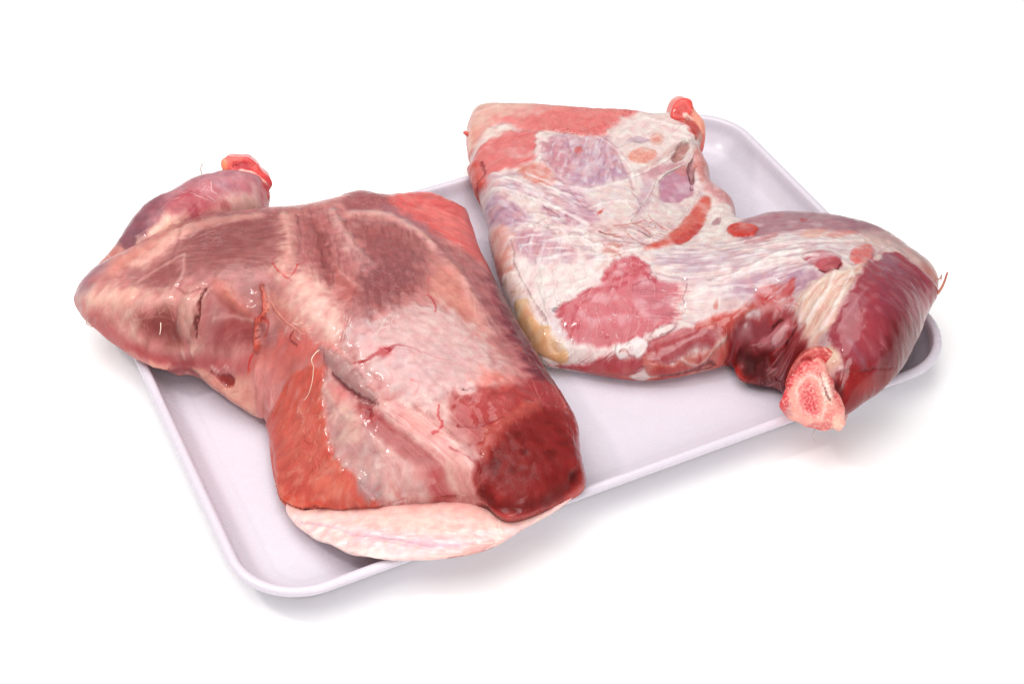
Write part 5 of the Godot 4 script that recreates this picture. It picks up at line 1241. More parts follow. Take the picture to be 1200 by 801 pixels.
	b.mottle(6, -0.15, 0.99, 3.5, -0.1, 0.6)
	b.area("efdfe2", 0.65, 4, 2.5, 0.2, -1, [20.2, -119.8, 56.5, -120.7, 67.1, -89.9, 46.9, -75.8, 23.7, -92.8])
	b.mottle(4.5, -0.15, 0.99, 4, 0.05, 0.6)
	b.area("a8707c", 0.4, 4, 2, -0.15, -1, [20.2, -119.8, 56.5, -120.7, 67.1, -89.9, 46.9, -75.8, 23.7, -92.8])
	b.mottle(9, -0.15, 0.99, 1.5, 0.0, 0.6)
	b.area("dc9c9c", 0.5, 5, 3, 0, -1, [20.2, -119.8, 56.5, -120.7, 67.1, -89.9, 46.9, -75.8, 23.7, -92.8])
	b.plain()
	b.mottle(6, 0.91, 0.41, 3.5, -0.1, 0.6)
	b.area("efdfe2", 0.65, 4, 2.5, 0.2, -1, [25.6, -88.1, 48.0, -52.0, 24.0, -52.0, 17.5, -65.1])
	b.mottle(4.5, 0.91, 0.41, 4, 0.05, 0.6)
	b.area("a8707c", 0.4, 4, 2, -0.15, -1, [25.6, -88.1, 48.0, -52.0, 24.0, -52.0, 17.5, -65.1])
	b.mottle(9, 0.91, 0.41, 1.5, 0.0, 0.6)
	b.area("dc9c9c", 0.5, 5, 3, 0, -1, [25.6, -88.1, 48.0, -52.0, 24.0, -52.0, 17.5, -65.1])
	b.plain()
	b.mottle(6, 0.59, 0.81, 3.5, -0.1, 0.6)
	b.area("efdfe2", 0.65, 4, 2.5, 0.2, -1, [-12.0, -86.0, 8.8, -63.8, 2.9, -55.7, -17.2, -79.7])
	b.mottle(4.5, 0.59, 0.81, 4, 0.05, 0.6)
	b.area("a8707c", 0.4, 4, 2, -0.15, -1, [-12.0, -86.0, 8.8, -63.8, 2.9, -55.7, -17.2, -79.7])
	b.mottle(9, 0.59, 0.81, 1.5, 0.0, 0.6)
	b.area("dc9c9c", 0.5, 5, 3, 0, -1, [-12.0, -86.0, 8.8, -63.8, 2.9, -55.7, -17.2, -79.7])
	b.plain()
	b.mottle(6, -0.27, 0.96, 3.5, -0.1, 0.6)
	b.area("efdfe2", 0.65, 4, 2.5, 0.2, -1, [1.0, -49.2, 26.0, -38.0, 36.9, -27.3, 17.1, -23.4, 2.0, -38.0])
	b.mottle(4.5, -0.27, 0.96, 4, 0.05, 0.6)
	b.area("a8707c", 0.4, 4, 2, -0.15, -1, [1.0, -49.2, 26.0, -38.0, 36.9, -27.3, 17.1, -23.4, 2.0, -38.0])
	b.mottle(9, -0.27, 0.96, 1.5, 0.0, 0.6)
	b.area("dc9c9c", 0.5, 5, 3, 0, -1, [1.0, -49.2, 26.0, -38.0, 36.9, -27.3, 17.1, -23.4, 2.0, -38.0])
	b.plain()
	b.mottle(6, 0.77, 0.64, 3.5, -0.1, 0.6)
	b.area("efdfe2", 0.65, 4, 2.5, 0.2, -1, [-8.0, -98.7, 25.3, -68.5, -4.8, -81.7])
	b.mottle(4.5, 0.77, 0.64, 4, 0.05, 0.6)
	b.area("a8707c", 0.4, 4, 2, -0.15, -1, [-8.0, -98.7, 25.3, -68.5, -4.8, -81.7])
	b.mottle(9, 0.77, 0.64, 1.5, 0.0, 0.6)
	b.area("dc9c9c", 0.5, 5, 3, 0, -1, [-8.0, -98.7, 25.3, -68.5, -4.8, -81.7])
	b.plain()
	b.mottle(8, 0.78, 0.63, 2.5, 0.0, 0.6)
	b.area("dcb2b0", 0.4, 4, 3, -0.2, -1, [-12.0, -102.0, 24.6, -83.9, 48.0, -52.0, 17.5, -66.4, 0.0, -82.0])
	b.mottle(5, 0.78, 0.63, 5, 0.0, 0.5)
	b.area("fdf4ee", 0.65, 4, 2, 0.25, -1, [-12.0, -102.0, 24.6, -83.9, 48.0, -52.0, 17.5, -66.4, 0.0, -82.0])
	b.mottle(7, 0.78, 0.63, 3, 0.1, 0.6)
	b.area("c2a0ac", 0.6, 4, 2, -0.2, -1, [-12.0, -102.0, 24.6, -83.9, 48.0, -52.0, 17.5, -66.4, 0.0, -82.0])
	b.plain()
	b.mottle(8, 0.97, 0.24, 2.5, 0.0, 0.6)
	b.area("dcb2b0", 0.4, 4, 3, -0.2, -1, [0.0, -58.0, 48.0, -46.0, 86.3, -49.1, 75.3, -26.6, 42.0, -20.0, 10.0, -34.0])
	b.mottle(5, 0.97, 0.24, 5, 0.0, 0.5)
	b.area("fdf4ee", 0.65, 4, 2, 0.25, -1, [0.0, -58.0, 48.0, -46.0, 86.3, -49.1, 75.3, -26.6, 42.0, -20.0, 10.0, -34.0])
	b.mottle(7, 0.97, 0.24, 3, 0.1, 0.6)
	b.area("c2a0ac", 0.6, 4, 2, -0.2, -1, [0.0, -58.0, 48.0, -46.0, 86.3, -49.1, 75.3, -26.6, 42.0, -20.0, 10.0, -34.0])
	b.plain()
	b.mottle(8, 0.27, 0.96, 2.5, 0.0, 0.6)
	b.area("dcb2b0", 0.4, 4, 3, -0.2, -1, [2.0, -32.0, 42.0, -18.0, 32.0, 2.0, 23.2, 7.0, 14.8, 1.8])
	b.mottle(5, 0.27, 0.96, 5, 0.0, 0.5)
	b.area("fdf4ee", 0.65, 4, 2, 0.25, -1, [2.0, -32.0, 42.0, -18.0, 32.0, 2.0, 23.2, 7.0, 14.8, 1.8])
	b.mottle(7, 0.27, 0.96, 3, 0.1, 0.6)
	b.area("c2a0ac", 0.6, 4, 2, -0.2, -1, [2.0, -32.0, 42.0, -18.0, 32.0, 2.0, 23.2, 7.0, 14.8, 1.8])
	b.plain()
	b.mottle(8, 0.72, -0.70, 2.5, 0.0, 0.6)
	b.area("dcb2b0", 0.4, 4, 3, -0.2, -1, [59.0, -131.5, 102.2, -140.8, 106.0, -118.0, 78.9, -88.9, 63.9, -106.6])
	b.mottle(5, 0.72, -0.70, 5, 0.0, 0.5)
	b.area("fdf4ee", 0.65, 4, 2, 0.25, -1, [59.0, -131.5, 102.2, -140.8, 106.0, -118.0, 78.9, -88.9, 63.9, -106.6])
	b.mottle(7, 0.72, -0.70, 3, 0.1, 0.6)
	b.area("c2a0ac", 0.6, 4, 2, -0.2, -1, [59.0, -131.5, 102.2, -140.8, 106.0, -118.0, 78.9, -88.9, 63.9, -106.6])
	b.plain()
	b.fibres(["fdf2ec", "f6e0d8", "e8ccc8", "f2d8d4"], 0.4, 150, 24, 0.8, 0.79, 0.61, 0.7, 0.15, [-19.0, -106.6, 19.8, -93.5, 69.0, -87.9, 92.1, -60.3, 47.1, -24.0, 9.6, -38.7])
	b.fibres(["fdf2ec", "f6e0d8", "d8b4b0"], 0.35, 80, 22, 0.7, 0.93, 0.36, 0.6, 0.12, [0.0, -38.0, 42.5, -25.0, 56.2, -16.3, 28.0, 0.0, 16.0, 10.0])
	b.fibres(["fff4ea", "f8e6d8", "f4d8cc", "e8c4bc"], 0.7, 150, 6, 1.0, 0.93, 0.37, 0.7, 0.35, [4.9, -60.0, 48.0, -46.0, 86.5, -50.7, 89.8, -31.2, 66.0, -20.0, 42.0, -20.0, 24.0, -40.0])
	b.fibres(["b8a8b0", "d0b4b8", "9a8890"], 0.5, 60, 7, 0.4, 0.98, 0.18, 0.3, -0.35, [43.0, -44.9, 81.6, -51.2, 89.8, -31.2, 56.6, -27.1])
	b.area("dfb4ac", 0.4, 5, 3, 0, -1, [43.1, -47.4, 62.2, -48.6, 86.7, -54.0, 87.4, -37.7, 66.0, -32.0, 47.5, -35.7])
	b.stroke("c8584c", 0.75, 0.6, 1.2, 0.5, 0.3, -0.4, -1, [48.6, -41.1, 53.2, -38.6, 60.0, -36.0])
	b.stroke("c8584c", 0.75, 0.6, 1.2, 0.5, 0.3, -0.4, -1, [64.6, -37.8, 70.0, -32.0, 77.3, -28.0])
	b.stroke("c8584c", 0.75, 0.6, 1.2, 0.5, 0.3, -0.4, -1, [77.0, -54.8, 81.4, -48.0, 86.8, -42.6])
	b.stroke("c8584c", 0.75, 0.6, 1.2, 0.5, 0.3, -0.4, -1, [50.0, -32.0, 54.7, -27.4, 60.0, -22.0])
	b.stroke("c8584c", 0.75, 0.6, 1.2, 0.5, 0.3, -0.4, -1, [67.8, -46.0, 74.3, -42.3, 77.8, -36.8])
	b.stroke("c8584c", 0.75, 0.6, 1.2, 0.5, 0.3, -0.4, -1, [57.3, -44.7, 66.9, -46.0, 74.8, -49.8])
	b.stroke("6e2c2c", 0.8, 0.7, 0.5, 0.3, 0.1, -0.5, -1, [48.6, -41.1, 53.2, -38.6, 58.0, -38.0])
	b.stroke("503638", 0.8, 0.5, 0.8, 0.3, 0.1, -0.6, -1, [70.4, -40.6, 74.1, -38.0, 77.3, -35.2])
	b.fibres(["d86c5c", "e89484"], 0.6, 60, 4, 0.8, 0.95, -0.33, 0.7, 0.2, [47.7, -41.8, 88.7, -54.6, 90.0, -34.0, 61.1, -22.7, 49.1, -27.1])
	b.area("d47a6c", 0.6, 2, 1.5, 0, -1, [50.0, -30.0, 56.8, -32.0, 60.4, -27.8, 57.3, -22.1, 52.0, -24.0])
	b.area("f0ddd4", 0.9, 5, 3, 0.3, -1, [59.0, -131.5, 76.5, -145.7, 97.6, -146.8, 104.9, -137.8, 106.0, -126.0, 100.4, -112.4, 84.0, -92.0, 68.9, -87.1, 63.5, -98.8, 61.3, -114.7])
	b.area("e89a86", 0.95, 1.6, 1.2, 0.2, -1, [67.7, -103.6, 71.0, -109.1, 77.2, -111.5, 84.0, -108.9, 83.7, -103.0, 78.5, -98.9, 70.5, -98.3])
	b.mottle(1.5, 1.00, -0.04, 1, 0.0, 0.4)
	b.area("f6c8b8", 0.6, 2, 1, 0, -1, [67.7, -103.6, 71.0, -109.1, 77.2, -111.5, 84.0, -108.9, 83.7, -103.0, 78.5, -98.9, 70.5, -98.3])
	b.plain()
	b.area("b898a8", 0.7, 1.8, 1, -0.3, -1, [67.5, -119.4, 74.7, -122.4, 81.6, -119.3, 78.4, -116.2, 70.4, -116.9])
	b.area("d84a44", 0.8, 1.5, 1, 0, -1, [82.6, -119.3, 85.8, -121.6, 87.7, -119.5, 85.5, -117.2])
	b.area("eab0a0", 0.7, 1.5, 0.8, 0, -1, [81.9, -123.8, 88.9, -123.9, 88.4, -115.2, 82.4, -114.8])
	b.stroke("ecc4bc", 0.9, 2, 3, 1, 0.3, 0.9, -1, [68.0, -88.0, 77.2, -93.7, 85.6, -101.8, 93.3, -111.4, 100.9, -119.4])
	b.stroke("c88484", 0.7, 0.6, 0.8, 0.4, 0.2, -0.4, -1, [68.8, -84.2, 79.0, -91.0, 88.5, -99.2, 96.0, -108.0])
	b.area("b4746c", 0.8, 1.6, 0.8, -1.2, -1, [93.9, -105.8, 98.5, -114.9, 104.0, -118.0, 103.5, -112.8, 98.9, -105.1, 94.7, -101.6])
	b.area("f8ece2", 0.85, 1.6, 1, 0.5, -1, [92.9, -122.7, 99.5, -130.2, 106.0, -134.0, 109.3, -132.4, 106.0, -122.0, 99.7, -117.9, 94.6, -117.2])
	b.area("d8707c", 0.5, 2, 1, 0, -1, [99.9, -135.9, 104.8, -136.4, 106.6, -130.8, 102.6, -130.5])
	b.fibres(["fff2ea", "f0d0c4", "d89890"], 0.6, 60, 5, 0.7, 0.98, 0.19, 0.9, 0.25, [71.5, -138.5, 102.6, -144.5, 108.0, -134.0, 103.7, -117.0, 80.3, -114.7])
	b.area("c2889c", 0.92, 2, 1.2, -0.4, -1, [84.8, -78.4, 86.8, -86.7, 92.0, -92.0, 99.4, -97.0, 104.0, -96.0, 105.3, -87.5, 104.3, -79.7, 96.8, -71.8, 89.7, -68.6, 84.9, -71.6])
	b.fibres(["dcb4c0", "d0a0b0", "b07488"], 0.45, 30, 10, 0.6, 0.95, -0.32, 0.08, 0.05, [84.8, -78.4, 86.8, -86.7, 99.4, -97.0, 105.3, -87.5, 104.3, -79.7, 89.7, -68.6])
	b.area("cc9098", 0.8, 2.5, 1.5, 0, -1, [73.9, -87.6, 83.3, -95.7, 95.7, -101.8, 102.0, -102.0, 99.5, -98.3, 91.2, -94.1, 83.8, -87.5, 76.7, -83.8])
	b.area("d07c7a", 0.7, 2, 1, 0, -1, [94.3, -96.0, 99.7, -101.1, 103.5, -97.6, 100.1, -91.8])
	b.area("cca6b2", 0.7, 2.5, 1.5, 0, -1, [72.0, -70.0, 76.6, -82.4, 81.6, -83.2, 78.7, -67.2, 73.2, -55.6, 69.3, -55.0])
	b.stroke("f2e0d8", 0.9, 1.5, 1.2, 0.6, 0.2, 0.5, -1, [66.0, -48.0, 73.6, -63.2, 79.1, -74.5, 82.7, -84.7, 90.0, -92.0, 98.6, -99.5])
	b.stroke("f6e6dc", 0.85, 1.2, 1.6, 0.5, 0.2, 0.5, -1, [83.6, -83.5, 89.0, -91.0, 97.4, -98.0, 104.0, -104.0, 107.0, -110.6])
	b.area("94585c", 0.8, 1.6, 0.8, -1.6, -1, [102.5, -98.8, 104.9, -104.6, 106.8, -106.3, 106.8, -96.8, 105.3, -87.5, 104.0, -82.2, 103.5, -91.1])
	b.area("d0908e", 0.95, 3, 1.5, 0, -1, [107.4, -112.1, 113.1, -119.5, 118.3, -110.1, 120.6, -91.8, 128.1, -85.9, 131.3, -59.6, 123.3, -59.9, 118.0, -70.0, 114.0, -80.0, 110.5, -82.9, 108.9, -93.1, 106.0, -100.0])
	b.area("dd8a80", 0.8, 2.5, 1, 0, -1, [107.0, -110.6, 110.4, -125.7, 113.1, -119.5, 111.9, -101.3, 110.7, -88.0, 108.0, -96.0])
	b.mottle(3, 0.23, 0.97, 1.6, 0.0, 0.4)
	b.area("e2b0ac", 0.6, 3, 1, 0, -1, [109.3, -112.3, 119.9, -109.9, 130.8, -77.0, 117.3, -73.6, 110.0, -90.0])
	b.plain()
	b.area("f0e2d8", 0.9, 3, 2, 0.2, -1, [115.0, -77.8, 120.0, -74.0, 124.7, -68.2, 130.6, -50.6, 120.4, -44.3, 112.2, -38.0, 102.5, -25.6, 102.6, -36.9, 108.9, -52.6, 112.2, -66.7])
	b.area("b4858c", 0.85, 1.2, 0.6, -0.6, -1, [112.8, -52.3, 116.0, -58.1, 118.0, -59.0, 117.0, -51.5, 114.3, -49.0])
	b.fibres(["ffffff", "f4e4dc", "d8b0b0"], 0.5, 50, 9, 0.5, -0.26, 0.96, 0.15, 0.15, [113.1, -77.8, 120.0, -68.0, 127.6, -54.8, 108.4, -28.6, 100.6, -25.8])
	b.area("d85e50", 0.95, 2.5, 1.2, 0.2, 0.3, [71.5, -25.5, 77.4, -30.1, 85.3, -35.0, 94.1, -49.1, 103.3, -66.2, 110.1, -77.7, 113.9, -76.4, 112.7, -66.6, 108.0, -52.8, 100.7, -36.9, 91.7, -31.3, 82.0, -26.0])
	b.fibres(["ee8e7c", "b83c34", "f0a898"], 0.6, 70, 9, 0.6, 0.62, -0.78, 0.2, 0.15, [71.5, -25.5, 77.4, -30.1, 85.3, -35.0, 94.1, -49.1, 103.3, -66.2, 110.1, -77.7, 113.9, -76.4, 112.7, -66.6, 108.0, -52.8, 100.7, -36.9, 91.7, -31.3, 82.0, -26.0])
	b.area("c23a34", 0.7, 1.6, 1, -0.3, -1, [90.0, -33.9, 98.4, -42.4, 105.1, -52.6, 106.4, -46.7, 99.6, -35.0, 92.5, -29.6])
	b.stroke("f8e4d8", 0.8, 1.0, 1.4, 0.6, 0.3, 0.6, -1, [86.0, -44.0, 94.7, -56.1, 102.7, -70.3, 107.3, -80.0])
	b.area("e59480", 0.9, 1.6, 0.8, 0.6, -1, [105.3, -143.7, 111.2, -146.2, 114.6, -141.1, 115.5, -135.6, 106.9, -123.6, 105.1, -129.8, 102.9, -136.2])
	b.area("d0504c", 0.8, 1.4, 0.8, -0.3, -1, [104.0, -138.0, 108.0, -136.0, 110.0, -132.0, 106.0, -126.0, 103.7, -132.0])
	b.stroke("a03c38", 0.7, 0.7, 0.9, 0.4, 0.2, -0.5, -1, [99.9, -136.7, 104.0, -134.0, 106.0, -128.0, 107.3, -124.2])
	b.area("f1e2da", 0.9, 6, 3, 0, -1, [2.0, -32.0, 19.0, -23.9, 38.0, -20.0, 50.0, -12.0, 46.6, -5.6, 33.5, 1.5, 26.0, 4.0, 28.0, 18.0, 34.0, 24.0, 30.0, 24.0, 22.0, 18.0, 14.8, 1.8, 6.0, -20.0])
	b.area("dcc6cc", 0.6, 5, 3, 0, -1, [23.2, 7.0, 28.0, 18.0, 35.1, 25.8, 41.6, 25.6, 35.3, 27.5, 26.0, 22.0, 20.0, 10.0])
	b.stroke("a89098", 0.6, 0.8, 0.4, 0.5, 0.2, -0.3, -1, [20.0, 4.0, 24.0, 4.0, 27.0, 2.9])
	b.area("8c8088", 0.8, 0.8, 0.4, -0.5, -1, [22.0, 4.0, 24.0, 4.0, 24.6, 4.3, 24.0, 6.0, 22.0, 6.0])
	b.area("cc5660", 0.97, 2, 1.6, -0.6, 0.3, [24.0, 6.0, 30.0, 2.0, 35.4, -0.3, 42.0, -4.0, 48.0, -6.0, 50.5, -14.0, 55.4, -18.8, 62.0, -22.0, 68.5, -20.5, 74.0, -14.0, 77.8, -3.9, 84.8, 0.7, 94.0, 2.0, 92.0, 10.0, 92.0, 18.0, 86.0, 22.0, 82.0, 24.0, 76.0, 26.0, 70.0, 28.0, 64.0, 30.0, 56.0, 30.0, 47.7, 30.8, 40.0, 26.0, 32.2, 24.2, 28.0, 16.0])
	b.area("b85060", 0.6, 5, 3, 0, -1, [70.0, -6.0, 87.4, 3.3, 92.0, 12.0, 86.0, 20.0, 73.2, 17.0, 66.0, 6.0])
	b.fibres(["e08088", "a83a44", "d4646c", "eca8a8"], 0.6, 260, 9, 0.55, -0.15, 0.99, 0.5, 0.16, [24.0, 6.0, 30.0, 2.0, 35.4, -0.3, 42.0, -4.0, 48.0, -6.0, 50.5, -14.0, 55.4, -18.8, 62.0, -22.0, 68.5, -20.5, 74.0, -14.0, 77.8, -3.9, 84.8, 0.7, 94.0, 2.0, 92.0, 10.0, 92.0, 18.0, 86.0, 22.0, 82.0, 24.0, 76.0, 26.0, 70.0, 28.0, 64.0, 30.0, 56.0, 30.0, 47.7, 30.8, 40.0, 26.0, 32.2, 24.2, 28.0, 16.0])
	b.fibres(["d8767c", "a03644", "e49094"], 0.6, 120, 12, 0.6, 0.99, 0.14, 0.15, 0.14, [64.9, -2.5, 94.0, 4.0, 92.0, 20.0, 72.0, 24.0, 62.0, 18.0])
	b.area("e8a89e", 0.6, 3, 2.5, 0, -1, [90.0, 2.0, 94.0, 4.0, 92.0, 16.0, 90.0, 20.0, 88.0, 14.0])
	b.fibres(["f4d4cc", "f8e0d8"], 0.7, 40, 6, 0.7, 0.99, 0.16, 0.2, 0.1, [84.7, 2.9, 94.0, 4.0, 92.0, 20.0, 84.0, 22.0])
	b.fibres(["fff0ec", "ffdcd8"], 0.7, 26, 2, 0.7, 0.83, 0.55, 0.8, 0.25, [35.2, 5.3, 56.9, 15.0, 64.0, 26.0, 46.0, 28.0])
	b.area("f6e2da", 0.95, 2, 1.2, 0.5, 0.3, [-1.9, -30.7, 4.0, -24.0, 8.0, -14.0, 14.0, 0.0, 20.0, 14.0, 26.0, 22.0, 34.0, 26.0, 44.0, 28.0, 54.0, 30.0, 58.0, 32.0, 53.5, 33.7, 44.0, 32.0, 29.6, 31.3, 21.3, 29.8, 12.8, 24.1, 4.1, 14.1, 0.1, -5.5, -4.0, -20.0])
	b.area("e4b09c", 0.6, 4, 2, 0, -1, [-2.0, -28.0, 4.0, -20.0, 8.0, -12.0, 4.8, -12.3, 0.0, -18.0])
	b.area("e6ae7c", 0.97, 1.3, 0.8, 0.1, 0.22, [4.0, -12.0, 8.1, -8.4, 10.0, -6.0, 14.0, 4.0, 18.0, 12.0, 21.4, 15.4, 23.5, 24.4, 30.0, 26.0, 32.0, 28.0, 30.0, 30.0, 22.0, 28.0, 16.7, 24.1, 9.0, 17.8, 6.0, 8.0, 3.9, -4.7])
	b.area("dca474", 0.8, 3, 1.5, 0, -1, [16.9, 13.6, 22.0, 18.0, 27.1, 25.4, 30.0, 28.0, 22.0, 28.0, 16.1, 21.6, 14.0, 14.0])
	b.area("ecb68c", 0.5, 4, 1.5, 0, -1, [6.0, -8.0, 11.1, -5.3, 14.0, 6.0, 12.0, 8.0, 8.0, 0.0])
	b.area("fff0e4", 0.9, 0.8, 0.8, 0, -1, [8.1, 17.8, 12.6, 24.6, 20.7, 28.7, 17.9, 29.9, 11.9, 24.1])
	b.stroke("fff6f0", 0.8, 1.0, 0.8, 0.4, 0.1, 0.3, -1, [28.0, 30.0, 30.0, 30.3])
	b.stroke("fff6f0", 0.8, 1.0, 0.8, 0.4, 0.1, 0.3, -1, [31.8, 27.8, 33.6, 27.5])
	b.stroke("fff6f0", 0.8, 1.0, 0.8, 0.4, 0.1, 0.3, -1, [2.4, -0.8, 6.0, 4.0])
	b.stroke("fff6f0", 0.8, 1.0, 0.8, 0.4, 0.1, 0.3, -1, [8.0, 10.0, 7.2, 12.4])
	b.stroke("fff6f0", 0.8, 1.0, 0.8, 0.4, 0.1, 0.3, -1, [8.8, 14.1, 11.9, 17.5])
	b.area("c43c34", 0.8, 0.8, 0.4, 0, -1, [32.0, 28.0, 32.0, 28.0, 31.8, 27.8, 30.0, 28.0])
	b.stroke("b88078", 0.6, 0.6, 0.5, 0.3, 0.1, 0, -1, [2.0, -18.0, 4.0, -16.0])
	b.stroke("b88078", 0.6, 0.6, 0.5, 0.3, 0.1, 0, -1, [4.0, -18.0, 6.0, -18.0])
	b.stroke("b88078", 0.6, 0.6, 0.5, 0.3, 0.1, 0, -1, [8.0, -14.0, 8.0, -12.0])
	b.stroke("b88078", 0.6, 0.6, 0.5, 0.3, 0.1, 0, -1, [-0.1, -16.3, 0.5, -13.9])
	b.area("b6474d", 0.96, 2, 1.4, 0.3, 0.3, [28.0, 30.0, 42.0, 32.0, 54.0, 32.0, 63.1, 33.4, 71.0, 30.2, 78.0, 28.0, 92.0, 26.0, 104.4, 23.4, 114.0, 24.0, 120.0, 26.0, 115.3, 29.9, 104.0, 30.0, 93.6, 31.3, 84.0, 36.0, 68.0, 38.0, 45.5, 42.6, 28.9, 39.5, 17.9, 32.7])
	b.fibres(["cc6e6c", "9c3438", "d68884"], 0.5, 200, 12, 0.5, 0.99, -0.15, 0.15, 0.08, [28.0, 30.0, 42.0, 32.0, 54.0, 32.0, 63.1, 33.4, 71.0, 30.2, 78.0, 28.0, 92.0, 26.0, 104.4, 23.4, 114.0, 24.0, 120.0, 26.0, 115.3, 29.9, 104.0, 30.0, 93.6, 31.3, 84.0, 36.0, 68.0, 38.0, 45.5, 42.6, 28.9, 39.5, 17.9, 32.7])
	b.area("c85850", 0.8, 3, 1.5, 0, -1, [18.0, 30.0, 30.0, 32.0, 46.0, 36.0, 64.0, 38.0, 54.7, 43.5, 36.3, 42.6, 23.1, 37.5])
	b.stroke("da9a90", 0.7, 0.8, 0.8, 0.6, 0.2, 0.3, -1, [71.0, 30.2, 72.0, 34.0, 75.4, 33.7, 80.0, 36.0])
	b.area("fbece6", 0.97, 1.3, 0.7, 0.5, 0.35, [56.1, 29.1, 60.0, 30.0, 66.0, 28.0, 72.0, 30.0, 72.0, 32.0, 67.4, 34.5, 63.1, 34.1, 60.0, 34.0, 56.0, 32.0])
	b.area("f8e4dc", 0.95, 1.5, 0.8, 0.9, -1, [72.0, 30.0, 76.0, 26.0, 82.0, 24.0, 88.0, 24.0, 86.0, 26.0, 80.0, 28.0, 74.0, 30.0])
	b.stroke("c06860", 0.7, 0.7, 0.6, 0.4, 0.2, -0.5, -1, [58.0, 32.0, 60.4, 31.7, 64.0, 34.0, 66.0, 34.0])
	b.area("cf4c42", 0.92, 2, 1.2, 0.5, 0.28, [96.0, 26.0, 100.0, 24.0, 111.9, 19.6, 121.1, 19.6, 130.0, 14.0, 136.0, 16.0, 136.0, 20.0, 129.1, 20.2, 119.5, 24.5, 112.0, 24.0, 102.0, 26.0])
	b.fibres(["e07c6c", "b03428"], 0.5, 60, 8, 0.5, 0.98, -0.21, 0.2, 0.1, [96.0, 26.0, 111.9, 19.6, 130.0, 14.0, 136.0, 16.0, 129.1, 20.2, 112.0, 24.0])
	b.area("d67a6c", 0.95, 1.5, 1, 0.4, 0.3, [70.2, 34.5, 80.0, 36.0, 90.0, 34.0, 102.0, 30.0, 114.5, 24.6, 118.0, 26.0, 116.0, 28.0, 114.5, 35.7, 109.2, 35.6, 100.0, 36.0, 87.2, 39.7, 73.1, 40.2])
	b.area("b22a28", 0.85, 2.5, 1.5, 0, -1, [74.0, 38.0, 86.0, 36.0, 96.1, 34.5, 100.9, 29.3, 100.0, 34.8, 92.0, 36.0, 80.5, 39.6])
	b.area("e05a4c", 0.8, 2, 1, 0, -1, [110.0, 28.0, 114.0, 26.0, 118.0, 26.0, 115.5, 33.0, 110.0, 32.0])
	b.stroke("f4d0c2", 0.9, 0.9, 1.1, 0.4, 0.15, 0.4, -1, [90.0, 34.0, 99.7, 33.7, 108.0, 28.0, 114.5, 24.6])
	b.stroke("6a1c1c", 0.8, 0.9, 1.3, 0.6, 0.2, -0.8, -1, [80.0, 40.0, 90.0, 38.0, 96.5, 36.3, 106.0, 32.0, 113.6, 33.0])
	b.stroke("e8b4a0", 0.9, 1.8, 1.2, 0.6, 0.2, 0.5, -1, [64.0, 42.0, 78.0, 45.8, 90.3, 43.0, 101.6, 38.1, 112.0, 36.5])
	b.area("ead4cc", 0.8, 6, 3, 0, -1, [89.1, -21.5, 108.0, -24.8, 126.3, -23.9, 152.0, -13.6, 164.1, -4.7, 150.0, 2.0, 128.0, 0.0, 101.0, 3.5, 87.5, 1.1])
	b.area("d4bcc6", 0.8, 4, 2.5, 0, -1, [77.7, -19.5, 93.7, -21.2, 114.6, -16.9, 129.0, -8.8, 115.3, -6.3, 101.6, -4.7, 91.0, -9.5, 82.0, -14.0])
	b.area("bd98a6", 0.7, 2.5, 1.5, 0, -1, [85.8, -14.4, 93.6, -7.7, 98.0, -4.0, 108.0, -8.0, 115.6, -9.3, 106.6, -10.6, 95.7, -11.5])
	b.fibres(["fff8f2", "f6e8e0", "e8ccc8", "d8bcc8"], 0.55, 170, 22, 0.8, 0.99, 0.10, 0.1, 0.16, [78.8, -22.2, 127.4, -32.5, 165.5, -12.9, 183.0, -7.8, 162.4, 6.0, 128.0, 2.0, 92.0, 8.0, 88.0, -4.0])
	b.fibres(["e8dce0", "c8a8b8"], 0.4, 60, 20, 0.5, 1.00, 0.01, 0.12, 0.1, [79.6, -19.3, 132.0, 2.0, 128.0, 10.0, 92.0, 12.0])
	b.area("b07c84", 0.95, 4, 2, 0.1, -1, [129.7, -52.2, 141.4, -59.7, 158.4, -59.0, 179.6, -49.4, 198.8, -39.0, 204.4, -27.6, 195.2, -22.6, 181.0, -21.9, 168.3, -23.8, 157.1, -26.0, 141.8, -23.9, 128.0, -22.7, 123.8, -40.9])
	b.area("a88c90", 0.6, 5, 3, 0, -1, [145.5, -55.9, 171.1, -52.6, 192.7, -40.9, 183.2, -34.6, 156.6, -42.9])
	b.fibres(["c89ca0", "9c6870", "d8b4b0"], 0.4, 90, 16, 0.6, 0.99, 0.11, 0.08, 0.05, [129.7, -52.2, 158.0, -54.3, 198.3, -34.7, 181.0, -21.9, 141.8, -23.9])
	b.area("8c5560", 0.6, 4, 2, 0, -1, [184.0, -41.9, 197.0, -38.0, 208.4, -27.2, 199.9, -21.9, 186.5, -26.8])
	b.area("d2382c", 0.95, 1.5, 1, 0.8, 0.22, [120.6, -42.1, 123.6, -47.5, 129.1, -46.4, 135.0, -41.5, 136.4, -34.9, 133.3, -28.3, 127.0, -29.2, 122.0, -33.8])
	b.fibres(["f07060", "a82018"], 0.7, 40, 3, 0.8, 0.91, 0.42, 0.6, 0.3, [120.6, -42.1, 123.6, -47.5, 135.0, -41.5, 136.4, -34.9, 127.0, -29.2])
	b.area("c87878", 0.8, 2, 1.2, 0, -1, [127.4, -25.6, 135.7, -25.8, 145.1, -28.2, 145.3, -23.4, 137.4, -18.2, 129.2, -18.1])
	b.area("eaa894", 0.7, 3, 1.5, 0, -1, [157.2, -23.6, 166.0, -26.3, 171.9, -23.6, 163.7, -13.1, 158.8, -16.3])
	b.area("dc8478", 0.7, 2.5, 1.2, 0, -1, [170.2, -19.2, 181.3, -24.0, 188.7, -23.1, 180.2, -17.6, 172.2, -14.7])
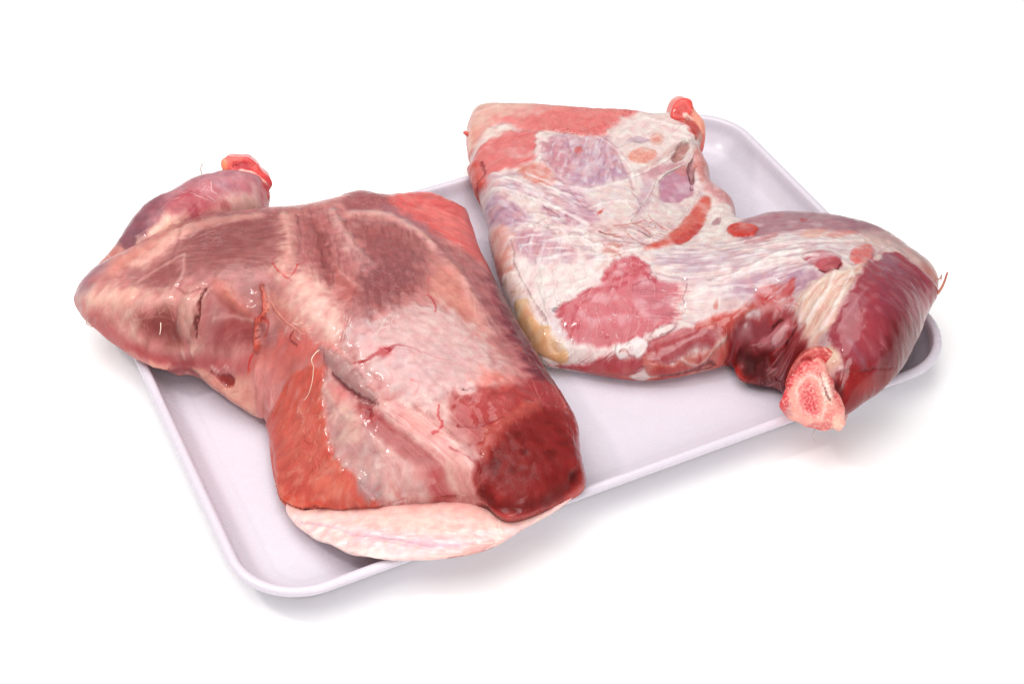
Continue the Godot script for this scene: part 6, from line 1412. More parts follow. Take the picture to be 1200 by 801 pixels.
	b.area("b44c50", 0.8, 0.9, 0.5, 0, -1, [159.7, -41.9, 162.3, -41.2, 163.8, -38.6, 160.7, -37.0])
	b.fibres(["fff2e8", "f4dccc", "e0b4a8"], 0.55, 90, 14, 0.7, 0.95, 0.31, 0.12, 0.14, [154.0, -26.3, 185.4, -20.5, 208.0, -18.0, 225.4, -1.8, 214.0, 0.0, 192.2, -6.6, 164.5, -6.7])
	b.area("dbbcae", 0.85, 4, 2, 0, -1, [191.0, -25.5, 208.4, -27.2, 221.8, -11.7, 231.0, -9.2, 227.6, 1.4, 216.0, 0.0, 206.9, -8.8, 195.4, -13.3])
	b.area("a8828a", 0.6, 3, 2, 0, -1, [205.9, -13.3, 213.2, -6.5, 218.0, 0.0, 222.0, -2.0, 215.4, -4.4])
	b.area("c87868", 0.8, 3, 1.5, 0, -1, [220.5, -5.6, 228.3, -6.1, 232.0, 2.0, 227.4, 10.8, 218.1, 8.9, 216.0, 4.0])
	b.area("c45860", 0.97, 1.5, 0.8, 0.3, 0.28, [154.0, 4.0, 158.9, 0.5, 165.1, 0.3, 170.7, 4.8, 173.3, 10.4, 172.0, 18.0, 168.0, 24.0, 163.5, 23.0, 160.0, 16.0])
	b.area("a84048", 0.6, 2, 1, 0, -1, [167.6, 12.6, 173.1, 11.3, 170.9, 19.7, 166.0, 24.0, 162.9, 20.6])
	b.fibres(["d88888", "a83a44"], 0.5, 40, 3, 0.5, 0.92, 0.39, 1.0, 0.1, [154.0, 4.0, 158.9, 0.5, 165.1, 0.3, 170.7, 4.8, 173.3, 10.4, 172.0, 18.0, 168.0, 24.0, 163.5, 23.0, 160.0, 16.0])
	b.stroke("7c2428", 0.85, 0.7, 1.2, 0.4, 0.1, -0.8, -1, [160.7, 18.1, 164.0, 22.0, 168.8, 21.7, 172.4, 15.7])
	b.area("e2706a", 0.95, 1.5, 1, 0.4, 0.28, [181.4, -1.4, 187.8, -8.1, 192.8, -9.6, 194.5, -3.8, 190.3, 7.9, 183.1, 16.7, 178.9, 14.3, 178.4, 7.1])
	b.fibres(["f0a098", "c04848", "ffd4c8"], 0.6, 50, 3, 0.7, 0.72, 0.69, 1.4, 0.2, [181.4, -1.4, 187.8, -8.1, 192.8, -9.6, 194.5, -3.8, 190.3, 7.9, 183.1, 16.7, 178.9, 14.3, 178.4, 7.1])
	b.stroke("b04c48", 0.6, 0.6, 0.8, 0.4, 0.1, -0.4, -1, [177.8, 15.4, 182.0, 17.9, 187.4, 13.4])
	b.area("b98a9c", 0.9, 4, 2, 0, -1, [106.0, 10.0, 118.0, 8.0, 130.0, 6.0, 142.0, 6.0, 153.0, 12.1, 160.0, 20.0, 160.7, 25.0, 152.9, 28.1, 144.0, 22.0, 134.0, 18.0, 122.0, 16.0, 112.0, 16.0])
	b.stroke("d8bcc8", 0.5, 1, 1.2, 0.8, 0.2, 0.2, -1, [138.0, 8.0, 144.0, 12.0, 148.0, 20.0])
	b.stroke("d8bcc8", 0.5, 1, 1.2, 0.8, 0.2, 0.2, -1, [144.0, 8.0, 150.9, 15.7, 152.0, 22.0])
	b.area("f0dcd2", 0.85, 3, 2, 0.2, -1, [92.0, 12.0, 105.2, 9.2, 122.0, 14.0, 128.0, 16.0, 122.0, 18.0, 110.0, 20.0, 96.0, 22.0, 92.0, 20.0])
	b.area("d0685c", 0.7, 1.2, 0.6, 0, -1, [108.0, 16.0, 110.0, 14.0, 110.0, 18.0, 108.0, 18.0])
	b.area("c42a2a", 0.92, 2, 1.5, -0.1, 0.18, [130.0, 14.0, 136.0, 12.0, 144.0, 16.0, 148.0, 16.0, 148.0, 24.0, 142.0, 22.0, 136.0, 20.2, 130.0, 16.0])
	b.area("e08a88", 0.8, 3, 2, 0, -1, [129.0, 16.4, 140.0, 20.0, 148.0, 28.0, 150.0, 36.0, 140.0, 28.0, 132.0, 22.0])
	b.fibres(["fff0f0", "f8d8d4", "d83030"], 0.7, 60, 4, 0.7, 0.89, 0.45, 0.8, 0.25, [130.0, 16.0, 150.0, 22.0, 150.0, 36.0, 136.0, 23.7])
	b.area("efd2be", 0.95, 4, 2, 0.6, -1, [152.0, 28.0, 160.7, 25.0, 170.4, 22.7, 180.2, 17.5, 188.8, 11.2, 181.4, 26.6, 172.0, 42.0, 166.0, 54.0, 160.0, 62.0, 154.0, 60.0, 150.0, 48.0, 148.1, 36.1, 148.0, 32.0])
	b.fibres(["fff2e0", "f6d8c4", "e8a890", "f0b8a0"], 0.6, 130, 10, 0.8, -0.64, 0.77, 0.25, 0.25, [152.0, 28.0, 170.4, 22.7, 188.8, 11.2, 172.0, 42.0, 160.0, 62.0, 154.0, 60.0, 148.4, 45.4])
	b.area("b89aa0", 0.7, 3, 2, 0, -1, [156.0, 56.0, 162.0, 58.0, 166.0, 68.0, 162.0, 72.0, 158.0, 70.0, 156.0, 64.0])
	b.area("d8a898", 0.8, 3, 2, 0, -1, [154.0, 56.0, 160.0, 66.0, 164.0, 74.0, 166.0, 78.0, 161.2, 78.0, 156.0, 70.0])
	b.area("ecc8ac", 0.85, 2.5, 1.5, 0, -1, [162.0, 64.0, 166.0, 70.0, 166.0, 76.0, 162.9, 76.7, 159.9, 74.5, 160.0, 72.0])
	b.area("a23236", 0.95, 3, 2, -0.3, 0.32, [116.0, 24.0, 128.0, 22.0, 138.0, 24.0, 148.1, 36.1, 152.0, 50.0, 152.4, 63.2, 150.0, 66.0, 141.1, 69.6, 136.4, 56.3, 127.7, 50.6, 117.5, 36.9, 115.3, 29.9])
	b.area("8a3a40", 0.8, 3, 2, 0, -1, [122.0, 24.0, 132.0, 24.0, 138.0, 30.0, 134.0, 34.0, 126.5, 31.3, 120.0, 26.0])
	b.area("7a1014", 0.9, 3, 2, -0.6, 0.3, [134.0, 34.0, 143.5, 42.0, 151.3, 53.3, 150.0, 64.0, 143.0, 62.0, 138.2, 50.8, 133.0, 38.5])
	b.area("d8868a", 0.85, 2, 1.2, 0.7, -1, [130.0, 32.0, 136.0, 32.0, 142.0, 34.0, 145.3, 36.1, 144.9, 40.1, 138.1, 38.2, 134.0, 36.0])
	b.area("e6b4b4", 0.8, 1.4, 0.8, 0.9, -1, [142.0, 36.0, 146.0, 38.0, 148.0, 42.0, 144.2, 39.5, 140.0, 40.0, 137.4, 36.1])
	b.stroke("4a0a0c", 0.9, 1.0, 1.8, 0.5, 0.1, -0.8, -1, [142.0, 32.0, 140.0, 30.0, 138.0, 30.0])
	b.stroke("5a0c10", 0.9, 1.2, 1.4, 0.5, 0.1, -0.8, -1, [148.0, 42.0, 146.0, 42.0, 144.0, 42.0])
	b.fibres(["e8a8a8", "c83030", "f4c8c4"], 0.6, 60, 7, 0.7, -0.98, -0.19, 0.3, 0.3, [127.6, 25.7, 146.0, 36.0, 152.0, 56.0, 136.0, 44.0])
	b.area("c62a22", 0.9, 2.5, 1.5, 0.8, 0.16, [118.0, 30.0, 124.0, 34.0, 130.0, 40.0, 132.0, 46.0, 125.7, 48.1, 119.6, 41.2, 117.2, 36.1])
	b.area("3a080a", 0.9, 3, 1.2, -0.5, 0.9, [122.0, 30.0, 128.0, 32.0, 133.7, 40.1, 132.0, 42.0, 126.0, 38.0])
	b.area("e0908c", 0.85, 1.6, 1, 0.8, -1, [130.0, 38.0, 136.0, 42.0, 138.0, 48.0, 136.4, 52.2, 132.0, 46.0])
	b.area("e8c0b8", 0.7, 1.2, 0.8, 0.6, -1, [134.0, 38.0, 136.0, 40.0, 138.0, 44.0, 136.0, 42.0])
	b.area("c83430", 0.8, 2, 1.2, 0, -1, [136.4, 49.4, 140.2, 54.5, 138.3, 71.0, 135.7, 60.3])
	b.area("a03642", 0.97, 2.5, 1.2, 0.2, 0.26, [199.8, -6.8, 207.8, -8.3, 214.6, -1.4, 222.0, 2.0, 234.2, 3.6, 226.7, 20.7, 218.8, 36.7, 206.0, 67.8, 188.3, 85.1, 169.8, 96.3, 162.0, 86.0, 159.3, 82.1, 165.2, 79.3, 165.4, 72.1, 162.0, 62.0, 164.0, 54.0, 172.0, 42.0, 180.7, 25.2, 190.5, 6.9])
	b.area("a04c58", 0.7, 5, 3, 0, -1, [166.0, 56.0, 174.0, 42.0, 185.4, 19.2, 195.4, 1.2, 193.9, 18.7, 180.0, 46.0, 170.8, 63.0])
	b.area("8c3446", 0.8, 8, 4, 0, -1, [198.9, 8.1, 212.0, 4.0, 214.0, 14.0, 204.0, 38.0, 190.0, 52.0, 188.0, 42.0])
	b.area("a08090", 0.5, 7, 4, 0, -1, [195.1, -2.3, 204.5, -6.2, 207.1, 5.4, 197.1, 17.0, 192.2, 13.1])
	b.area("a83c46", 0.6, 8, 4, 0, -1, [174.0, 54.0, 189.3, 53.2, 194.0, 58.0, 180.0, 68.0, 170.0, 68.0])
	b.area("6a0c18", 0.85, 6, 3, 0, -1, [188.0, 56.0, 212.5, 34.9, 208.4, 54.2, 193.7, 76.9, 183.1, 79.5, 184.0, 68.0])
	b.area("900f14", 0.9, 4, 2.5, -0.2, 0.2, [162.6, 78.1, 170.0, 76.0, 183.6, 69.9, 194.0, 64.0, 190.1, 78.1, 173.7, 90.9, 163.9, 86.4])
	b.area("c02a24", 0.6, 4, 3, 0, -1, [166.0, 80.0, 176.0, 74.0, 184.0, 72.0, 177.4, 80.0, 167.3, 84.2])
	b.fibres(["b06468", "6e1c28", "a04a50"], 0.2, 60, 20, 0.9, -0.40, 0.92, 0.15, 0.06, [199.8, -6.8, 207.8, -8.3, 214.6, -1.4, 222.0, 2.0, 234.2, 3.6, 226.7, 20.7, 218.8, 36.7, 206.0, 67.8, 188.3, 85.1, 169.8, 96.3, 162.0, 86.0, 159.3, 82.1, 165.2, 79.3, 165.4, 72.1, 162.0, 62.0, 164.0, 54.0, 172.0, 42.0, 180.7, 25.2, 190.5, 6.9])
	b.stroke("a8909c", 0.45, 1.5, 3, 2, 0.2, 0.1, -1, [170.0, 66.0, 172.0, 70.0, 176.0, 72.3])
	b.stroke("d8a0a0", 0.4, 0.8, 1.4, 1, 0.2, 0.2, -1, [166.0, 58.0, 174.0, 48.0, 182.6, 35.7])
	b.stroke("5a0c14", 0.8, 0.8, 0.6, 0.5, 0.3, -0.4, -1, [164.0, 78.0, 170.0, 76.0, 182.0, 70.0, 194.0, 64.0])
	b.fibres(["e0a8a0", "f0c8c0"], 0.5, 20, 3, 0.4, 0.89, -0.45, 0.6, 0.1, [194.0, 34.0, 210.2, 22.1, 198.0, 52.0, 180.0, 68.0])
	b.area("f2dccc", 0.8, 1.6, 1.2, 0.4, -1, [190.2, 8.8, 198.6, -5.4, 206.2, -10.1, 212.9, -4.8, 207.3, -5.7, 198.9, -2.1, 193.3, 7.4])
	b.mottle(7, 0.99, 0.13, 4, 0.0, 0.6)
	b.area("ccaab4", 0.5, 4, 3, 0, -1, [77.7, -19.5, 122.5, -30.3, 165.5, -12.9, 186.8, -2.9, 152.0, 16.0, 118.0, 16.0, 92.0, 20.0, 92.0, 2.0])
	b.mottle(4.5, 0.99, 0.13, 6, 0.0, 0.5)
	b.area("fdf4ee", 0.55, 4, 2, 0.25, -1, [77.7, -19.5, 122.5, -30.3, 165.5, -12.9, 186.8, -2.9, 152.0, 16.0, 118.0, 16.0, 92.0, 20.0, 92.0, 2.0])
	b.mottle(6, 0.99, 0.13, 5, 0.1, 0.6)
	b.area("b898a8", 0.35, 4, 2, -0.1, -1, [77.7, -19.5, 122.5, -30.3, 165.5, -12.9, 186.8, -2.9, 152.0, 16.0, 118.0, 16.0, 92.0, 20.0, 92.0, 2.0])
	b.mottle(5, -0.64, 0.77, 4, 0.0, 0.6)
	b.area("dc9c88", 0.55, 3, 2, -0.1, -1, [152.0, 28.0, 180.2, 17.5, 181.4, 26.6, 160.0, 62.0, 152.0, 54.0])
	b.mottle(6, 0.89, 0.45, 5, 0.0, 0.6)
	b.area("c89488", 0.5, 4, 2, 0, -1, [166.2, -17.2, 199.9, -21.9, 226.0, -4.6, 212.7, 4.3, 187.2, -5.0])
	b.mottle(10, 0.75, 0.67, 1.3, 0.05, 0.7)
	b.area("e0aca8", 0.2, 5, 3, 0, -1, [-27.7, -181.0, 116.8, -162.8, 112.9, -93.1, 129.9, -58.4, 188.3, -44.0, 234.6, -3.2, 192.9, 85.0, 143.9, 77.9, 113.8, 39.7, 18.1, 40.3, -6.2, -18.1])
	b.mottle(16, 0.75, 0.67, 1.2, 0.0, 0.7)
	b.area("f4e8e4", 0.35, 6, 3, 0, -1, [-18.0, -114.0, 113.9, -105.6, 180.3, 6.7, 104.0, 28.0, -1.9, 0.5])
	b.plain()
	b.stroke("fcf2ea", 0.7, 1.44, 3.12, 1.0, 0.5, 0.5, -1, [6.0, -76.0, 19.5, -67.2, 32.7, -55.2, 43.1, -47.4])
	b.stroke("fcf2ea", 0.7, 1.2, 2.6, 1.0, 0.5, 0.5, -1, [-10.0, -90.0, 0.0, -82.0, 14.6, -69.8, 25.2, -60.6])
	b.stroke("fcf2ea", 0.7, 1.7999999999999998, 3.9000000000000004, 1.0, 0.5, 0.5, -1, [10.0, -54.0, 24.0, -48.0, 40.0, -36.0, 52.9, -28.9, 67.7, -24.5])
	b.stroke("fcf2ea", 0.7, 1.2, 2.6, 1.0, 0.5, 0.5, -1, [50.6, -123.6, 61.1, -109.8, 68.3, -94.4, 70.6, -81.5])
	b.stroke("fcf2ea", 0.7, 1.32, 2.8600000000000003, 1.0, 0.5, 0.5, -1, [24.6, -82.5, 43.9, -74.5, 60.7, -80.6, 73.9, -87.6])
	b.stroke("fcf2ea", 0.7, 1.08, 2.3400000000000003, 1.0, 0.5, 0.5, -1, [43.4, -59.1, 56.1, -64.2, 69.8, -65.5])
	b.stroke("fcf2ea", 0.7, 1.08, 2.3400000000000003, 1.0, 0.5, 0.5, -1, [12.5, -49.2, 19.3, -54.5, 28.9, -53.4])
	b.stroke("fcf2ea", 0.7, 1.44, 3.12, 1.0, 0.5, 0.5, -1, [47.1, -24.0, 58.0, -24.0, 71.5, -25.5])
	b.stroke("fcf2ea", 0.7, 1.32, 2.8600000000000003, 1.0, 0.5, 0.5, -1, [92.0, 12.0, 106.0, 10.0, 118.0, 10.0])
	b.stroke("fcf2ea", 0.7, 1.56, 3.3800000000000003, 1.0, 0.5, 0.5, -1, [114.0, 6.0, 130.0, 4.0, 147.2, 2.6, 161.4, 7.4])
	b.stroke("fcf2ea", 0.7, 1.44, 3.12, 1.0, 0.5, 0.5, -1, [88.0, -4.0, 106.0, 4.0, 124.0, 2.0, 142.0, -4.0, 155.0, -3.5])
	b.stroke("fcf2ea", 0.7, 1.56, 3.3800000000000003, 1.0, 0.5, 0.5, -1, [126.0, -14.4, 147.5, -13.7, 169.6, -10.4, 188.7, -13.2])
	b.stroke("fcf2ea", 0.7, 1.7999999999999998, 3.9000000000000004, 1.0, 0.5, 0.5, -1, [168.7, 22.4, 162.0, 36.0, 154.0, 44.0])
	b.stroke("fcf2ea", 0.7, 1.44, 3.12, 1.0, 0.5, 0.5, -1, [177.5, 22.7, 168.0, 42.0, 160.0, 54.0])
	b.stroke("fcf2ea", 0.7, 1.32, 2.8600000000000003, 1.0, 0.5, 0.5, -1, [160.0, 28.0, 152.0, 34.0, 150.0, 44.0])
	b.stroke("fcf2ea", 0.7, 1.2, 2.6, 1.0, 0.5, 0.5, -1, [18.8, -10.7, 32.0, -8.0, 42.0, -10.0])
	b.stroke("fcf2ea", 0.7, 0.96, 2.08, 1.0, 0.5, 0.5, -1, [18.7, -1.9, 30.0, -4.0])
	b.stroke("fcf2ea", 0.7, 1.32, 2.8600000000000003, 1.0, 0.5, 0.5, -1, [79.7, -139.3, 93.5, -132.7, 104.0, -130.0])
	b.stroke("b48890", 0.55, 1.0, 1.8, 1.0, 0.4, -0.5, -1, [8.8, -63.8, 22.0, -58.0, 30.7, -49.4])
	b.stroke("b48890", 0.55, 1.0, 1.8, 1.0, 0.4, -0.5, -1, [19.6, -75.2, 33.0, -65.8, 44.3, -57.6])
	b.stroke("b48890", 0.55, 1.0, 1.8, 1.0, 0.4, -0.5, -1, [61.8, -103.5, 67.0, -87.0, 69.4, -75.6])
	b.stroke("b48890", 0.55, 1.0, 1.8, 1.0, 0.4, -0.5, -1, [42.9, -42.5, 58.7, -33.0, 75.6, -30.9])
	b.stroke("b48890", 0.55, 1.0, 1.8, 1.0, 0.4, -0.5, -1, [74.3, -8.1, 92.0, 0.0, 110.0, 4.0])
	b.stroke("b48890", 0.55, 1.0, 1.8, 1.0, 0.4, -0.5, -1, [128.0, 8.0, 145.2, 5.4, 158.0, 12.0])
	b.stroke("b48890", 0.55, 1.0, 1.8, 1.0, 0.4, -0.5, -1, [179.8, 25.4, 170.0, 44.0])
	b.stroke("b48890", 0.55, 1.0, 1.8, 1.0, 0.4, -0.5, -1, [69.2, -72.7, 73.6, -63.2, 68.2, -53.3])
	b.stroke("b48890", 0.55, 1.0, 1.8, 1.0, 0.4, -0.5, -1, [2.0, -60.0, 14.5, -53.4, 24.0, -44.0])
	b.fibres(["ffffff", "fff0ea"], 0.8, 60, 1.6, 0.45, 0.65, 0.76, 1.5, 0.3, [24.0, 6.0, 30.0, 2.0, 35.4, -0.3, 42.0, -4.0, 48.0, -6.0, 50.5, -14.0, 55.4, -18.8, 62.0, -22.0, 68.5, -20.5, 74.0, -14.0, 77.8, -3.9, 84.8, 0.7, 94.0, 2.0, 92.0, 10.0, 92.0, 18.0, 86.0, 22.0, 82.0, 24.0, 76.0, 26.0, 70.0, 28.0, 64.0, 30.0, 56.0, 30.0, 47.7, 30.8, 40.0, 26.0, 32.2, 24.2, 28.0, 16.0])
	b.area("e8bcb0", 0.6, 6, 4, 0, -1, [-20.3, -173.3, 20.3, -162.1, 20.7, -150.9, -10.4, -149.7, -20.9, -140.2])
	b.stroke("f8dcd0", 0.7, 1.5, 2.2, 1.2, 0.3, 0.4, -1, [-23.0, -132.4, -23.0, -150.2, -18.8, -158.6, -8.5, -161.8])
	b.area("7a0a14", 0.7, 7, 3, 0, -1, [193.1, 48.1, 212.9, 29.3, 212.4, 49.5, 196.5, 74.8, 181.2, 86.7, 172.0, 84.0, 184.0, 70.0])
	b.area("8c0c12", 0.8, 4, 2, 0, -1, [162.9, 78.1, 170.0, 76.0, 184.0, 70.0, 194.0, 66.0, 187.3, 78.6, 173.7, 92.3, 164.0, 86.0])
	b.area("b42a26", 0.6, 4, 2.5, 0, -1, [166.0, 80.0, 175.2, 74.8, 184.0, 74.0, 176.0, 80.0, 167.7, 81.7])
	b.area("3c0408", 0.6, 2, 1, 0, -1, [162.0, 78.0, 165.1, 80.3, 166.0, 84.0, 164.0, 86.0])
	b.area("a8858c", 0.45, 8, 3, 0, -1, [188.3, -44.0, 208.7, -31.5, 225.0, -15.1, 219.0, -5.6, 203.5, -15.9, 186.5, -26.8])
	b.fibres(["f4ece8", "fffaf6"], 0.6, 70, 7, 0.4, 0.77, 0.64, 1.2, 0.2, [-14.0, -106.0, 69.2, -91.5, 86.5, -50.7, 19.3, -53.3])
	b.fibres(["c86a66", "b85a58"], 0.5, 40, 3.5, 0.35, 0.86, 0.51, 1.5, 0, [-20.0, -100.0, 79.9, -107.1, 96.4, -53.1, 46.0, -6.0, 2.0, -22.0])
	b.fibres(["8a5a6c", "a87484"], 0.35, 50, 7, 0.4, 0.99, 0.11, 0.1, 0, [129.9, -54.4, 157.9, -51.9, 198.3, -34.7, 181.3, -24.0, 142.0, -25.5])
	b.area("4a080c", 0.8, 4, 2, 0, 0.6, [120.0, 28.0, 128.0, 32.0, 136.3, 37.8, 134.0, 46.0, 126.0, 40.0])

func build_inner_side_shoulder() -> void:
	var t := thing("inner_side_lamb_shoulder", "raw lamb shoulder lying inner side up, white sinew and a sawn bone end", "raw meat", Vector3(100, 4, -40) * MM)
	var b := Paint.new(Vector2(-32, -180), Vector2(240, 96), "ecdad0", 51)
	paint_inner(b)
	b.finish(0.7)
	var b_body := Meat.new(INNER_outline, INNER_tops, 4.0, b.relief, 25.0)
	var b_mat := b.material(1.0, Color(0.872, 0.862, 0.878))
	put("shoulder_muscle", b_body.skin(t.position, Vector2(-32, -180), Vector2(272, 276)), b_mat, t, "")
	put("shank", b_body.skin(t.position, Vector2(-32, -180), Vector2(272, 276), false, Meat.closed(Paint.pts([199.8, -6.8, 207.8, -8.3, 214.6, -1.4, 222.0, 2.0, 234.2, 3.6, 226.7, 20.7, 218.8, 36.7, 206.0, 67.8, 188.3, 85.1, 169.8, 96.3, 162.0, 86.0, 159.3, 82.1, 165.2, 79.3, 165.4, 72.1, 162.0, 62.0, 164.0, 54.0, 172.0, 42.0, 180.7, 25.2, 190.5, 6.9]), 4), 0.5, 3.0), b_mat, t, "dark red shank muscle")
	put("cut_muscle", b_body.skin(t.position, Vector2(-32, -180), Vector2(272, 276), false, Meat.closed(Paint.pts([24.0, 6.0, 30.0, 2.0, 35.4, -0.3, 42.0, -4.0, 48.0, -6.0, 50.5, -14.0, 55.4, -18.8, 62.0, -22.0, 68.5, -20.5, 74.0, -14.0, 77.8, -3.9, 84.8, 0.7, 94.0, 2.0, 92.0, 10.0, 92.0, 18.0, 86.0, 22.0, 82.0, 24.0, 76.0, 26.0, 70.0, 28.0, 64.0, 30.0, 56.0, 30.0, 47.7, 30.8, 40.0, 26.0, 32.2, 24.2, 28.0, 16.0]), 4), 0.35, 1.2), b_mat, t, "raw red cut muscle")
	put("cartilage", b_body.skin(t.position, Vector2(-32, -180), Vector2(272, 276), false, Meat.closed(Paint.pts([4.0, -12.0, 8.1, -8.4, 10.0, -6.0, 14.0, 4.0, 18.0, 12.0, 21.4, 15.4, 23.5, 24.4, 30.0, 26.0, 32.0, 28.0, 30.0, 30.0, 22.0, 28.0, 16.7, 24.1, 9.0, 17.8, 6.0, 8.0, 3.9, -4.7]), 4), 0.8, 1.5), b_mat, t, "tan cartilage in the cut edge")
	put("lymph_node", b_body.skin(t.position, Vector2(-32, -180), Vector2(272, 276), false, Meat.closed(Paint.pts([154.0, 4.0, 158.9, 0.5, 165.1, 0.3, 170.7, 4.8, 173.3, 10.4, 172.0, 18.0, 168.0, 24.0, 163.5, 23.0, 160.0, 16.0]), 4), 0.9, 3.0), b_mat, t, "red oval between white tendons")
	put("lymph_node", b_body.skin(t.position, Vector2(-32, -180), Vector2(272, 276), false, Meat.closed(Paint.pts([181.4, -1.4, 187.8, -8.1, 192.8, -9.6, 194.5, -3.8, 190.3, 7.9, 183.1, 16.7, 178.9, 14.3, 178.4, 7.1]), 4), 0.8, 3.0), b_mat, t, "")
	put("muscle_strap", b_body.skin(t.position, Vector2(-32, -180), Vector2(272, 276), false, Meat.closed(Paint.pts([71.5, -25.5, 77.4, -30.1, 85.3, -35.0, 94.1, -49.1, 103.3, -66.2, 110.1, -77.7, 113.9, -76.4, 112.7, -66.6, 108.0, -52.8, 100.7, -36.9, 91.7, -31.3, 82.0, -26.0]), 4), 0.35, 3.0), b_mat, t, "loose red strap of muscle")
	put("breast_muscle", b_body.skin(t.position, Vector2(-32, -180), Vector2(272, 276), false, Meat.closed(Paint.pts([28.0, 30.0, 42.0, 32.0, 54.0, 32.0, 63.1, 33.4, 71.0, 30.2, 78.0, 28.0, 92.0, 26.0, 104.4, 23.4, 114.0, 24.0, 120.0, 26.0, 115.3, 29.9, 104.0, 30.0, 93.6, 31.3, 84.0, 36.0, 68.0, 38.0, 45.5, 42.6, 28.9, 39.5, 17.9, 32.7]), 4), 0.4, 2.0), b_mat, t, "long red muscle along the front edge")
	put("fat_nodule", b_body.skin(t.position, Vector2(-32, -180), Vector2(272, 276), false, Meat.closed(Paint.pts([56.1, 29.1, 60.0, 30.0, 66.0, 28.0, 72.0, 30.0, 72.0, 32.0, 67.4, 34.5, 63.1, 34.1, 60.0, 34.0, 56.0, 32.0]), 4), 0.6, 3.5), b_mat, t, "white nodule of fat")
	put("muscle_flap", b_body.skin(t.position, Vector2(-32, -180), Vector2(272, 276), false, Meat.closed(Paint.pts([70.2, 34.5, 80.0, 36.0, 90.0, 34.0, 102.0, 30.0, 114.5, 24.6, 118.0, 26.0, 116.0, 28.0, 114.5, 35.7, 109.2, 35.6, 100.0, 36.0, 87.2, 39.7, 73.1, 40.2]), 4), 0.6, 1.5), b_mat, t, "torn flap of red muscle")
	var j := Paint.new(Vector2(-19, -21), Vector2(19, 28), "e08478", 71)
	j.area("d8504a", 0.95, 1.6, 1, 0.6, -1, [-11.1, -4.9, -7.5, -11.7, -2.1, -14.4, 4.0, -11.9, 4.6, -5.8, 1.2, -1.9, -3.2, 0.8, -10.4, -0.3])
	j.area("bc3836", 0.7, 1.5, 1, -0.3, -1, [-7.8, -6.7, -4.0, -9.9, -0.0, -7.1, -3.0, -2.3, -7.6, -2.1])
	j.area("ec9e88", 0.9, 1.6, 0.8, 0, -1, [1.4, -5.0, 6.6, -4.6, 11.3, 2.9, 10.4, 15.0, 5.2, 14.6, 2.8, 4.3])
	j.area("c84c48", 0.85, 1.2, 0.6, -0.9, -1, [-2.1, -0.2, 3.0, 2.3, 6.7, 8.6, 4.4, 11.5, 0.6, 6.2])
	j.area("f6dccc", 0.8, 1.2, 0.6, 0.5, -1, [-2.9, -3.8, 0.2, -3.0, 3.6, 1.3, -0.1, 1.0, -3.5, -1.3])
	j.area("d8625a", 0.7, 1.5, 0.7, 0, -1, [4.5, 10.5, 9.7, 9.9, 8.5, 20.0, 5.0, 17.7])
	j.fibres(["f0988c", "b83038", "f4b8a8"], 0.5, 70, 3, 0.5, 0.7, 0.7, 0.8, 0.2, [-11.4, -0.8, -5.3, -12.6, 4.0, -11.9, 11.0, 5.9, 7.1, 17.8, -0.3, 4.0])
	j.finish(0.8)
	put("flap_end", sawn_end([-10.3, -1.8, -9.4, -6.3, -7.1, -10.2, -3.8, -12.5, -0.1, -12.7, 2.9, -11.0, 4.1, -6.8, 6.9, -2.5, 9.8, 1.7, 10.4, 6.9, 9.4, 13.9, 7.4, 19.9, 4.5, 16.6, 2.4, 10.4, -1.3, 4.0, -6.4, 1.6], Vector3(105.2232, 53.0000, -138.7739), Vector3(0.9919, 0.0000, -0.1272), Vector3(0.0787, -0.7853, 0.6141), 14.0, 0.95, 3.5, Vector2(0, -3), t, j), j.material(1.0), t, "red end of a torn flap at the top corner")
	var e := Paint.new(Vector2(-24, -27), Vector2(27, 27), "e89c90", 61)
	e.area("eda898", 0.8, 3, 1.5, 0, -1, [-11.4, -3.5, -4.6, -12.0, 4.1, -10.1, 10.3, 0.9, 10.5, 11.6, 1.5, 15.0, -8.4, 10.5])
	e.area("d9636a", 0.8, 1.6, 1, 0.2, -1, [-14.7, 6.6, -13.9, -3.3, -9.6, -11.6, -4.1, -16.5, -7.7, -9.1, -11.2, -0.8, -11.9, 9.0])
	e.area("ea807a", 0.9, 3, 1.2, -0.4, -1, [-6.3, -3.9, -3.3, -8.1, 1.0, -7.6, 4.2, -0.4, 5.8, 6.6, 3.2, 11.3, -2.0, 10.0, -6.5, 3.2])
	e.area("d65056", 0.85, 3, 1.2, -0.3, -1, [-3.8, 0.3, -0.2, -1.8, 3.8, 4.1, 3.1, 9.5, -1.3, 8.1, -4.3, 3.9])
	e.mottle(1.3, 1.0, 0.0, 1.2, 0.15, 0.5)
	e.area("b02c38", 0.7, 2, 1.2, 0, -1, [-5.4, -3.1, -1.4, -6.1, 4.5, 2.3, 3.6, 10.4, -1.7, 9.0])
	e.plain()
	e.area("e8706c", 0.7, 3, 1.5, 0, -1, [-9.4, -9.8, -3.2, -15.7, 3.7, -14.5, 2.5, -9.1, -3.5, -9.5, -7.3, -4.7])
	e.area("f6ded0", 0.85, 2, 1, 0.6, -1, [4.9, -11.0, 9.4, -7.9, 11.4, -1.0, 8.1, 0.2, 4.2, -4.8])
	e.area("e27068", 0.7, 2.5, 1.2, 0, -1, [7.3, 4.7, 12.1, 6.1, 12.7, 12.3, 8.0, 11.8])
	e.area("c85a5c", 0.6, 2, 1.2, 0, -1, [0.7, 15.5, 8.1, 12.7, 12.5, 14.1, 8.5, 17.1, 1.7, 17.7])
	e.area("b87c84", 0.7, 2.5, 1.2, 0, -1, [-14.5, 3.9, -10.2, 4.4, -8.7, 11.4, -12.6, 10.9])
	e.area("c4383c", 0.75, 2.5, 1.5, 0.2, -1, [-14.6, 8.4, -14.9, -4.1, -9.8, -13.4, -4.3, -18.2, -1.5, -15.8, -7.7, -9.1, -10.4, -1.8, -11.1, 8.9])
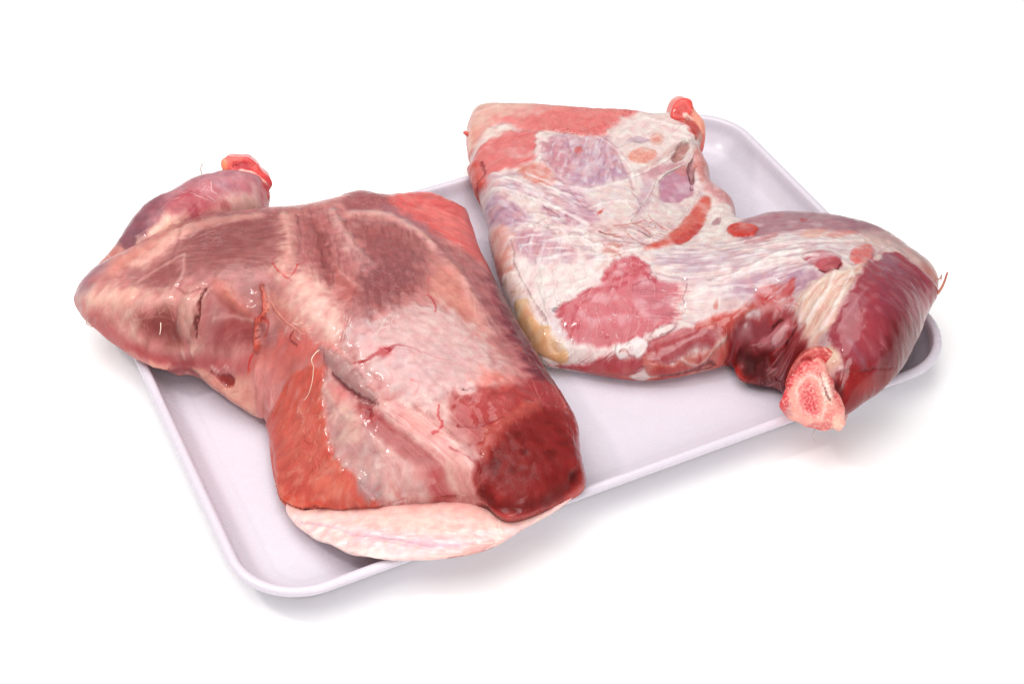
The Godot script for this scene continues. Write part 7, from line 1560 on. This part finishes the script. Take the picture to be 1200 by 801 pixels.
	e.area("a8242a", 0.6, 2, 1, 0, -1, [7.0, -14.7, 12.1, -6.3, 16.6, 4.8, 15.0, 5.8, 9.8, -4.4])
	e.stroke("5c141a", 0.8, 0.6, 1.2, 0.5, 0.3, -1.2, -1, [6.3, -5.0, 7.5, -1.5, 9.4, 1.0])
	e.stroke("f8e6da", 0.7, 1.2, 1.6, 0.9, 0.4, 0.4, -1, [-6.4, 4.1, -7.0, -2.1, -4.2, -8.5, -0.2, -10.6, 3.4, -8.3, 6.2, -2.3, 7.7, 4.7, 6.3, 11.9])
	e.stroke("c03a40", 0.7, 1, 1.6, 0.8, 0.5, 0.3, -1, [-14.0, 4.7, -12.2, -3.4, -8.7, -10.8, -4.1, -15.6, 1.8, -16.5])
	e.stroke("b83038", 0.6, 0.8, 1.2, 0.7, 0.5, -0.3, -1, [-7.1, 14.9, 0.8, 17.3, 8.5, 17.1, 16.1, 16.9])
	e.stroke("8c2a30", 0.6, 0.6, 1, 0.5, 0.3, -0.5, -1, [2.1, -13.4, 4.1, -10.1, 5.4, -5.8])
	e.mottle(2, 1.0, 0.0, 1.2, 0.0, 0.5)
	e.area("f8dcd0", 0.5, 3, 2, 0.5, -1, [-14.6, 3.0, -9.5, -10.7, -0.8, -16.7, 8.3, -10.4, 18.6, 7.3, 16.2, 17.8, -3.6, 15.9])
	e.area("d87870", 0.35, 3, 2, -0.4, -1, [-14.6, 3.0, -9.5, -10.7, -0.8, -16.7, 8.3, -10.4, 18.6, 7.3, 16.2, 17.8, -3.6, 15.9])
	e.plain()
	e.area("f4c0ac", 0.7, 2, 1, 0.3, -1, [12.0, 9.7, 17.7, 7.4, 18.5, 15.4, 13.6, 16.7])
	e.fibres(["fff0e4", "e08a80", "f6c8b4"], 0.5, 150, 3, 0.5, 0.7, 0.7, 3.1, 0.15, [-14.2, 3.0, -9.5, -10.7, -0.8, -16.7, 8.3, -10.4, 18.6, 7.3, 16.2, 17.8, -3.6, 15.9, -14.1, 9.2])
	e.finish(0.8)
	put("bone_end", sawn_end([-12.6, -2.9, -11.4, -7.9, -9.1, -10.8, -6.6, -15.4, -1.6, -16.7, 1.2, -18.2, 5.3, -15.5, 7.4, -11.2, 10.7, -7.5, 11.5, -3.6, 14.4, -0.3, 17.6, 6.5, 17.7, 11.0, 18.8, 14.0, 16.2, 17.8, 12.7, 16.7, 8.6, 18.4, 2.5, 17.2, -0.9, 17.0, -4.5, 15.1, -9.4, 13.7, -13.1, 10.0, -15.1, 6.6, -13.9, 2.1], Vector3(150.1460, 44.0000, 86.5859), Vector3(0.9933, -0.0000, 0.1155), Vector3(-0.0578, -0.8660, 0.4968), 26.0, 0.97, 3.0, Vector2(5, 1), t, e), e.material(1.0), t, "pale sawn bone end with pink marrow")
	var m := Paint.new(Vector2(-22, -17), Vector2(23, 21), "b8504a", 81)
	m.mottle(3, 1.0, 0.0, 1.2, -0.1, 0.5)
	m.area("e0a898", 0.6, 3, 2, 0, -1, [-14.3, 7.4, -6.9, -5.5, 2.1, -9.8, 13.7, -3.8, 15.0, 9.1, -1.6, 6.2])
	m.area("a82a2c", 0.7, 3, 2, 0, -1, [-15.6, 11.9, -11.3, 2.7, -5.2, -4.8, -0.9, -5.1, -5.4, 2.2, -9.7, 11.3])
	m.plain()
	m.area("b8383a", 0.8, 2, 1.2, -0.4, -1, [-0.1, -6.1, 4.1, -6.4, 7.1, -1.5, 4.8, 1.3, 0.3, -0.9])
	m.area("8c1418", 0.7, 1.5, 0.8, -0.4, -1, [-7.3, -0.2, -4.1, -3.1, -1.4, -1.6, -4.4, 3.0])
	m.fibres(["f4d8c8", "c03030", "e88c80", "f8e8dc"], 0.6, 110, 6, 0.6, 0.7, 0.7, 0.5, 0.3, [-14.1, 10.0, -8.4, -2.8, 2.2, -8.9, 14.1, 0.5, 13.2, 8.4, -1.7, 4.5])
	m.finish(0.8)
	put("torn_muscle", sawn_end([-13.8, 12.6, -12.0, 4.5, -8.3, -1.9, -3.6, -6.2, 2.2, -8.0, 7.4, -7.2, 11.6, -3.6, 14.3, 2.2, 14.1, 9.2, 9.7, 7.9, 3.3, 3.2, -2.6, 3.7, -7.5, 6.8, -10.4, 12.3], Vector3(153.1776, 52.0000, 72.5765), Vector3(0.9921, -0.0000, 0.1256), Vector3(-0.0756, -0.7987, 0.5970), 20.0, 1.05, 1.5, Vector2(3, -1), t, m), m.material(1.0), t, "ragged red tissue above the sawn bone")
	strand("sinew", [Vector3(227.1, 40.0, 3.5), Vector3(229.3, 41.0, 6.1), Vector3(231.6, 43.0, 4.2), Vector3(233.3, 46.0, 2.0), Vector3(234.3, 50.0, 0.3), Vector3(234.6, 51.0, 0.1)], 0.9, 0.45, Color("b86a58"), t)
	strand("sinew", [Vector3(231.0, 42.0, -4.1), Vector3(232.3, 44.0, -3.2), Vector3(233.0, 46.0, -3.7), Vector3(232.0, 45.0, 0.1)], 0.4, 0.25, Color("c89080"), t)
	strand("hair", [Vector3(154.0, 26.0, 93.6), Vector3(153.2, 22.0, 93.3), Vector3(154.2, 18.0, 93.1), Vector3(154.6, 17.0, 93.9)], 0.25, 0.15, Color("b8a8a4"), t)
	strand("sinew", [Vector3(-26.5, 36.0, -146.8), Vector3(-28.0, 38.0, -145.8), Vector3(-29.0, 39.0, -145.3)], 1.6, 1.1, Color("d86a60"), t)
